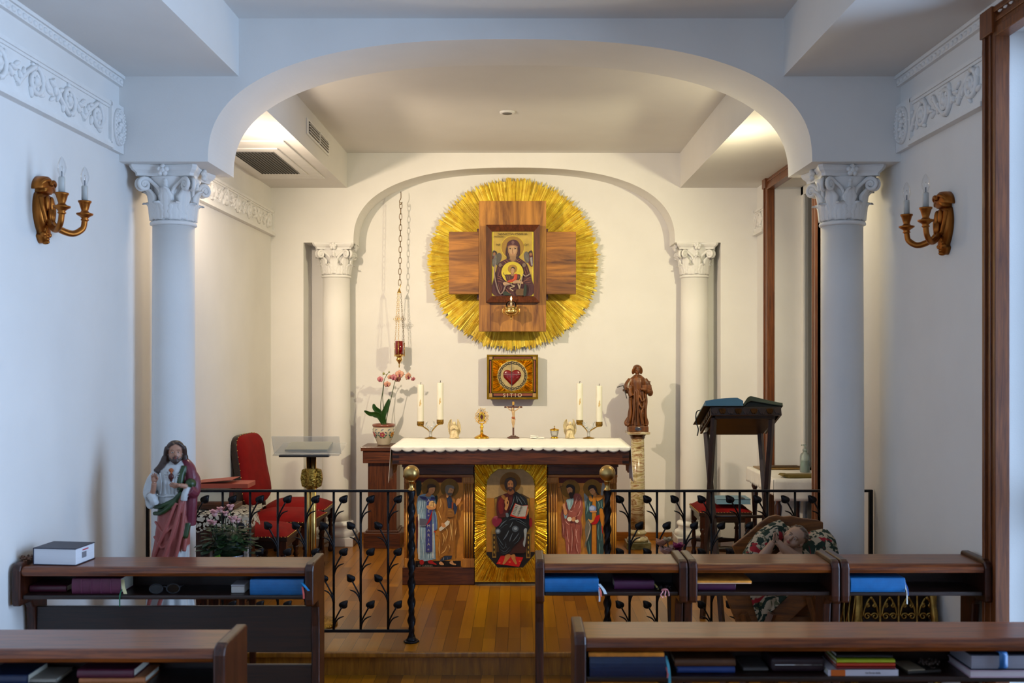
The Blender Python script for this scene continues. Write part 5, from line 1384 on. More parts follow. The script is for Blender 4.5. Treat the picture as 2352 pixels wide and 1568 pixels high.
# ------------------------------------------------------------------ cupboard with the crowned heart
DH = 8.44
t = thing('tabernacle', 'gold framed tabernacle box with a red heart and thorns, lettered SITIO', 'tabernacle', (X(1177, DH), DH, Z(917, DH)))
ox, oz = t.location.x, t.location.z
def H6(x, y, d=DH): return (X(1105 + x / 12.06, d) - ox, Z(800 + y / 12.06, d) - oz)
def hbox(b, x0, x1, y0, y1, f, k, m):
    p = H6(x0, y1); q = H6(x1, y0); b.box(p[0], q[0], f, k, p[1], q[1], m)
FRG = gold('dull_gold', '#8a6a1c', .45, .1, 40, .25, 16)
TERRA = mat('terracotta_paint', '#8a4632', .6, var=.12, scale=30)
SANDP = mat('sand_paint', '#b08a52', .6, var=.12, scale=30)
b = MB(); hbox(b, 190, 1550, 200, 1380, .03, YN1 - DH, WALNUT); b.build('case', t, bevel=.003)
b = MB()
hbox(b, 160, 1580, 170, 225, 0, .035, FRG); hbox(b, 160, 1580, 1355, 1410, 0, .035, FRG); hbox(b, 160, 220, 225, 1355, 0, .035, FRG); hbox(b, 1522, 1580, 225, 1355, 0, .035, FRG)
b.build('outer_frame', t, bevel=.002)
b = MB(); hbox(b, 215, 1530, 220, 1360, .012, .04, mat('dark_recess', '#1c0d08', .7)); b.build('door_panel', t)
b = MB()
for q in ((345, 1395, 240, 280), (345, 1420, 1245, 1315), (240, 278, 340, 1230), (1465, 1500, 330, 1200)): hbox(b, *q, .008, .0121, TERRA)
b.build('terracotta_strip', t, bevel=.001)
for q in ((220, 315, 225, 310), (1430, 1522, 225, 310), (215, 312, 1240, 1350), (1428, 1530, 1240, 1350)):
    b = MB(); hbox(b, *q, .004, .0121, SANDP); b.build('corner_block', t, bevel=.001)
b = MB(); hbox(b, 300, 1445, 285, 325, .002, .0121, FRG); hbox(b, 300, 1445, 1195, 1235, .002, .0121, FRG); hbox(b, 290, 322, 285, 1235, .002, .0121, FRG); hbox(b, 1425, 1450, 285, 1235, .002, .0121, FRG); b.build('inner_frame', t, bevel=.001)
p0, p1 = H6(322, 1195), H6(1425, 325); c0 = H6(868, 758)
rad = (H6(1283, 758)[0] - c0[0])
b = MB(); b.box(p0[0], p1[0], .009, .0122, p0[1], p1[1], GOLDLEAF)
gold_rays(b, c0[0], c0[1], lambda x, z: p0[0] < x < p1[0] and p0[1] < z < p1[1] and (x - c0[0]) ** 2 + (z - c0[1]) ** 2 > rad * rad * .98, rad * .9, .30, 300, .0070, GOLDLEAF, random.Random(8), .0026, layers=3, dz=.0065)
b.build('gold_rays', t)
b = MB(); b.prism(ellipse2(c0[0], c0[1], rad, rad, 48), .004, .0095, gold('pale_gold', '#d8b878', .4, .05)); b.build('disc', t, bevel=.002)
heart = [(850, 1035), (800, 985), (700, 880), (630, 800), (612, 700), (640, 630), (700, 595), (770, 600), (830, 630), (855, 640), (880, 620), (940, 592), (1020, 592), (1085, 640), (1110, 720), (1085, 800), (1020, 890), (920, 985)]
hp = smooth_poly([H6(*p) for p in heart], 3); hc = H6(858, 770)
b = MB(); vs = []; n = len(hp)
for k, (sc_, dy) in enumerate([(1, .004), (.97, -.003), (.88, -.008), (.7, -.012), (.4, -.0145), (.1, -.0155)]):
    vs += [(hc[0] + (p[0] - hc[0]) * sc_, dy, hc[1] + (p[1] - hc[1]) * sc_) for p in hp]
fs = [(k * n + i, k * n + (i + 1) % n, (k + 1) * n + (i + 1) % n, (k + 1) * n + i) for k in range(5) for i in range(n)] + [tuple(range(5 * n, 6 * n))]
HEART = mat('heart_red', '#74060c', .28, var=.25, scale=25, coat=.4)
b.add(vs, fs, HEART, True); b.build('heart', t)
THORN = mat('thorn_black', '#1c1a1a', .5, var=.2)
rt = random.Random(4)
for k in range(3):
    pts = []; n = 40
    for i in range(n + 1):
        a = 2 * pi * i / n; r = rad * (.86 + .075 * sin(5 * a + k * 2.1) + .02 * rt.random())
        pts.append((c0[0] + r * cos(a), .0015 - .002 * cos(5 * a + k * 2.1), c0[1] + r * sin(a)))
    b = MB(); b.tube(pts[:-1], .0026, THORN, 6, closed=True)
    for i in range(0, n, 2):
        p = Vector(pts[i]); q = Vector((pts[i][0] - c0[0], 0, pts[i][2] - c0[1])).normalized(); tn = Vector((-q.z, 0, q.x)) * (1 if i % 4 else -1)
        b.tube([p, p + q * (.008 if i % 3 else -.008) + tn * .007], [.0013, .0003], THORN, 5)
    b.build('thorn_branch', t)
b = MB(); g0 = H6(840, 1190); g1 = H6(858, 350)
b.box(g0[0], g1[0], -.0172, -.0155, g0[1], g1[1], mat('seam_grey', '#4a4448', .5)); h0 = H6(625, 730); h1 = H6(1100, 708); b.box(h0[0], h1[0], -.0165, -.0140, h0[1], h1[1], mat('seam_rose', '#8a5a5e', .5)); b.build('cross_lines', t)
lp = H6(870, 1298); text('S I T I O', .046, paint('#d8c8a8'), (lp[0], .0055, lp[1]), t, sx=1.0)
for ch, xx in (('I', 730), ('H', 850), ('S', 1005)):
    lp = H6(xx, 770); text(ch, .044, mat('engraved_red', '#96303a', .4), (lp[0], -.0168 if ch == 'H' else -.0142, lp[1]), t, sx=1.1, name='engraved_lettering')

# ------------------------------------------------------------------ hanging sanctuary lamp
DV = 8.39
u = DV / F
zt_ = Z(845, DV)
t = thing('sanctuary_light', 'hanging sanctuary lamp with red glass on a long chain under the niche arch', 'hanging lamp', (X(917, DV), DV, zt_))
def hz(py): return Z(py, DV) - zt_
DBRASS = gold('dark_brass', '#6a4f24', .4, 0, 20, .2)
def link(b, p, q, w, r, mt, rot):
    """an oval chain link from p down to q"""
    p, q = Vector(p), Vector(q); ax_ = (q - p); L = ax_.length; ax_ = ax_.normalized()
    side = Vector((0, 1, 0)) if rot else Vector((1, 0, 0)); side = (side - ax_ * side.dot(ax_)).normalized()
    m = (p + q) / 2; pts = []
    for i in range(12):
        a = 2 * pi * i / 12
        cz_ = cos(a); pts.append(m + ax_ * (L * .62 * (math.copysign(abs(cz_) ** .8, cz_))) + side * (w * sin(a)))
    b.tube(pts, r, mt, 5, closed=True)
b = MB(); top = Vector((.003 + X(920, DV) - X(917, DV), 0, hz(466))); bot = Vector((.004, 0, hz(655))); n = 15
for i in range(n): link(b, top.lerp(bot, i / n), top.lerp(bot, (i + 1) / n), .0115, .0024, DBRASS, i % 2)
b.build('long_chain', t)
zs = hz(455)
b = MB(); hx = top.x
b.tube(spline([(hx, 0, hz(440)), (hx, 0, hz(455)), (hx - .012, 0, hz(462)), (hx - .003, 0, hz(470)), (hx + .012, 0, hz(464))], 5), .0032, DBRASS, 7); b.build('ceiling_hook', t)
b = MB(); b.tube(spline([(.004, 0, hz(652)), (.012, 0, hz(657)), (.004, 0, hz(661)), (.002, 0, hz(666))], 5), .0028, BRASS, 7); b.lathe([(.002, hz(662)), (.006, hz(664)), (.016, hz(671)), (.019, hz(673))], BRASS, 20); b.build('crown_cap', t)
for k in range(3):
    a = k * 2 * pi / 3 + .5
    p0 = Vector((.015 * cos(a), .015 * sin(a), hz(672))); p1 = Vector((.046 * cos(a), .046 * sin(a), hz(798)))
    b = MB(); n = 26
    for i in range(n): link(b, p0.lerp(p1, i / n), p0.lerp(p1, (i + 1) / n), .005, .0013, BRASS if k else DBRASS, i % 2)
    fm = p0.lerp(p1, .48)
    for dx, dz in ((0, 0), (.016, 0), (-.016, 0), (0, .016), (0, -.016)):
        b.tube([(fm.x + dx + .009 * cos(q), fm.y - .002, fm.z + dz + .009 * sin(q)) for q in [i * pi / 6 for i in range(12)]], .0016, BRASS if k else DBRASS, 5, closed=True)
    b.build('side_chain', t)
    b = MB(); b.tube([(p1.x, p1.y, hz(790)), (p1.x, p1.y, hz(816))], .0042, BRASS, 8); b.ell((p1.x, p1.y, hz(788)), .006, BRASS, 8, 6); b.ell((p1.x, p1.y, hz(817)), .006, BRASS, 8, 6)
    b.tube([(p1.x, p1.y, hz(812)), (p1.x * .7, p1.y * .7, hz(814))], .003, BRASS, 6); b.build('strut', t)
m_, n_, l_, p_ = new_mat('red_glass')
p_.inputs['Base Color'].default_value = (.42, .006, .012, 1); p_.inputs['Roughness'].default_value = .08; p_.inputs['Transmission Weight'].default_value = .55; p_.inputs['Coat Weight'].default_value = .5
b = MB(); b.lathe([(.034, hz(814)), (.035, hz(783)), (.032, hz(783)), (.031, hz(813))], m_, 28); b.build('red_glass', t)
b = MB(); b.lathe([(0, hz(812)), (.026, hz(812)), (.026, hz(793)), (0, hz(793))], mat('red_wax', '#7a0a10', .5), 16); b.build('candle', t)
b = MB(); b.lathe([(0, hz(792)), (.004, hz(791)), (.005, hz(789)), (.002, hz(786)), (0, hz(785))], emit('lamp_flame', '#ff3a28', 12), 10); b.build('flame', t)
b = MB(); b.lathe([(0, hz(845)), (.004, hz(843)), (.006, hz(840)), (.003, hz(837)), (.008, hz(834)), (.014, hz(831)), (.026, hz(827)), (.028, hz(824)), (.018, hz(822)), (.022, hz(820)), (.034, hz(817)), (.037, hz(814)), (.0, hz(814))], BRASS, 28); b.build('gilt_cup', t)

# ------------------------------------------------------------------ wooden pedestal with the orchid
DQ = 8.14
pz = .965
t = thing('pedestal', 'square dark wooden pedestal carrying the orchid pot, left of the altar', 'pedestal', (X(876, DQ), DQ + .17, ZP))
ox = t.location.x
hp_ = pz - ZP
b = MB(); b.box(-.17, .17, -.17, .17, hp_ - .035, hp_, WALNUT); b.box(-.155, .155, -.155, .155, hp_ - .135, hp_ - .035, WALNUT); b.build('top', t, bevel=.004)
b = MB(); b.box(-.118, .118, -.118, .118, .14, hp_ - .135, WALNUTZ); b.build('shaft', t, bevel=.003)
b = MB(); b.box(-.150, .150, -.150, .150, 0, .13, WALNUT); b.box(-.135, .135, -.135, .135, .13, .145, WALNUT); b.build('base', t, bevel=.004)
u = DQ / F * 1.02
px0, py0, pz0 = ox - .004, DQ + .17, pz + .0006
t = thing('flower_pot', 'painted ceramic pot with flower pattern, on the wooden pedestal', 'flower pot', (px0, py0, pz0))
prof = [(0, 0), (.050, 0), (.054, .012), (.060, .03), (.078, .07), (.090, .105), (.092, .13), (.086, .150), (.088, .160), (.093, .166), (.093, .174), (.083, .174), (.080, .160), (.0, .155)]
CER = mat('glazed_cream', '#cfc4ad', .25, var=.06, scale=20, coat=.6)
TERC = mat('glazed_rim', '#8a5040', .3, var=.1, coat=.4)
b = MB(); b.lathe(prof[:9], CER, 40); b.lathe([(.0885, .152), (.094, .158), (.095, .170), (.090, .176), (.083, .175), (.080, .163), (0, .156)], TERC, 40)
def pot_r(z):
    for (r0, z0), (r1, z1) in zip(prof[1:], prof[2:]):
        if z0 <= z <= z1 and z1 > z0: return r0 + (r1 - r0) * (z - z0) / (z1 - z0)
    return .09
def dab(ang, z, rw, rh, c, rot=0.0, lift=.0008):
    vs = []; n = 12
    for i in range(n):
        a = 2 * pi * i / n; dx = rw * cos(a); dz = rh * sin(a); ddx = dx * cos(rot) - dz * sin(rot); ddz = dx * sin(rot) + dz * cos(rot)
        r = pot_r(z + ddz) + lift; q = ang + ddx / r; vs.append((r * sin(q), -r * cos(q), z + ddz))
    r = pot_r(z) + lift + .0004; b.add(vs + [(r * sin(ang), -r * cos(ang), z)], [(i, (i + 1) % n, n) for i in range(n)], paint(c), True)
for k in range(10):
    for j, zz in enumerate((.132,)): dab(k * 2 * pi / 10, zz, .014, .004, '#5a6a7c', .4)
for base_a in (-1.0, 0.0, 1.1, 2.2, 3.3, 4.3):
    red = int(base_a * 10) % 2 == 0
    for k in range(5): dab(base_a + .155 * cos(k * 1.257), .092 + .0135 * sin(k * 1.257), .0105, .0095, '#a8485a' if red else '#c8861e', lift=.001)
    dab(base_a, .092, .006, .006, '#d8b04a' if red else '#7a2a1a', lift=.0016)
    for k in (-1, 1):
        dab(base_a + k * .36, .085, .013, .006, '#4a6a5c', k * .7); dab(base_a + k * .34, .108, .012, .005, '#3f5a6a', -k * .6); dab(base_a + k * .18, .068, .012, .005, '#4a6a4c', k * .3)
b.build('pot_body', t)
b = MB(); b.lathe([(0, .158), (.079, .157)], mat('soil', '#2a1c12', .9, var=.3, scale=60), 20); b.build('soil', t)
plant = thing('orchid', 'orchid with peach and magenta flowers in the painted pot', 'orchid', (px0, py0, pz0 + .1585))
LEAF = mat('orchid_leaf', '#1f4416', .35, var=.15, scale=20, coat=.2)
STEM = mat('orchid_stem', '#3a4a24', .5, var=.2)
def O5(x, y, dy=0.0): return Vector((X(820 + x / 3.36, py0) - px0, dy, Z(780 + y / 3.36, py0) - pz0 - .1585))
def strap(pts, w):
    sp = spline(pts, 6); n = len(sp) - 1
    b = MB()
    def fn(uu, vv):
        i = min(n, int(uu * n + .5)); p = sp[i]; tn = (sp[min(i + 1, n)] - sp[max(i - 1, 0)]).normalized()
        side = tn.cross(Vector((0, 1, .2))).normalized(); s_ = vv * 2 - 1
        ww = w * (sin(pi * (.12 + .86 * uu)) ** .55)
        return p + side * (s_ * ww) + Vector((0, -.25 * ww * (1 - s_ * s_) * -1, 0))
    b.grid(fn, n, 6, LEAF, thick=.002); b.build('leaf', plant)
strap([(0, 0, .0), O5(170, 580, -.02), O5(110, 570, -.05), O5(66, 545, -.07)], .020)
strap([(0, 0, .0), O5(178, 570, 0), O5(140, 530, -.01), O5(128, 494, -.01)], .022)
strap([(.01, 0, .0), O5(205, 590, -.02), O5(235, 510, -.03), O5(252, 455, -.03)], .022)
strap([(0, .02, .0), O5(160, 600, .06), O5(110, 595, .09)], .018)
stems = [[(-.002, 0, .0), O5(182, 520), O5(198, 400), O5(208, 320), O5(222, 285), O5(240, 258), O5(252, 246)], [(.004, 0, .0), O5(206, 540), O5(198, 450), O5(204, 380), O5(208, 340)], [(.012, 0, 0), O5(238, 560), O5(266, 440), O5(290, 335), O5(310, 290), O5(350, 268), O5(400, 278), O5(432, 300)]]
for s_ in stems:
    b = MB(); sp = spline(s_, 6); b.tube(sp, [.0036 - .0018 * i / len(sp) for i in range(len(sp))], STEM, 7); b.build('stem', plant)
PETAL = mat('peach_petal', '#d9a088', .5, var=.12, scale=60); PETAL2 = mat('rose_petal', '#c77d84', .5, var=.14, scale=60); LIP = mat('magenta_lip', '#7a1240', .45, var=.2)
def orchid_flower(c, r, yaw, pitch, pm):
    M = Matrix.Translation(c) @ Matrix.Rotation(yaw, 4, 'Z') @ Matrix.Rotation(pitch, 4, 'X')
    b = MB(M)
    for a, w, L in ((pi / 2, .42, .95), (pi * .08, .62, 1.0), (pi * .92, .62, 1.0), (pi * 1.30, .40, .9), (pi * 1.70, .40, .9)):
        def fn(uu, vv):
            s_ = vv * 2 - 1; ww = w * r * sin(pi * (.1 + .86 * uu)) ** .7; l_ = L * r * uu
            x, z = l_, s_ * ww
            return (x * cos(a) - z * sin(a), -.10 * r - .22 * r * sin(pi * uu * .9) + .12 * r * s_ * s_, x * sin(a) + z * cos(a))
        b.grid(fn, 6, 4, pm, thick=.001)
    f = b.build('flower', plant)
    b = MB(M); b.ell((0, -.30 * r, -.12 * r), (.20 * r, .20 * r, .24 * r), LIP, 10, 8); b.ell((0, -.42 * r, -.38 * r), (.16 * r, .12 * r, .22 * r), LIP, 10, 8); b.ell((0, -.34 * r, .06 * r), (.09 * r, .10 * r, .09 * r), mat('orchid_column', '#d8b070', .5), 8, 6)
    b.build('lip', f)
for x, y, r, yw, pt, pm, dy in ((182, 305, .029, -.3, .1, PETAL2, -.01), (236, 342, .030, .2, .3, PETAL, -.02), (252, 288, .022, .5, 0, PETAL, .0), (288, 290, .032, -.5, .1, PETAL2, -.02), (332, 265, .038, .1, .1, PETAL, -.03), (312, 305, .028, .3, .3, PETAL, .02), (392, 282, .036, .9, .15, PETAL, -.01), (432, 302, .021, .6, .4, PETAL2, 0)):
    orchid_flower(O5(x, y, dy), r, yw, pt, pm)
for x, y, r in ((206, 262, .010), (248, 250, .007), (226, 270, .006)):
    b = MB(); b.ell(O5(x, y), (r, r, r * 1.15), mat('orchid_bud', '#8a8a4a', .5), 10, 8); b.build('bud', plant)
# ------------------------------------------------------------------ carved and painted figures
def head(mb, M, s, skin, lips=None, eye=None, neck=True, child=False, ex=None):
    """head of height s centred at the eyes, looking along -y; chin at -.5, crown at +.5"""
    M = M @ Matrix.Scale(s, 4)
    w = 1.12 if child else 1.0
    mb.ell((0, .06, .12), (.36 * w, .43, .38), skin, 20, 14, M); mb.ell((0, -.10, -.12), (.30 * w, .30, .37), skin, 18, 12, M); mb.ell((0, -.21, -.37), (.16, .15, .13), skin, 12, 8, M)
    for q in (-1, 1):
        mb.ell((q * .15, -.25, -.15), (.13 * w, .11, .13), skin, 12, 8, M); mb.ell((q * .355 * w, .03, -.05), (.05, .09, .12), skin, 10, 8, M)
        mb.ell((q * .13, -.345, .075), (.12, .06, .035), skin, 10, 6, M)
        if ex is None: mb.ell((q * .135, -.362, -.005), (.070, .035, .032), eye or skin, 10, 8, M)
        else:
            mb.ell((q * .135, -.345, -.005), (.080, .040, .045), skin, 10, 8, M)
            ex.ell((q * .135, -.372, -.006), (.058, .022, .026), EYEW, 12, 8, M); ex.ell((q * .132, -.388, -.005), (.024, .010, .024), eye, 10, 8, M)
            ex.tube([(q * .075, -.378, .008), (q * .135, -.398, .026), (q * .200, -.372, .008)], .010, skin, 6, M=M); ex.tube([(q * .07, -.40, .085), (q * .14, -.40, .108), (q * .22, -.365, .088)], .011, BROWM, 6, M=M)
    mb.tube([(0, -.38, .05), (0, -.44, -.04), (0, -.475, -.13), (0, -.42, -.17)], [.035, .042, .060, .04], skin, 8, M=M)
    mb.ell((0, -.385, -.245), (.085, .040, .020), lips or skin, 10, 6, M); mb.ell((0, -.375, -.282), (.070, .042, .020), lips or skin, 10, 6, M)
    if neck: mb.tube([(0, .06, -.25), (0, .07, -.50), (0, .10, -.78)], [.19, .18, .22], skin, 14, M=M)
EYEW = mat('eye_white', '#c4bcb0', .3); BROWM = mat('eyebrow', '#4a3426', .6)
def hand(mb, M, L, skin, side=1, curl=.35, spread=.10, splay=None):
    """wrist at the origin, fingers along +z, palm facing -y, thumb on the side of +x * side"""
    M = M @ Matrix.Scale(L, 4)
    mb.ell((0, 0, .24), (.21, .095, .27), skin, 14, 10, M); mb.ell((side * .12, -.03, .16), (.12, .09, .17), skin, 10, 8, M); mb.tube([(0, 0, -.15), (0, 0, .12)], [.15, .17], skin, 10, M=M)
    for i, (x, l_) in enumerate(((.155, .40), (.052, .46), (-.052, .43), (-.15, .33))):
        x *= side; c = curl * (1 + .12 * i); a = (x / .155) * spread
        z0 = .44 - .03 * abs(i - 1.2); p = Vector((x, 0, z0)); pts = [p - Vector((0, 0, .12)), p]; d = 0.0
        for seg in (.45, .32, .23):
            d += c; p = p + Vector((sin(a) * cos(d), -sin(d), cos(d) * cos(a))) * (l_ * seg); pts.append(p)
        mb.tube(pts, [.062, .062, .056, .050, .038], skin, 8, M=M); mb.ell(pts[-1], .038, skin, 8, 6, M)
    pts = [Vector((side * .12, -.04, .10)), Vector((side * .25, -.07, .26)), Vector((side * .30, -.11, .40)), Vector((side * .29, -.15, .51))]
    mb.tube(pts, [.075, .068, .058, .042], skin, 8, M=M); mb.ell(pts[-1], .042, skin, 8, 6, M)
def loft(mb, secs, mt, seg=72, folds=0.0, nf=11, seed=0, power=1.0):
    """closed body skin through oval sections (z, cx, cy, rx, ry, fold depth); mt a material or mt(x, y, z, angle)"""
    rnd_ = random.Random(seed); ph = [rnd_.random() * 6.28 for _ in range(6)]
    zs = [s_[0] for s_ in secs]
    rows = []; N = max(30, int((zs[-1] - zs[0]) / .006))
    for k in range(N + 1):
        z = zs[0] + (zs[-1] - zs[0]) * k / N
        for i in range(len(secs) - 1):
            if zs[i] <= z <= zs[i + 1] + 1e-9: break
        t_ = (z - zs[i]) / (zs[i + 1] - zs[i]); t_ = t_ * t_ * (3 - 2 * t_)
        rows.append([z] + [a + (b_ - a) * t_ for a, b_ in zip(secs[i][1:], secs[i + 1][1:])])
    vs = []; fs = []; ms = []
    for z, cx_, cy_, rx, ry, fd in rows:
        for i in range(seg):
            a = 2 * pi * i / seg
            f = 1 + fd * (sin(nf * a + ph[0] + 6 * z) * .6 + sin((nf * 2 - 3) * a + ph[1] - 9 * z) * .35)
            vs.append((cx_ + rx * f * cos(a), cy_ + ry * f * sin(a), z))
    for k in range(N):
        for i in range(seg):
            fs.append((k * seg + i, k * seg + (i + 1) % seg, (k + 1) * seg + (i + 1) % seg, (k + 1) * seg + i))
            if callable(mt) and not isinstance(mt, bpy.types.Material):
                p = vs[k * seg + i]; ms.append(mt(p[0], p[1], p[2], 2 * pi * (i + .5) / seg))
    fs.append(tuple(range(seg))[::-1]); fs.append(tuple(range(N * seg, (N + 1) * seg)))
    if ms: ms += [ms[0], ms[-1]]
    mb.add(vs, fs, ms if ms else mt, True)
def aim(p, z, y=(0, -1, 0)):
    """frame at p whose z axis points along z and whose -y axis (palm, face) turns towards y"""
    z = Vector(z).normalized(); yy = -(Vector(y) - z * Vector(y).dot(z)).normalized(); x = yy.cross(z)
    m = Matrix((x, yy, z)).transposed().to_4x4(); m.translation = Vector(p); return m

# ---- painted statue with raised hand, in front of the left column
DJ = 4.75
zb_ = .46
jx = X(398, DJ)
pl_ = thing('statue_stand', 'low wooden stand under the painted robed statue, behind the left desk', 'stand', (jx, DJ, 0))
b = MB(); b.box(-.15, .15, -.14, .14, zb_ - .04, zb_, WALNUT); b.build('top', pl_, bevel=.005)
b = MB(); b.box(-.11, .11, -.10, .10, .05, zb_ - .04, WALNUTZ); b.build('body', pl_, bevel=.004)
b = MB(); b.box(-.15, .15, -.14, .14, 0, .05, WALNUT); b.build('base', pl_, bevel=.005)
SKIN = mat('statue_skin', '#b07f66', .42, var=.08, scale=30, coat=.15); HAIRB = mat('statue_hair', '#3a2820', .5, var=.25, scale=60); ROBEW = mat('statue_white_robe', '#c2c4c4', .55, var=.05, scale=20); PINK = mat('statue_rose_mantle', '#a2534c', .5, var=.12, scale=16); GREEN = mat('statue_green_lining', '#26401c', .55, var=.2, scale=30); MAG = mat('statue_plum_mantle', '#6e2838', .5, var=.15, scale=18); LIPS = mat('statue_lips', '#8e4a42', .5); EYEM = mat('statue_eye', '#2e1e16', .3)
st = thing('statue', 'painted statue of a bearded man in white robe and rose mantle, before the left column', 'statue', (jx, DJ, zb_ + .0004))
mb = MB()
def jcol(x, y, z, a):
    back = y > .025
    zu = .563 + .24 * max(-.08, min(.1, x)) + (.05 if x > .05 else 0); zl = .492 + .42 * (x + .08)
    hem = .279 + .86 * (x + .008)
    if x > .055 and z > .44 and z > zl: return MAG
    if back and z > .28: return MAG if z > .5 else PINK
    if z > zu: return ROBEW
    if z > zl and x < .052: return GREEN
    if z > hem: return PINK
    return ROBEW
loft(mb, [(0, -.012, 0, .115, .088, .10), (.16, -.016, 0, .098, .080, .10), (.28, -.012, 0, .084, .074, .09), (.40, -.004, 0, .078, .070, .07), (.49, .008, 0, .080, .066, .05), (.56, .006, 0, .076, .060, .05), (.60, .003, 0, .072, .056, .05), (.655, .004, -.004, .075, .058, .035), (.705, .006, 0, .078, .050, .02), (.73, .010, .004, .056, .042, 0), (.752, .012, .008, .030, .030, 0)], jcol, seg=96, nf=9, seed=3)
# mantle sweep from the waist towards the lower left, as raised folds
for p, r in (([(.060, -.052, .60), (.045, -.068, .50), (.005, -.080, .36), (-.060, -.082, .20), (-.10, -.07, .04)], .010), ([(.070, -.045, .58), (.062, -.060, .44), (.035, -.075, .30), (-.02, -.085, .14), (-.06, -.085, .02)], .009), ([(.075, -.03, .56), (.076, -.045, .42), (.070, -.055, .33)], .010), ([(.035, -.066, .56), (-.01, -.075, .44), (-.065, -.065, .31), (-.095, -.045, .16)], .008), ([(-.07, -.045, .47), (-.02, -.072, .42), (.03, -.07, .46)], .006), ([(-.075, -.045, .40), (-.03, -.074, .35), (.01, -.075, .38)], .006)):
    mb.tube(spline(p, 6), r, PINK, 8)
mb.tube(spline([(-.082, -.02, .535), (-.03, -.062, .545), (.03, -.064, .575), (.058, -.05, .61)], 6), .011, GREEN, 8); mb.tube(spline([(-.080, -.03, .505), (-.03, -.066, .515), (.02, -.068, .555), (.055, -.055, .60)], 6), .010, GREEN, 8)
mb.tube(spline([(.062, -.02, .725), (.052, -.045, .68), (.052, -.055, .62)], 6), .016, GREEN, 8); mb.tube(spline([(.05, .02, .74), (.085, -.01, .71), (.098, -.02, .64), (.098, -.03, .56), (.088, -.02, .45)], 6), .026, MAG, 10)
mb.tube(spline([(.085, -.04, .46), (.075, -.05, .40), (.07, -.045, .36)], 5), [.014] * 6 + [.008] * 5, GREEN, 8)
for q in range(5): mb.tube(spline([(-.045 + q * .02, -.050, .70 - .004 * q), (-.035 + q * .017, -.062, .65), (-.04 + q * .02, -.058, .60)], 4), .004, ROBEW, 6)
for q in range(18):
    a = 2 * pi * q / 18; mb.tube([(.012 + .020 * cos(a), -.059, .683 + .022 * sin(a)), (.012 + .036 * cos(a), -.055, .683 + .038 * sin(a))], .0018, ROBEW, 5)
mb.tube(spline([(-.074, -.03, .592), (-.03, -.060, .590), (.03, -.061, .593)], 5), .0035, ROBEW, 6)
# right arm, raised in blessing (left in view): wide sleeve
mb.tube(spline([(-.060, .0, .705), (-.088, -.005, .655), (-.104, -.02, .60), (-.085, -.055, .588)], 6), [.030, .031, .032, .033, .035, .036, .037, .037, .036, .036, .035, .034, .032, .03, .03, .03, .028, .028, .026], ROBEW, 12)
mb.tube(spline([(-.105, -.01, .61), (-.10, -.03, .55), (-.085, -.05, .535)], 5), [.024, .024, .024, .023, .022, .02, .018, .016, .014, .012, .01], ROBEW, 10); mb.tube(spline([(-.085, -.065, .60), (-.066, -.075, .575), (-.062, -.07, .555)], 4), .020, ROBEW, 8)
mb.tube(spline([(-.080, -.06, .592), (-.066, -.078, .625), (-.060, -.086, .655)], 5), .0125, SKIN, 10)
# left arm across the chest (right in view)
mb.tube(spline([(.072, .0, .705), (.105, -.01, .66), (.108, -.03, .605), (.092, -.065, .622)], 6), [.028] * 19, MAG, 12)
mb.ell((.098, -.05, .648), (.026, .026, .024), GREEN, 12, 8); mb.tube(spline([(.09, -.06, .632), (.080, -.075, .60), (.076, -.075, .572)], 4), .016, ROBEW, 8)
mb.tube(spline([(.100, -.05, .630), (.080, -.075, .640), (.062, -.088, .645)], 5), .0115, SKIN, 10)
MH = Matrix.Translation((.012, -.006, .792)) @ Matrix.Rotation(radians(20), 4, 'Z') @ Matrix.Rotation(radians(-6), 4, 'X')
ex = MB(); head(mb, MH, .098, SKIN, LIPS, EYEM, ex=ex)
S_ = MH @ Matrix.Scale(.098, 4)
mb.ell((0, .16, .20), (.43, .46, .40), HAIRB, 20, 14, S_)
for q in (-1, 1):
    mb.tube(spline([(q * .10, -.24, .46), (q * .36, -.14, .22), (q * .42, .06, -.15), (q * .46, .10, -.5), (q * .58, .12, -.82)], 6), [.10] * 6 + [.14] * 7 + [.17] * 6 + [.15] * 6, HAIRB, 10, M=S_)
mb.tube(spline([(-.44, .16, -.2), (-.62, .16, -.6), (-.88, .10, -.92)], 5), .17, HAIRB, 10, M=S_); mb.tube(spline([(0, .46, .2), (0, .5, -.3), (0, .42, -.8)], 5), .30, HAIRB, 10, M=S_)
mb.ell((0, -.30, -.42), (.17, .12, .16), HAIRB, 12, 8, S_); mb.tube([(-.13, -.36, -.28), (0, -.41, -.195), (.13, -.36, -.28)], .03, HAIRB, 6, M=S_)
for q in (-1, 1): mb.tube([(q * .27, -.12, -.12), (q * .24, -.22, -.32), (q * .10, -.32, -.46)], .07, HAIRB, 8, M=S_)
hand(ex, aim((-.060, -.087, .658), (.05, -.15, 1), (.25, -1, -.15)), .058, SKIN, side=1, curl=.22)
hand(ex, aim((.058, -.089, .646), (-1, -.12, .05), (0, 1, .3)), .056, SKIN, side=1, curl=.25)
sculpt('painted_body', mb, .0030, st, 2, ex)
hm = MB(); hm.ell((.012, -.064, .683), (.013, .009, .016), mat('heart_dark', '#4a140e', .4), 12, 10); hm.ell((.012, -.062, .667), (.007, .006, .008), mat('heart_dark', '#4a140e', .4), 8, 6); hm.build('heart', st)
hm = MB(); hm.ell((.010, -.058, .713), (.012, .006, .010), mat('flame_gold', '#a8582a', .4), 10, 8); hm.ell((.012, -.060, .702), (.006, .005, .008), mat('flame_gold', '#a8582a', .4), 8, 6); hm.build('heart_flame', st)
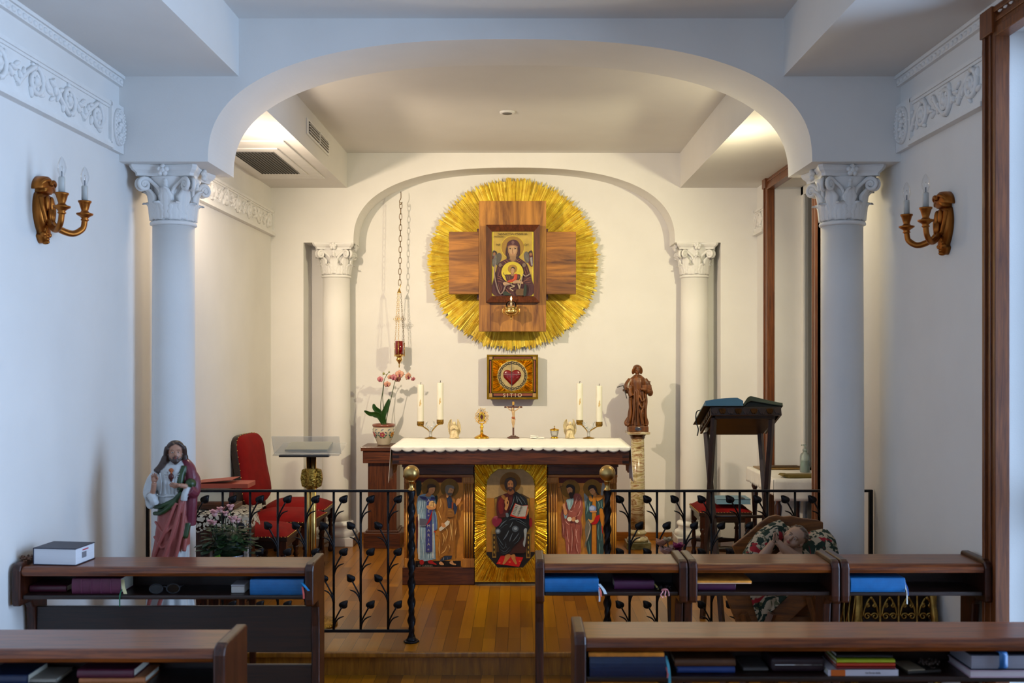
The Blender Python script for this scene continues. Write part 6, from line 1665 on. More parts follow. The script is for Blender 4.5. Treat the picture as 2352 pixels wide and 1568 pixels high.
b = MB(); b.lathe([(.125, 0), (.125, .012), (.11, .018)], mat('statue_base', '#6a5a4a', .6), 8, M=Matrix.Scale(.9, 4, (0, 1, 0))); 
b.build('base', st)

# ---- wooden saint on the marble pillar
DW = 8.22
wx = X(1464.5, DW)
u = DW / F
col_ = thing('onyx_pedestal', 'banded onyx pedestal column carrying the carved wooden saint, right of the altar', 'pedestal', (wx, DW, ZP))
def onyx(name, cols, sc=9):
    m, n, l, p = new_mat(name)
    tc = n.new('ShaderNodeTexCoord'); mp = n.new('ShaderNodeMapping'); mp.inputs['Scale'].default_value = (1.2, 1.2, 5.5); l.new(tc.outputs['Object'], mp.inputs['Vector'])
    no = n.new('ShaderNodeTexNoise'); no.inputs['Scale'].default_value = sc * .4; no.inputs['Detail'].default_value = 8; no.inputs['Distortion'].default_value = 1.4; l.new(mp.outputs['Vector'], no.inputs['Vector'])
    cr = n.new('ShaderNodeValToRGB'); e = cr.color_ramp.elements
    for i, (pos, c) in enumerate(cols):
        if i < 2: e[i].position = pos; e[i].color = (*hexc(c), 1)
        else:
            q = e.new(pos); q.color = (*hexc(c), 1)
    l.new(no.outputs['Fac'], cr.inputs['Fac']); l.new(cr.outputs['Color'], p.inputs['Base Color']); p.inputs['Roughness'].default_value = .22; p.inputs['Coat Weight'].default_value = .3
    return m
ONYX = onyx('banded_onyx', [(.30, '#6b4a28'), (.72, '#d8ccb0'), (.42, '#b0a070'), (.50, '#cfc3a4'), (.56, '#8a5f38'), (.62, '#bfb48e')])
ONYXG = onyx('green_onyx', [(.3, '#3c3a24'), (.7, '#8a8460'), (.5, '#5e5a3a')])
hz_ = Z(990, DW) - ZP
b = MB(); b.box(-.100, .100, -.100, .100, 0, .055, ONYXG); b.build('plinth', col_, bevel=.005)
b = MB(); b.lathe([(.085, .055), (.088, .07), (.080, .085), (.066, .09), (.060, .10), (.066, .112), (.074, .118), (.074, .128), (.064, .136), (.060, .15)], ONYX, 32); b.build('base_moulding', col_)
b = MB(); b.lathe([(.060, .15), (.060, hz_ * .5), (.054, hz_ - .06)], ONYX, 32); b.build('shaft', col_)
b = MB(); b.lathe([(.054, hz_ - .06), (.060, hz_ - .055), (.058, hz_ - .045), (.070, hz_ - .028), (.074, hz_ - .020)], mat('brown_onyx', '#5a3a20', .25, var=.3, scale=20), 32); b.box(-.092, .092, -.092, .092, hz_ - .020, hz_, ONYX); b.build('capital', col_, bevel=.002)
CARV = wood('carved_wood', '#42200a', '#804818', 'z', 5, .5, .06, 6)
ws = thing('wooden_statue', 'carved wooden saint holding a carpenter square and a box, on the onyx pillar', 'statue', (wx, DW, ZP + hz_ + .0004))
b = MB(); b.box(-.082, .082, -.07, .07, 0, .045, CARV); b.build('plinth', ws, bevel=.004)
b = MB(); b.prism(ellipse2(-.004, .023, .026, .016, 20), -.0725, -.0702, CHROME, 'y'); b.build('silver_plaque', ws, bevel=.001)
mb = MB()
loft(mb, [(.040, -.008, 0, .085, .062, .16), (.12, -.004, 0, .070, .056, .16), (.22, 0, 0, .066, .052, .12), (.30, .002, 0, .066, .050, .10), (.34, .004, 0, .062, .048, .08), (.40, 0, 0, .066, .050, .06), (.435, 0, 0, .062, .044, .03), (.455, .0, 0, .040, .034, 0), (.465, 0, 0, .026, .026, 0)], CARV, seg=96, nf=8, seed=9)
for p, r in (([(-.03, -.05, .33), (-.035, -.062, .20), (-.05, -.068, .06)], .009), ([(.0, -.055, .34), (-.005, -.066, .20), (-.012, -.072, .05)], .008), ([(.035, -.05, .33), (.045, -.062, .22), (.02, -.072, .15), (.03, -.07, .06)], .009), ([(.05, -.03, .36), (.066, -.04, .26), (.058, -.05, .17), (.066, -.045, .07)], .012), ([(.01, -.058, .30), (.03, -.068, .25), (.055, -.055, .27)], .007), ([(.0, -.06, .25), (.025, -.07, .20), (.05, -.06, .22)], .007), ([(-.055, -.03, .38), (-.066, -.035, .26), (-.062, -.045, .14), (-.085, -.04, .055)], .013), ([(-.07, -.02, .12), (-.10, -.03, .07), (-.075, -.05, .05)], .016), ([(.06, -.02, .12), (.075, -.03, .07), (.06, -.05, .05)], .014)):
    mb.tube(spline(p, 6), r, CARV, 8)
# arms
mb.tube(spline([(-.055, 0, .425), (-.082, -.01, .38), (-.088, -.03, .335), (-.100, -.055, .345)], 5), [.026, .027, .028, .029, .03, .03, .03, .029, .028, .027, .026, .024, .022, .02, .018, .016], CARV, 10)
mb.tube(spline([(-.07, -.02, .36), (-.065, -.045, .31), (-.055, -.05, .29)], 4), .022, CARV, 8)
mb.tube(spline([(.055, 0, .425), (.084, -.01, .38), (.09, -.03, .33), (.055, -.06, .345), (.02, -.068, .35)], 5), [.025] * 8 + [.026] * 6 + [.02, .018, .016, .014, .013, .012, .012], CARV, 10)
mb.ell((.10, -.02, .32), (.026, .03, .032), CARV, 10, 8)
MH = Matrix.Translation((-.004, -.01, .503)) @ Matrix.Rotation(radians(8), 4, 'Z') @ Matrix.Rotation(radians(8), 4, 'X')
head(mb, MH, .078, CARV); S_ = MH @ Matrix.Scale(.078, 4)
mb.ell((0, .12, .20), (.44, .46, .38), CARV, 16, 12, S_)
for q in (-1, 1):
    mb.tube(spline([(q * .2, -.2, .42), (q * .42, -.05, .1), (q * .46, .05, -.22), (q * .36, .1, -.36)], 5), .14, CARV, 8, M=S_)
mb.ell((0, -.30, -.50), (.20, .15, .26), CARV, 12, 8, S_); mb.tube([(-.14, -.36, -.28), (0, -.42, -.2), (.14, -.36, -.28)], .04, CARV, 6, M=S_)
ex = MB(); hand(ex, aim((-.098, -.058, .345), (-.8, -.5, .1), (-.3, .2, -1)), .050, CARV, side=-1, curl=.75); hand(ex, aim((.045, -.064, .345), (-1, -.2, .1), (.1, .6, .9)), .048, CARV, side=1, curl=.3)
sculpt('carved_body', mb, .0030, ws, 1, ex)
b = MB(); M = aim((-.12, -.075, .355), (.28, 0, -1), (0, -1, 0)); b.box(-.003, .003, -.003, .003, -.025, .085, BLACK, M); b.box(-.003, .052, -.003, .003, -.028, -.022, BLACK, M); b.build('carpenter_square', ws)
b = MB(); b.box(.028, .108, -.055, -.012, .348, .382, CARV); b.tube([(.07, -.035, .38), (.10, -.03, .412)], .007, CARV, 7); b.build('tool_box', ws, bevel=.002)

# ---- things on the altar
U = 7.42 / F
ZTAB = AT + .0062
def tab(px): return X(px, 7.42), 7.42, ZTAB
CRYS = thin_glass('crystal', (.92, .93, .95), 1.2, .08, haze=.45); WAX = mat('candle_wax', '#dad6c6', .45, var=.04, scale=12); CWICK = mat('wick', '#14100c', .8); GILTM = gold('gilt_fitting', '#b08a3a', .3, .15, 60); SLEEVE = gold('pierced_sleeve', '#8a6a30', .45, .9, 160, .5, 120)
CRYS2 = mat('silver_leaf', '#c8cbd0', .2, metal=.4, var=.3, scale=60)
def candle_holder(label, px, flip, dishes):
    x, y, z = tab(px); t = thing('candle_holder', label, 'candlestick', (x, y, z), 0, 'branched candlesticks on the altar')
    b = MB(); b.lathe([(0, 0), (.044, 0), (.044, .003), (.018, .007), (.012, .012)], GILTM, 24); b.build('base', t)
    b = MB(); b.lathe([(.012, .008), (.011, .02), (.010, .04), (.012, .055)], CRYS, 12); b.build('stem', t)
    for (dx, dz) in dishes:
        b = MB(); sg = 1 if dx > 0 else -1
        b.tube(spline([(sg * .004, 0, .03), (sg * .012, 0, .055), (dx * .55, 0, dz * .80), (dx * .8, 0, dz - .006), (dx, 0, dz - .004)], 6), .0045, GILTM, 8); b.build('branch', t)
        b = MB(); b.lathe([(0, dz - .008), (.020, dz - .006), (.025, dz), (.0245, dz + .002), (0, dz + .001)], GILTM, 20, (dx, 0, 0)); b.build('dish', t)
        b = MB(); b.lathe([(.0262, dz + .002), (.0262, dz + .030), (.0248, dz + .030), (.0248, dz + .002)], SLEEVE, 24, (dx, 0, 0)); b.build('sleeve', t)
    rr = random.Random(px)
    b = MB()
    for sg in (-1, 1):
        pts = spline([(0, -.010, .05), (sg * .018, -.014, .075), (sg * .035, -.016, .095), (sg * .030, -.014, .115)], 5)
        b.tube(pts, [.006 - .0003 * i for i in range(len(pts))], CRYS, 8)
        for k in range(7):
            p = Vector(pts[3 + k * 2]) if 3 + k * 2 < len(pts) else Vector(pts[-1])
            d = Vector((rr.uniform(-1, 1), rr.uniform(-.5, .2), rr.uniform(.2, 1))).normalized()
            b.tube([p, p + d * .008, p + d * .022], [.002, .0052, .0004], CRYS2 if k % 2 else CRYS, 6)
    b.build('crystal_twigs', t)
    return t
def candle(label, px, zd, hpx, mark=True):
    x, y, z = tab(px); t = thing('candle', label, 'candle', (x, y, z + zd + .0025), 0, 'altar candles')
    h = hpx * U; b = MB(); b.lathe([(0, 0), (.0238, 0), (.0242, .01), (.0242, h - .004), (.023, h), (.012, h - .002), (0, h - .003)], WAX, 28); b.build('wax_body', t)
    b = MB(); b.tube([(0, 0, h - .004), (.001, 0, h + .008), (.002, 0, h + .012)], .0018, CWICK, 6); b.ell((.002, 0, h + .013), .0028, CWICK, 6, 5); b.build('wick', t)
    b = MB()
    for dx, dz, rw, rh in ((0, .56, .0042, .018), (.002, .53, .006, .010), (-.003, .50, .004, .012), (.002, .60, .003, .012), (-.004, .55, .002, .008)):
        n = 10; vs = []
        for i in range(n):
            a = 2 * pi * i / n; xx = dx + rw * cos(a); r = .0245; vs.append((xx, -sqrt(r * r - xx * xx), h * dz + rh * sin(a)))
        b.add(vs, [tuple(range(n))], mat('gold_print', '#c4a874', .4, var=.3, scale=200), True)
    b.build('gold_mark', t)
    return t
def zd(py): return (1005.5 - py) * U
dl = [((966 - 989) * U, zd(976)), ((1011 - 989) * U, zd(972))]
candle_holder('crystal branched candlestick left of the ivory angel on the altar left half', 989, 1, dl)
candle('altar candle furthest left, the lower one beside the orchid', 966, dl[0][1], 976 - 883)
candle('tall altar candle second from the left, nearest the first ivory angel', 1011, dl[1][1], 972 - 879)
dr = [((1331.5 - 1352) * U, zd(973)), ((1376 - 1352) * U, zd(977))]
candle_holder('crystal branched candlestick right of the second ivory angel, nearest the wooden saint', 1352, 1, dr)
candle('tall altar candle above the right ivory angel', 1331.5, dr[0][1], 973 - 880)
candle('altar candle furthest right, beside the wooden saint', 1376, dr[1][1], 977 - 886)
IVORY = mat('ivory_resin', '#cdbb92', .5, var=.2, scale=40)
def angel(label, px, face):
    x, y, z = tab(px); t = thing('angel_figurine', label, 'figurine', (x, y, z), 0, 'ivory kneeling angels on the altar')
    b = MB(); b.lathe([(0, 0), (.036, 0), (.037, .006), (.032, .010), (0, .011)], IVORY, 20); b.build('base', t)
    mb = MB()
    loft(mb, [(.008, 0, 0, .032, .030, .12), (.03, 0, .002, .029, .028, .12), (.055, 0, .003, .021, .020, .08), (.075, 0, .002, .019, .015, .05), (.088, 0, 0, .020, .013, .03), (.096, 0, 0, .010, .010, 0)], IVORY, seg=48, nf=7, seed=2)
    mb.tube(spline([(face * .010, -.022, .045), (face * .018, -.03, .025), (face * .014, -.03, .008)], 4), .011, IVORY, 8)
    for q in (-1, 1):
        mb.tube(spline([(q * .017, 0, .088), (q * .022, -.012, .068), (q * .004, -.024, .078)], 4), .0062, IVORY, 8); mb.tube([(q * .003, -.024, .076), (q * .0015, -.027, .096)], [.0042, .002], IVORY, 6)
    MH_ = Matrix.Translation((0, -.004, .108)) @ Matrix.Rotation(radians(10 * face), 4, 'Z') @ Matrix.Rotation(radians(12), 4, 'X')
    head(mb, MH_, .026, IVORY); S2 = MH_ @ Matrix.Scale(.026, 4); mb.ell((0, .16, .14), (.46, .46, .44), IVORY, 12, 8, S2); mb.tube([(-.38, .1, -.1), (-.42, .15, -.6)], .2, IVORY, 8, M=S2); mb.tube([(.38, .1, -.1), (.42, .15, -.6)], .2, IVORY, 8, M=S2)
    sculpt('body', mb, .0016, t, 1)
    for q in (-1, 1):
        b = MB()
        def wing(uu, vv):
            zz = .012 + .128 * uu; s_ = vv
            edge = .046 * sin(pi * min(1, .10 + .80 * uu)) ** .55 + (.004 * abs(sin(uu * 26)))
            inner = .010 + .014 * uu ** 2
            xx = inner + (edge - inner) * s_ if edge > inner else inner
            return (q * xx, .012 + .006 * sin(pi * s_) + .003 * sin(s_ * 18 + uu * 6), zz)
        b.grid(wing, 22, 10, IVORY, thick=.004); b.build('wing', t)
    return t
angel('ivory kneeling angel with raised wings, beside the left pair of candles', 1043.5, 1)
angel('ivory kneeling angel with raised wings, right of the small glass vessel', 1309, -1)
# monstrance
x, y, z = tab(1106.5)
t = thing('monstrance', 'gold reliquary on a foot with a ring of looped rays', 'reliquary', (x, y, z))
GB = gold('bright_gilt', '#e0b040', .22, .1, 60)
b = MB(); b.lathe([(.0, 0), (.055, 0), (.056, .006), (.050, .010), (.046, .014), (.034, .020), (.016, .028), (.012, .034)], GB, 12); b.build('foot', t)
b = MB(); b.lathe([(.011, .03), (.010, .04), (.013, .046), (.010, .052), (.009, .07), (.013, .078), (.014, .086), (.009, .092), (.010, .102), (.016, .110)], GB, 20); b.build('stem', t)
cz_ = .158
b = MB(); b.prism(ellipse2(0, cz_, .024, .034, 28), -.006, .006, GB); b.tube([(.0225 * cos(a), -.006, cz_ + .0325 * sin(a)) for a in [i * pi / 14 for i in range(28)]], .0035, GB, 7, closed=True)
for i in range(16): a = i * pi / 8; b.ell((.0225 * cos(a), -.007, cz_ + .0325 * sin(a)), .0042, GB, 8, 6)
b.build('capsule', t)
b = MB(); b.prism([(0, cz_ - .020), (.008, cz_ - .010), (.012, cz_), (.008, cz_ + .010), (0, cz_ + .020), (-.008, cz_ + .010), (-.012, cz_), (-.008, cz_ - .010)], -.008, -.006, mat('relic_red', '#4a140c', .3)); b.build('relic_window', t)
for i in range(22):
    a = pi / 2 + (i - 10.5) * (2 * pi - .55) / 22
    L0, L1 = .030, (.054 if i % 2 else .050) * (1.18 if abs(i - 10.5) < 2 else 1)
    b = MB(); ca, sa = cos(a), sin(a); pts = []
    for q in range(10):
        w = 2 * pi * q / 10; r = (L0 + L1) / 2 - (L1 - L0) / 2 * cos(w); tt = .0042 * sin(w); pts.append((ca * r - sa * tt, 0, cz_ + sa * r * 1.1 + ca * tt))
    b.tube(pts, .0016, GB, 5, closed=True); b.build('looped_ray', t)
for k, (dx, dz) in enumerate(((-.022, .026), (.022, .028), (-.026, .006), (.027, .006), (-.020, -.026), (.018, -.026), (0, .046))):
    b = MB(); b.ell((dx, -.007, cz_ + dz), .0042, mat('blue_gem', '#16284a', .15, coat=.5) if k % 2 == 0 or k > 3 else mat('red_gem', '#4a0c18', .15, coat=.5), 10, 8); b.build('gem', t)
b = MB()
for q in (-1, 1): b.tube(spline([(0, 0, .112), (q * .020, 0, .112), (q * .026, 0, .124), (q * .016, 0, .128)], 5), .0026, GB, 7)
b.build('scroll_collar', t)
# crucifix
x, y, z = tab(1179)
t = thing('crucifix', 'small standing wooden crucifix with a pale figure, in the middle of the altar', 'crucifix', (x, y, z))
CW = wood('crucifix_wood', '#3a1c0e', '#63341a', 'z', 6, .45, .1, 12)
b = MB(); b.prism(ellipse2(0, 0, .046, .034, 8), 0, .008, CW, 'z'); b.prism(ellipse2(0, 0, .034, .026, 8), .008, .014, CW, 'z'); b.prism(ellipse2(0, 0, .022, .018, 8), .014, .020, CW, 'z'); b.build('base', t, bevel=.002)
b = MB(); b.box(-.0065, .0065, -.005, .005, .018, .262, CW); b.build('upright', t, bevel=.001)
b = MB(); b.box(-.067, .067, -.0056, .0046, .226, .238, CW); b.build('crossbar', t, bevel=.001)
b = MB(); b.box(-.0075, .0075, -.0062, -.0052, .247, .272, mat('crucifix_label', '#b0883e', .5)); b.build('title_plate', t)
CP = mat('corpus_paint', '#b99a72', .5, var=.12, scale=60)
mb = MB(); yy = -.013
mb.tube(spline([(0, yy, .205), (0, yy - .002, .19), (.002, yy, .165), (.001, yy, .15)], 4), [.011, .012, .0125, .012, .0115, .011, .010, .0095, .0095, .0098, .010, .010, .0098], CP, 12)
for q in (-1, 1):
    mb.tube(spline([(q * .008, yy, .203), (q * .026, yy + .002, .212), (q * .046, yy + .004, .230)], 4), [.0052, .005, .0048, .0045, .0042, .004, .0038, .0035, .003], CP, 8); mb.ell((q * .048, yy + .004, .232), (.0045, .003, .0055), CP, 8, 6)
    mb.tube(spline([(q * .006, yy, .148), (q * .007, yy - .006, .122), (q * .003, yy - .002, .096), (0, yy - .004, .078)], 4), [.0078, .0076, .0074, .007, .0066, .006, .0056, .0052, .005, .0046, .004, .0036, .003], CP, 8)
head(mb, Matrix.Translation((-.004, yy - .006, .216)) @ Matrix.Rotation(radians(-20), 4, 'Z') @ Matrix.Rotation(radians(22), 4, 'X'), .024, CP)
mb.ell((-.005, yy + .002, .222), (.010, .010, .010), mat('corpus_hair', '#3a2214', .5), 10, 8); mb.tube([(-.012, yy, .218), (-.012, yy - .002, .204)], .004, mat('corpus_hair', '#3a2214', .5), 6)
sculpt('corpus', mb, .0014, t, 1)
b = MB(); b.lathe([(.0112, .146), (.0125, .154), (.0118, .160)], mat('loincloth', '#a2552e', .6, var=.2), 14, (0, yy, 0)); b.tube([(.008, yy - .006, .156), (.012, yy - .006, .140)], .004, mat('loincloth', '#a2552e', .6), 6); b.build('loincloth', t)
# folded napkin, glass vessel with gilt lid
x, y, z = tab(1234)
t = MB(); t.grid(lambda uu, vv: (x - .052 + .104 * uu, y - .028 + .056 * vv, z + .0072 + .004 * sin(uu * 7 + vv * 3) * (1 - uu) + .007 * max(0, .25 - uu)), 14, 8, WHITECLOTH, thick=.007)
t.grid(lambda uu, vv: (x - .050 + .060 * uu, y - .024 + .046 * vv, z + .0150 + .006 * (1 - uu) + .002 * sin(vv * 6)), 8, 6, WHITECLOTH, thick=.004)
tag(t.build('folded_napkin'), 'small folded white napkin lying on the altar right of the crucifix', 'napkin')
x, y, z = tab(1273.5)
t = thing('glass_vessel', 'small glass vessel with a gilt lid and cross on the altar', 'vessel', (x, y, z))
b = MB(); b.lathe([(0, 0), (.028, 0), (.029, .004), (.024, .008), (.022, .012)], GB, 24); b.build('foot', t)
b = MB(); b.lathe([(.022, .012), (.026, .018), (.028, .034), (.030, .036), (.033, .058), (.031, .058), (.028, .038), (.025, .020), (0, .014)], thin_glass('clear_glass', (.97, .97, .96), 0.7, haze=.12), 24); b.build('glass_body', t)
b = MB(); b.lathe([(.034, .058), (.036, .061), (.034, .065), (.020, .070), (.006, .073), (.004, .077), (0, .078)], GB, 24); b.build('lid', t)
b = MB(); b.box(-.0014, .0014, -.001, .001, .077, .094, GB); b.box(-.006, .006, -.001, .001, .085, .088, GB); b.build('cross_knob', t)
# ------------------------------------------------------------------ brass lectern with an acrylic desk
DLE = 5.86
lxw = X(716, DLE)
t = thing('lectern', 'brass lectern with a clear slanted book rest, behind the left rail', 'lectern', (lxw, DLE, ZP))
b = MB(); b.lathe([(.15, 0), (.152, .012), (.140, .022), (.10, .032), (.07, .05), (.045, .09)], gold('rough_brass', '#a8843a', .35, .9, 90, .4, 60), 28); b.build('base', t)
zt_ = Z(1043, DLE) - ZP
for dx, dy in ((-.0185, .012), (.0125, -.010), (.0, .02)):
    b = MB(); b.lathe([(.0165, .06), (.0165, zt_)], BRASS, 20, (dx, dy, 0)); b.build('pole', t)
b = MB(); u = DLE / F
b.lathe([(.031, Z(1122, DLE) - ZP), (.036, Z(1118, DLE) - ZP), (.036, Z(1078, DLE) - ZP), (.031, Z(1074, DLE) - ZP)], gold('relief_brass', '#a8843a', .3, 1.0, 70, .35, 50), 20, (0, 0, 0))
for sg in (-1, 1):
    b.prism([(sg * 14 * u * .9, Z(1120, DLE) - ZP), (sg * 22 * u, Z(1116, DLE) - ZP), (sg * 25 * u, Z(1098, DLE) - ZP), (sg * 22 * u, Z(1078, DLE) - ZP), (sg * 14 * u * .9, Z(1075, DLE) - ZP)], -.014, .014, gold('relief_brass', '#a8843a', .3, 1.0, 70, .35, 50))
b.build('relief_collar', t, bevel=.003)
ACR = thin_glass('acrylic', (.98, .98, .95), .6, .05, haze=.20)
x0, x1 = X(633, DLE) - lxw, X(786, DLE) - lxw
zb_l = zt_
b = MB()
M = Matrix.Translation((0, 0, zb_l + .012)) @ Matrix.Rotation(radians(-22), 4, 'X')
b.box(x0, x1 - .02, -.020, .004, -.012, -.002, mat('dark_ledge', '#3a3128', .4)); 
b2 = MB(); b2.box(x0 + .03, x1 - .07, -.05, .012, zb_l - .012, zb_l + .002, mat('bronze_bar', '#4a4036', .35, metal=.6)); b2.build('ledge', t, bevel=.003)
b = MB(); M = Matrix.Translation((0, -.035, zb_l + .004)) @ Matrix.Rotation(radians(32), 4, 'X')
b.box(x0, x1, 0, .008, 0, .125, ACR, M); b.build('front_plate', t)
b = MB(); b.box(x0 - .005, x1 - .01, -.05, .22, 0, .006, ACR, Matrix.Translation((0, 0, zb_l + .004)) @ Matrix.Rotation(radians(10), 4, 'X')); b.build('book_rest', t)
b = MB(); b.box(x0 + .05, x1 - .09, .02, .20, .008, .020, mat('cream_paper', '#d8cfae', .7), Matrix.Translation((0, 0, zb_l + .004)) @ Matrix.Rotation(radians(10), 4, 'X')); b.build('paper', t)

# ------------------------------------------------------------------ red upholstered seats
def turned_leg(b, x, y, h, mt, r=.020):
    b.box(x - r * 1.1, x + r * 1.1, y - r * 1.1, y + r * 1.1, h - .09, h, mt)
    b.lathe([(r * .7, 0), (r * 1.05, .01), (r * 1.05, .03), (r * .7, .045), (r * .65, .06), (r * 1.1, .10), (r * .75, .16), (r * .7, h * .55), (r * 1.1, h - .16), (r * .6, h - .135), (r * 1.05, h - .11), (r, h - .09)], mt, 14, (x, y, 0))
def seat(label, name, cat, x, y, w, d, hs, rotz=0.0, back=0.0, group=None):
    """upholstered seat; the back, if there is one, stands on the +y side and faces -y"""
    t = thing(name, label, cat, (x, y, ZP), rotz, group)
    b = MB(); b.box(-w / 2, w / 2, -d / 2, d / 2, hs - .085, hs - .055, MAHOG); b.box(-w / 2 + .02, w / 2 - .02, -d / 2 + .02, d / 2 - .02, hs - .135, hs - .085, MAHOG); b.build('apron', t, bevel=.004)
    b = MB()
    def cush(u, v):
        a, c = u * 2 - 1, v * 2 - 1
        return (a * w / 2 * .985, c * d / 2 * .985, hs - .055 + .062 * (1 - abs(a) ** 3.2) ** .7 * (1 - abs(c) ** 3.2) ** .7 + .0)
    b.grid(cush, 20, 20, REDVEL); b.box(-w / 2 + .004, w / 2 - .004, -d / 2 + .004, d / 2 - .004, hs - .056, hs - .050, REDVEL); b.build('cushion', t)
    b = MB()
    for k in range(18):
        for sx_, yy in ((-w / 2 + (k + .5) * w / 18, -d / 2), ): b.ell((sx_, yy - .001, hs - .055), .0045, BRASS, 6, 4)
        b.ell((w / 2 + .001, -d / 2 + (k + .5) * d / 18, hs - .055), .0045, BRASS, 6, 4); b.ell((-w / 2 - .001, -d / 2 + (k + .5) * d / 18, hs - .055), .0045, BRASS, 6, 4)
    b.build('nail_heads', t)
    for sx_ in (-1, 1):
        for sy in (-1, 1):
            b = MB(); turned_leg(b, sx_ * (w / 2 - .03), sy * (d / 2 - .03), hs - .085, MAHOGZ); b.build('leg', t)
    for sy in (-1, 1):
        b = MB(); b.tube([(-w / 2 + .03, sy * (d / 2 - .03), .12), (-w / 4, sy * (d / 2 - .03), .12), (0, sy * (d / 2 - .03), .12), (w / 4, sy * (d / 2 - .03), .12), (w / 2 - .03, sy * (d / 2 - .03), .12)], [.012, .016, .024, .016, .012], MAHOG, 10); b.build('stretcher', t)
    if back:
        b = MB(); M = Matrix.Translation((0, d / 2 - .03, hs + .06)) @ Matrix.Rotation(radians(-9), 4, 'X')
        o = smooth_poly([(-w / 2 + .01, 0), (w / 2 - .01, 0), (w / 2 + .005, back * .5), (w / 2 - .02, back * .93), (0, back), (-w / 2 + .02, back * .93), (-w / 2 - .005, back * .5)], 5)
        b.prism(o, -.012, .034, MAHOG, 'y', True, M); b.build('back_frame', t, bevel=.004)
        b = MB(); n = len(o); vs = []; c = (0, back * .5)
        for k, (s_, dy) in enumerate(((.985, -.010), (.975, -.030), (.90, -.048), (.6, -.058), (.2, -.061))): vs += [M @ Vector((c[0] + (p[0] - c[0]) * s_, dy, c[1] + (p[1] - c[1]) * s_)) for p in o]
        fs = [(k * n + i, k * n + (i + 1) % n, (k + 1) * n + (i + 1) % n, (k + 1) * n + i) for k in range(4) for i in range(n)] + [tuple(range(4 * n, 5 * n))]
        b.add(vs, fs, REDVEL, True); bp_ = b.build('backrest', t)
        b = MB()
        for k in range(0, n, 1):
            p = M @ Vector((c[0] + (o[k][0] - c[0]) * .992, -.014, c[1] + (o[k][1] - c[1]) * .992)); b.ell(p, .0045, BRASS, 6, 4)
        b.build('back_nails', bp_)
        for sx_ in (-1, 1):
            b = MB(); b.tube([(sx_ * (w / 2 - .025), d / 2 - .025, hs - .06), (sx_ * (w / 2 - .025), d / 2 - .005, hs + .10)], .016, MAHOG, 8); b.build('back_post', t)
    return t
# seats face the altar (+x): turned so that -y of the seat looks to +x
seat('low red stool nearest the rail on the left, in front of the red armless chair', 'stool', 'stool', -1.765, 6.75, .42, .46, .445, pi / 2, group='red stools')
seat('red upholstered chair with a tall rounded back, against the left wall', 'chair', 'chair', -1.73, 7.30, .46, .50, .455, pi / 2 - .10, back=.50)
seat('red stool furthest from the camera on the left, behind the brass lectern', 'stool', 'stool', -1.76, 7.87, .44, .50, .45, pi / 2, group='red stools')
seat('red stool with a blue book on it, behind the dark book stand', 'stool', 'stool', 1.545, 7.72, .40, .44, .455, 0.0, group='red stools')
xs = 1.605
t = book('pale blue thick book lying on the red stool on the right', xs - .0, 7.50, ZP + .455 + .0075, .26, .20, .040, cloth_cover('pale_blue', '#5a7f96', .5), pages=mat('blue_edge', '#6f93a8', .7, stretch=(1, 1, 120), scale=4), spine=False)
b = MB(); b.box(.055, .085, -.002, .10, .0405, .044, BLACK); b.build('dark_strap', t)

# ------------------------------------------------------------------ cabinet with lace and a book display on the left
t = thing('cabinet', 'dark wooden cabinet with a lace runner by the left wall', 'cabinet', (-1.89, 6.20, ZP))
hc_ = .74 - ZP
b = MB(); b.box(-.165, .165, -.16, .26, .04, hc_ - .03, MAHOGZ); b.build('body', t, bevel=.004)
b = MB(); b.box(-.175, .175, -.175, .27, hc_ - .03, hc_, MAHOG); b.build('top', t, bevel=.004)
b = MB(); b.box(-.175, .175, -.170, .27, 0, .04, MAHOG); b.build('base', t, bevel=.004)
for sg in (-1, 1):
    b = MB(); b.box(sg * .08 - .07, sg * .08 + .07, -.166, -.160, .08, hc_ - .07, MAHOGZ); b.build('door', t, bevel=.003)
lm, ln, ll, lp_ = new_mat('cream_lace')
tc = ln.new('ShaderNodeTexCoord'); vo = ln.new('ShaderNodeTexVoronoi'); vo.inputs['Scale'].default_value = 55; ll.new(tc.outputs['Object'], vo.inputs['Vector'])
mt_ = ln.new('ShaderNodeMath'); mt_.operation = 'LESS_THAN'; mt_.inputs[1].default_value = .56; ll.new(vo.outputs['Distance'], mt_.inputs[0])
lp_.inputs['Base Color'].default_value = (.62, .57, .46, 1); lp_.inputs['Roughness'].default_value = .9; ll.new(mt_.outputs[0], lp_.inputs['Alpha'])
b = MB()
def lace(u, v):
    x = -2.055 + .42 * u
    z0 = .748
    drop = (.06 + .045 * (1 - abs(((u * 2) % 1) * 2 - 1)))
    if v < .4: return (x, 6.42 - .40 * v / .4, z0 + .002 * sin(u * 20))
    k = (v - .4) / .6; return (x, 6.018 - .006 * k, z0 - drop * k)
b.grid(lace, 48, 14, lm, thick=.0015)
b.grid(lambda u, v: (-1.711 + .02 * v + .02 * sin(u * 9) * v, 6.02 + .40 * u, .748 - v * (.09 + .03 * abs(sin(u * 12)))), 20, 8, lm, thick=.0015)
tag(b.build('lace_runner'), 'cream lace runner hanging in points over the dark cabinet', 'lace cloth')
t = thing('book_easel', 'small brown wooden easel with a pale page, on the lace of the cabinet', 'easel', (-1.89, 6.24, .752))
b = MB(); b.box(-.165, .105, -.03, .15, 0, .028, WALNUT); b.box(-.165, .105, -.045, -.02, .026, .050, WALNUT); b.build('base', t, bevel=.004)
M = Matrix.Translation((0, 0, .032)) @ Matrix.Rotation(radians(-12), 4, 'X')
b = MB(); b.box(-.165, .098, .0, .014, 0, .095, WALNUT, M); b.build('board', t, bevel=.003)
b = MB(); b.box(-.155, .060, -.004, 0, .015, .088, mat('pale_page', '#c8c2ae', .7), M); b.build('page', t)
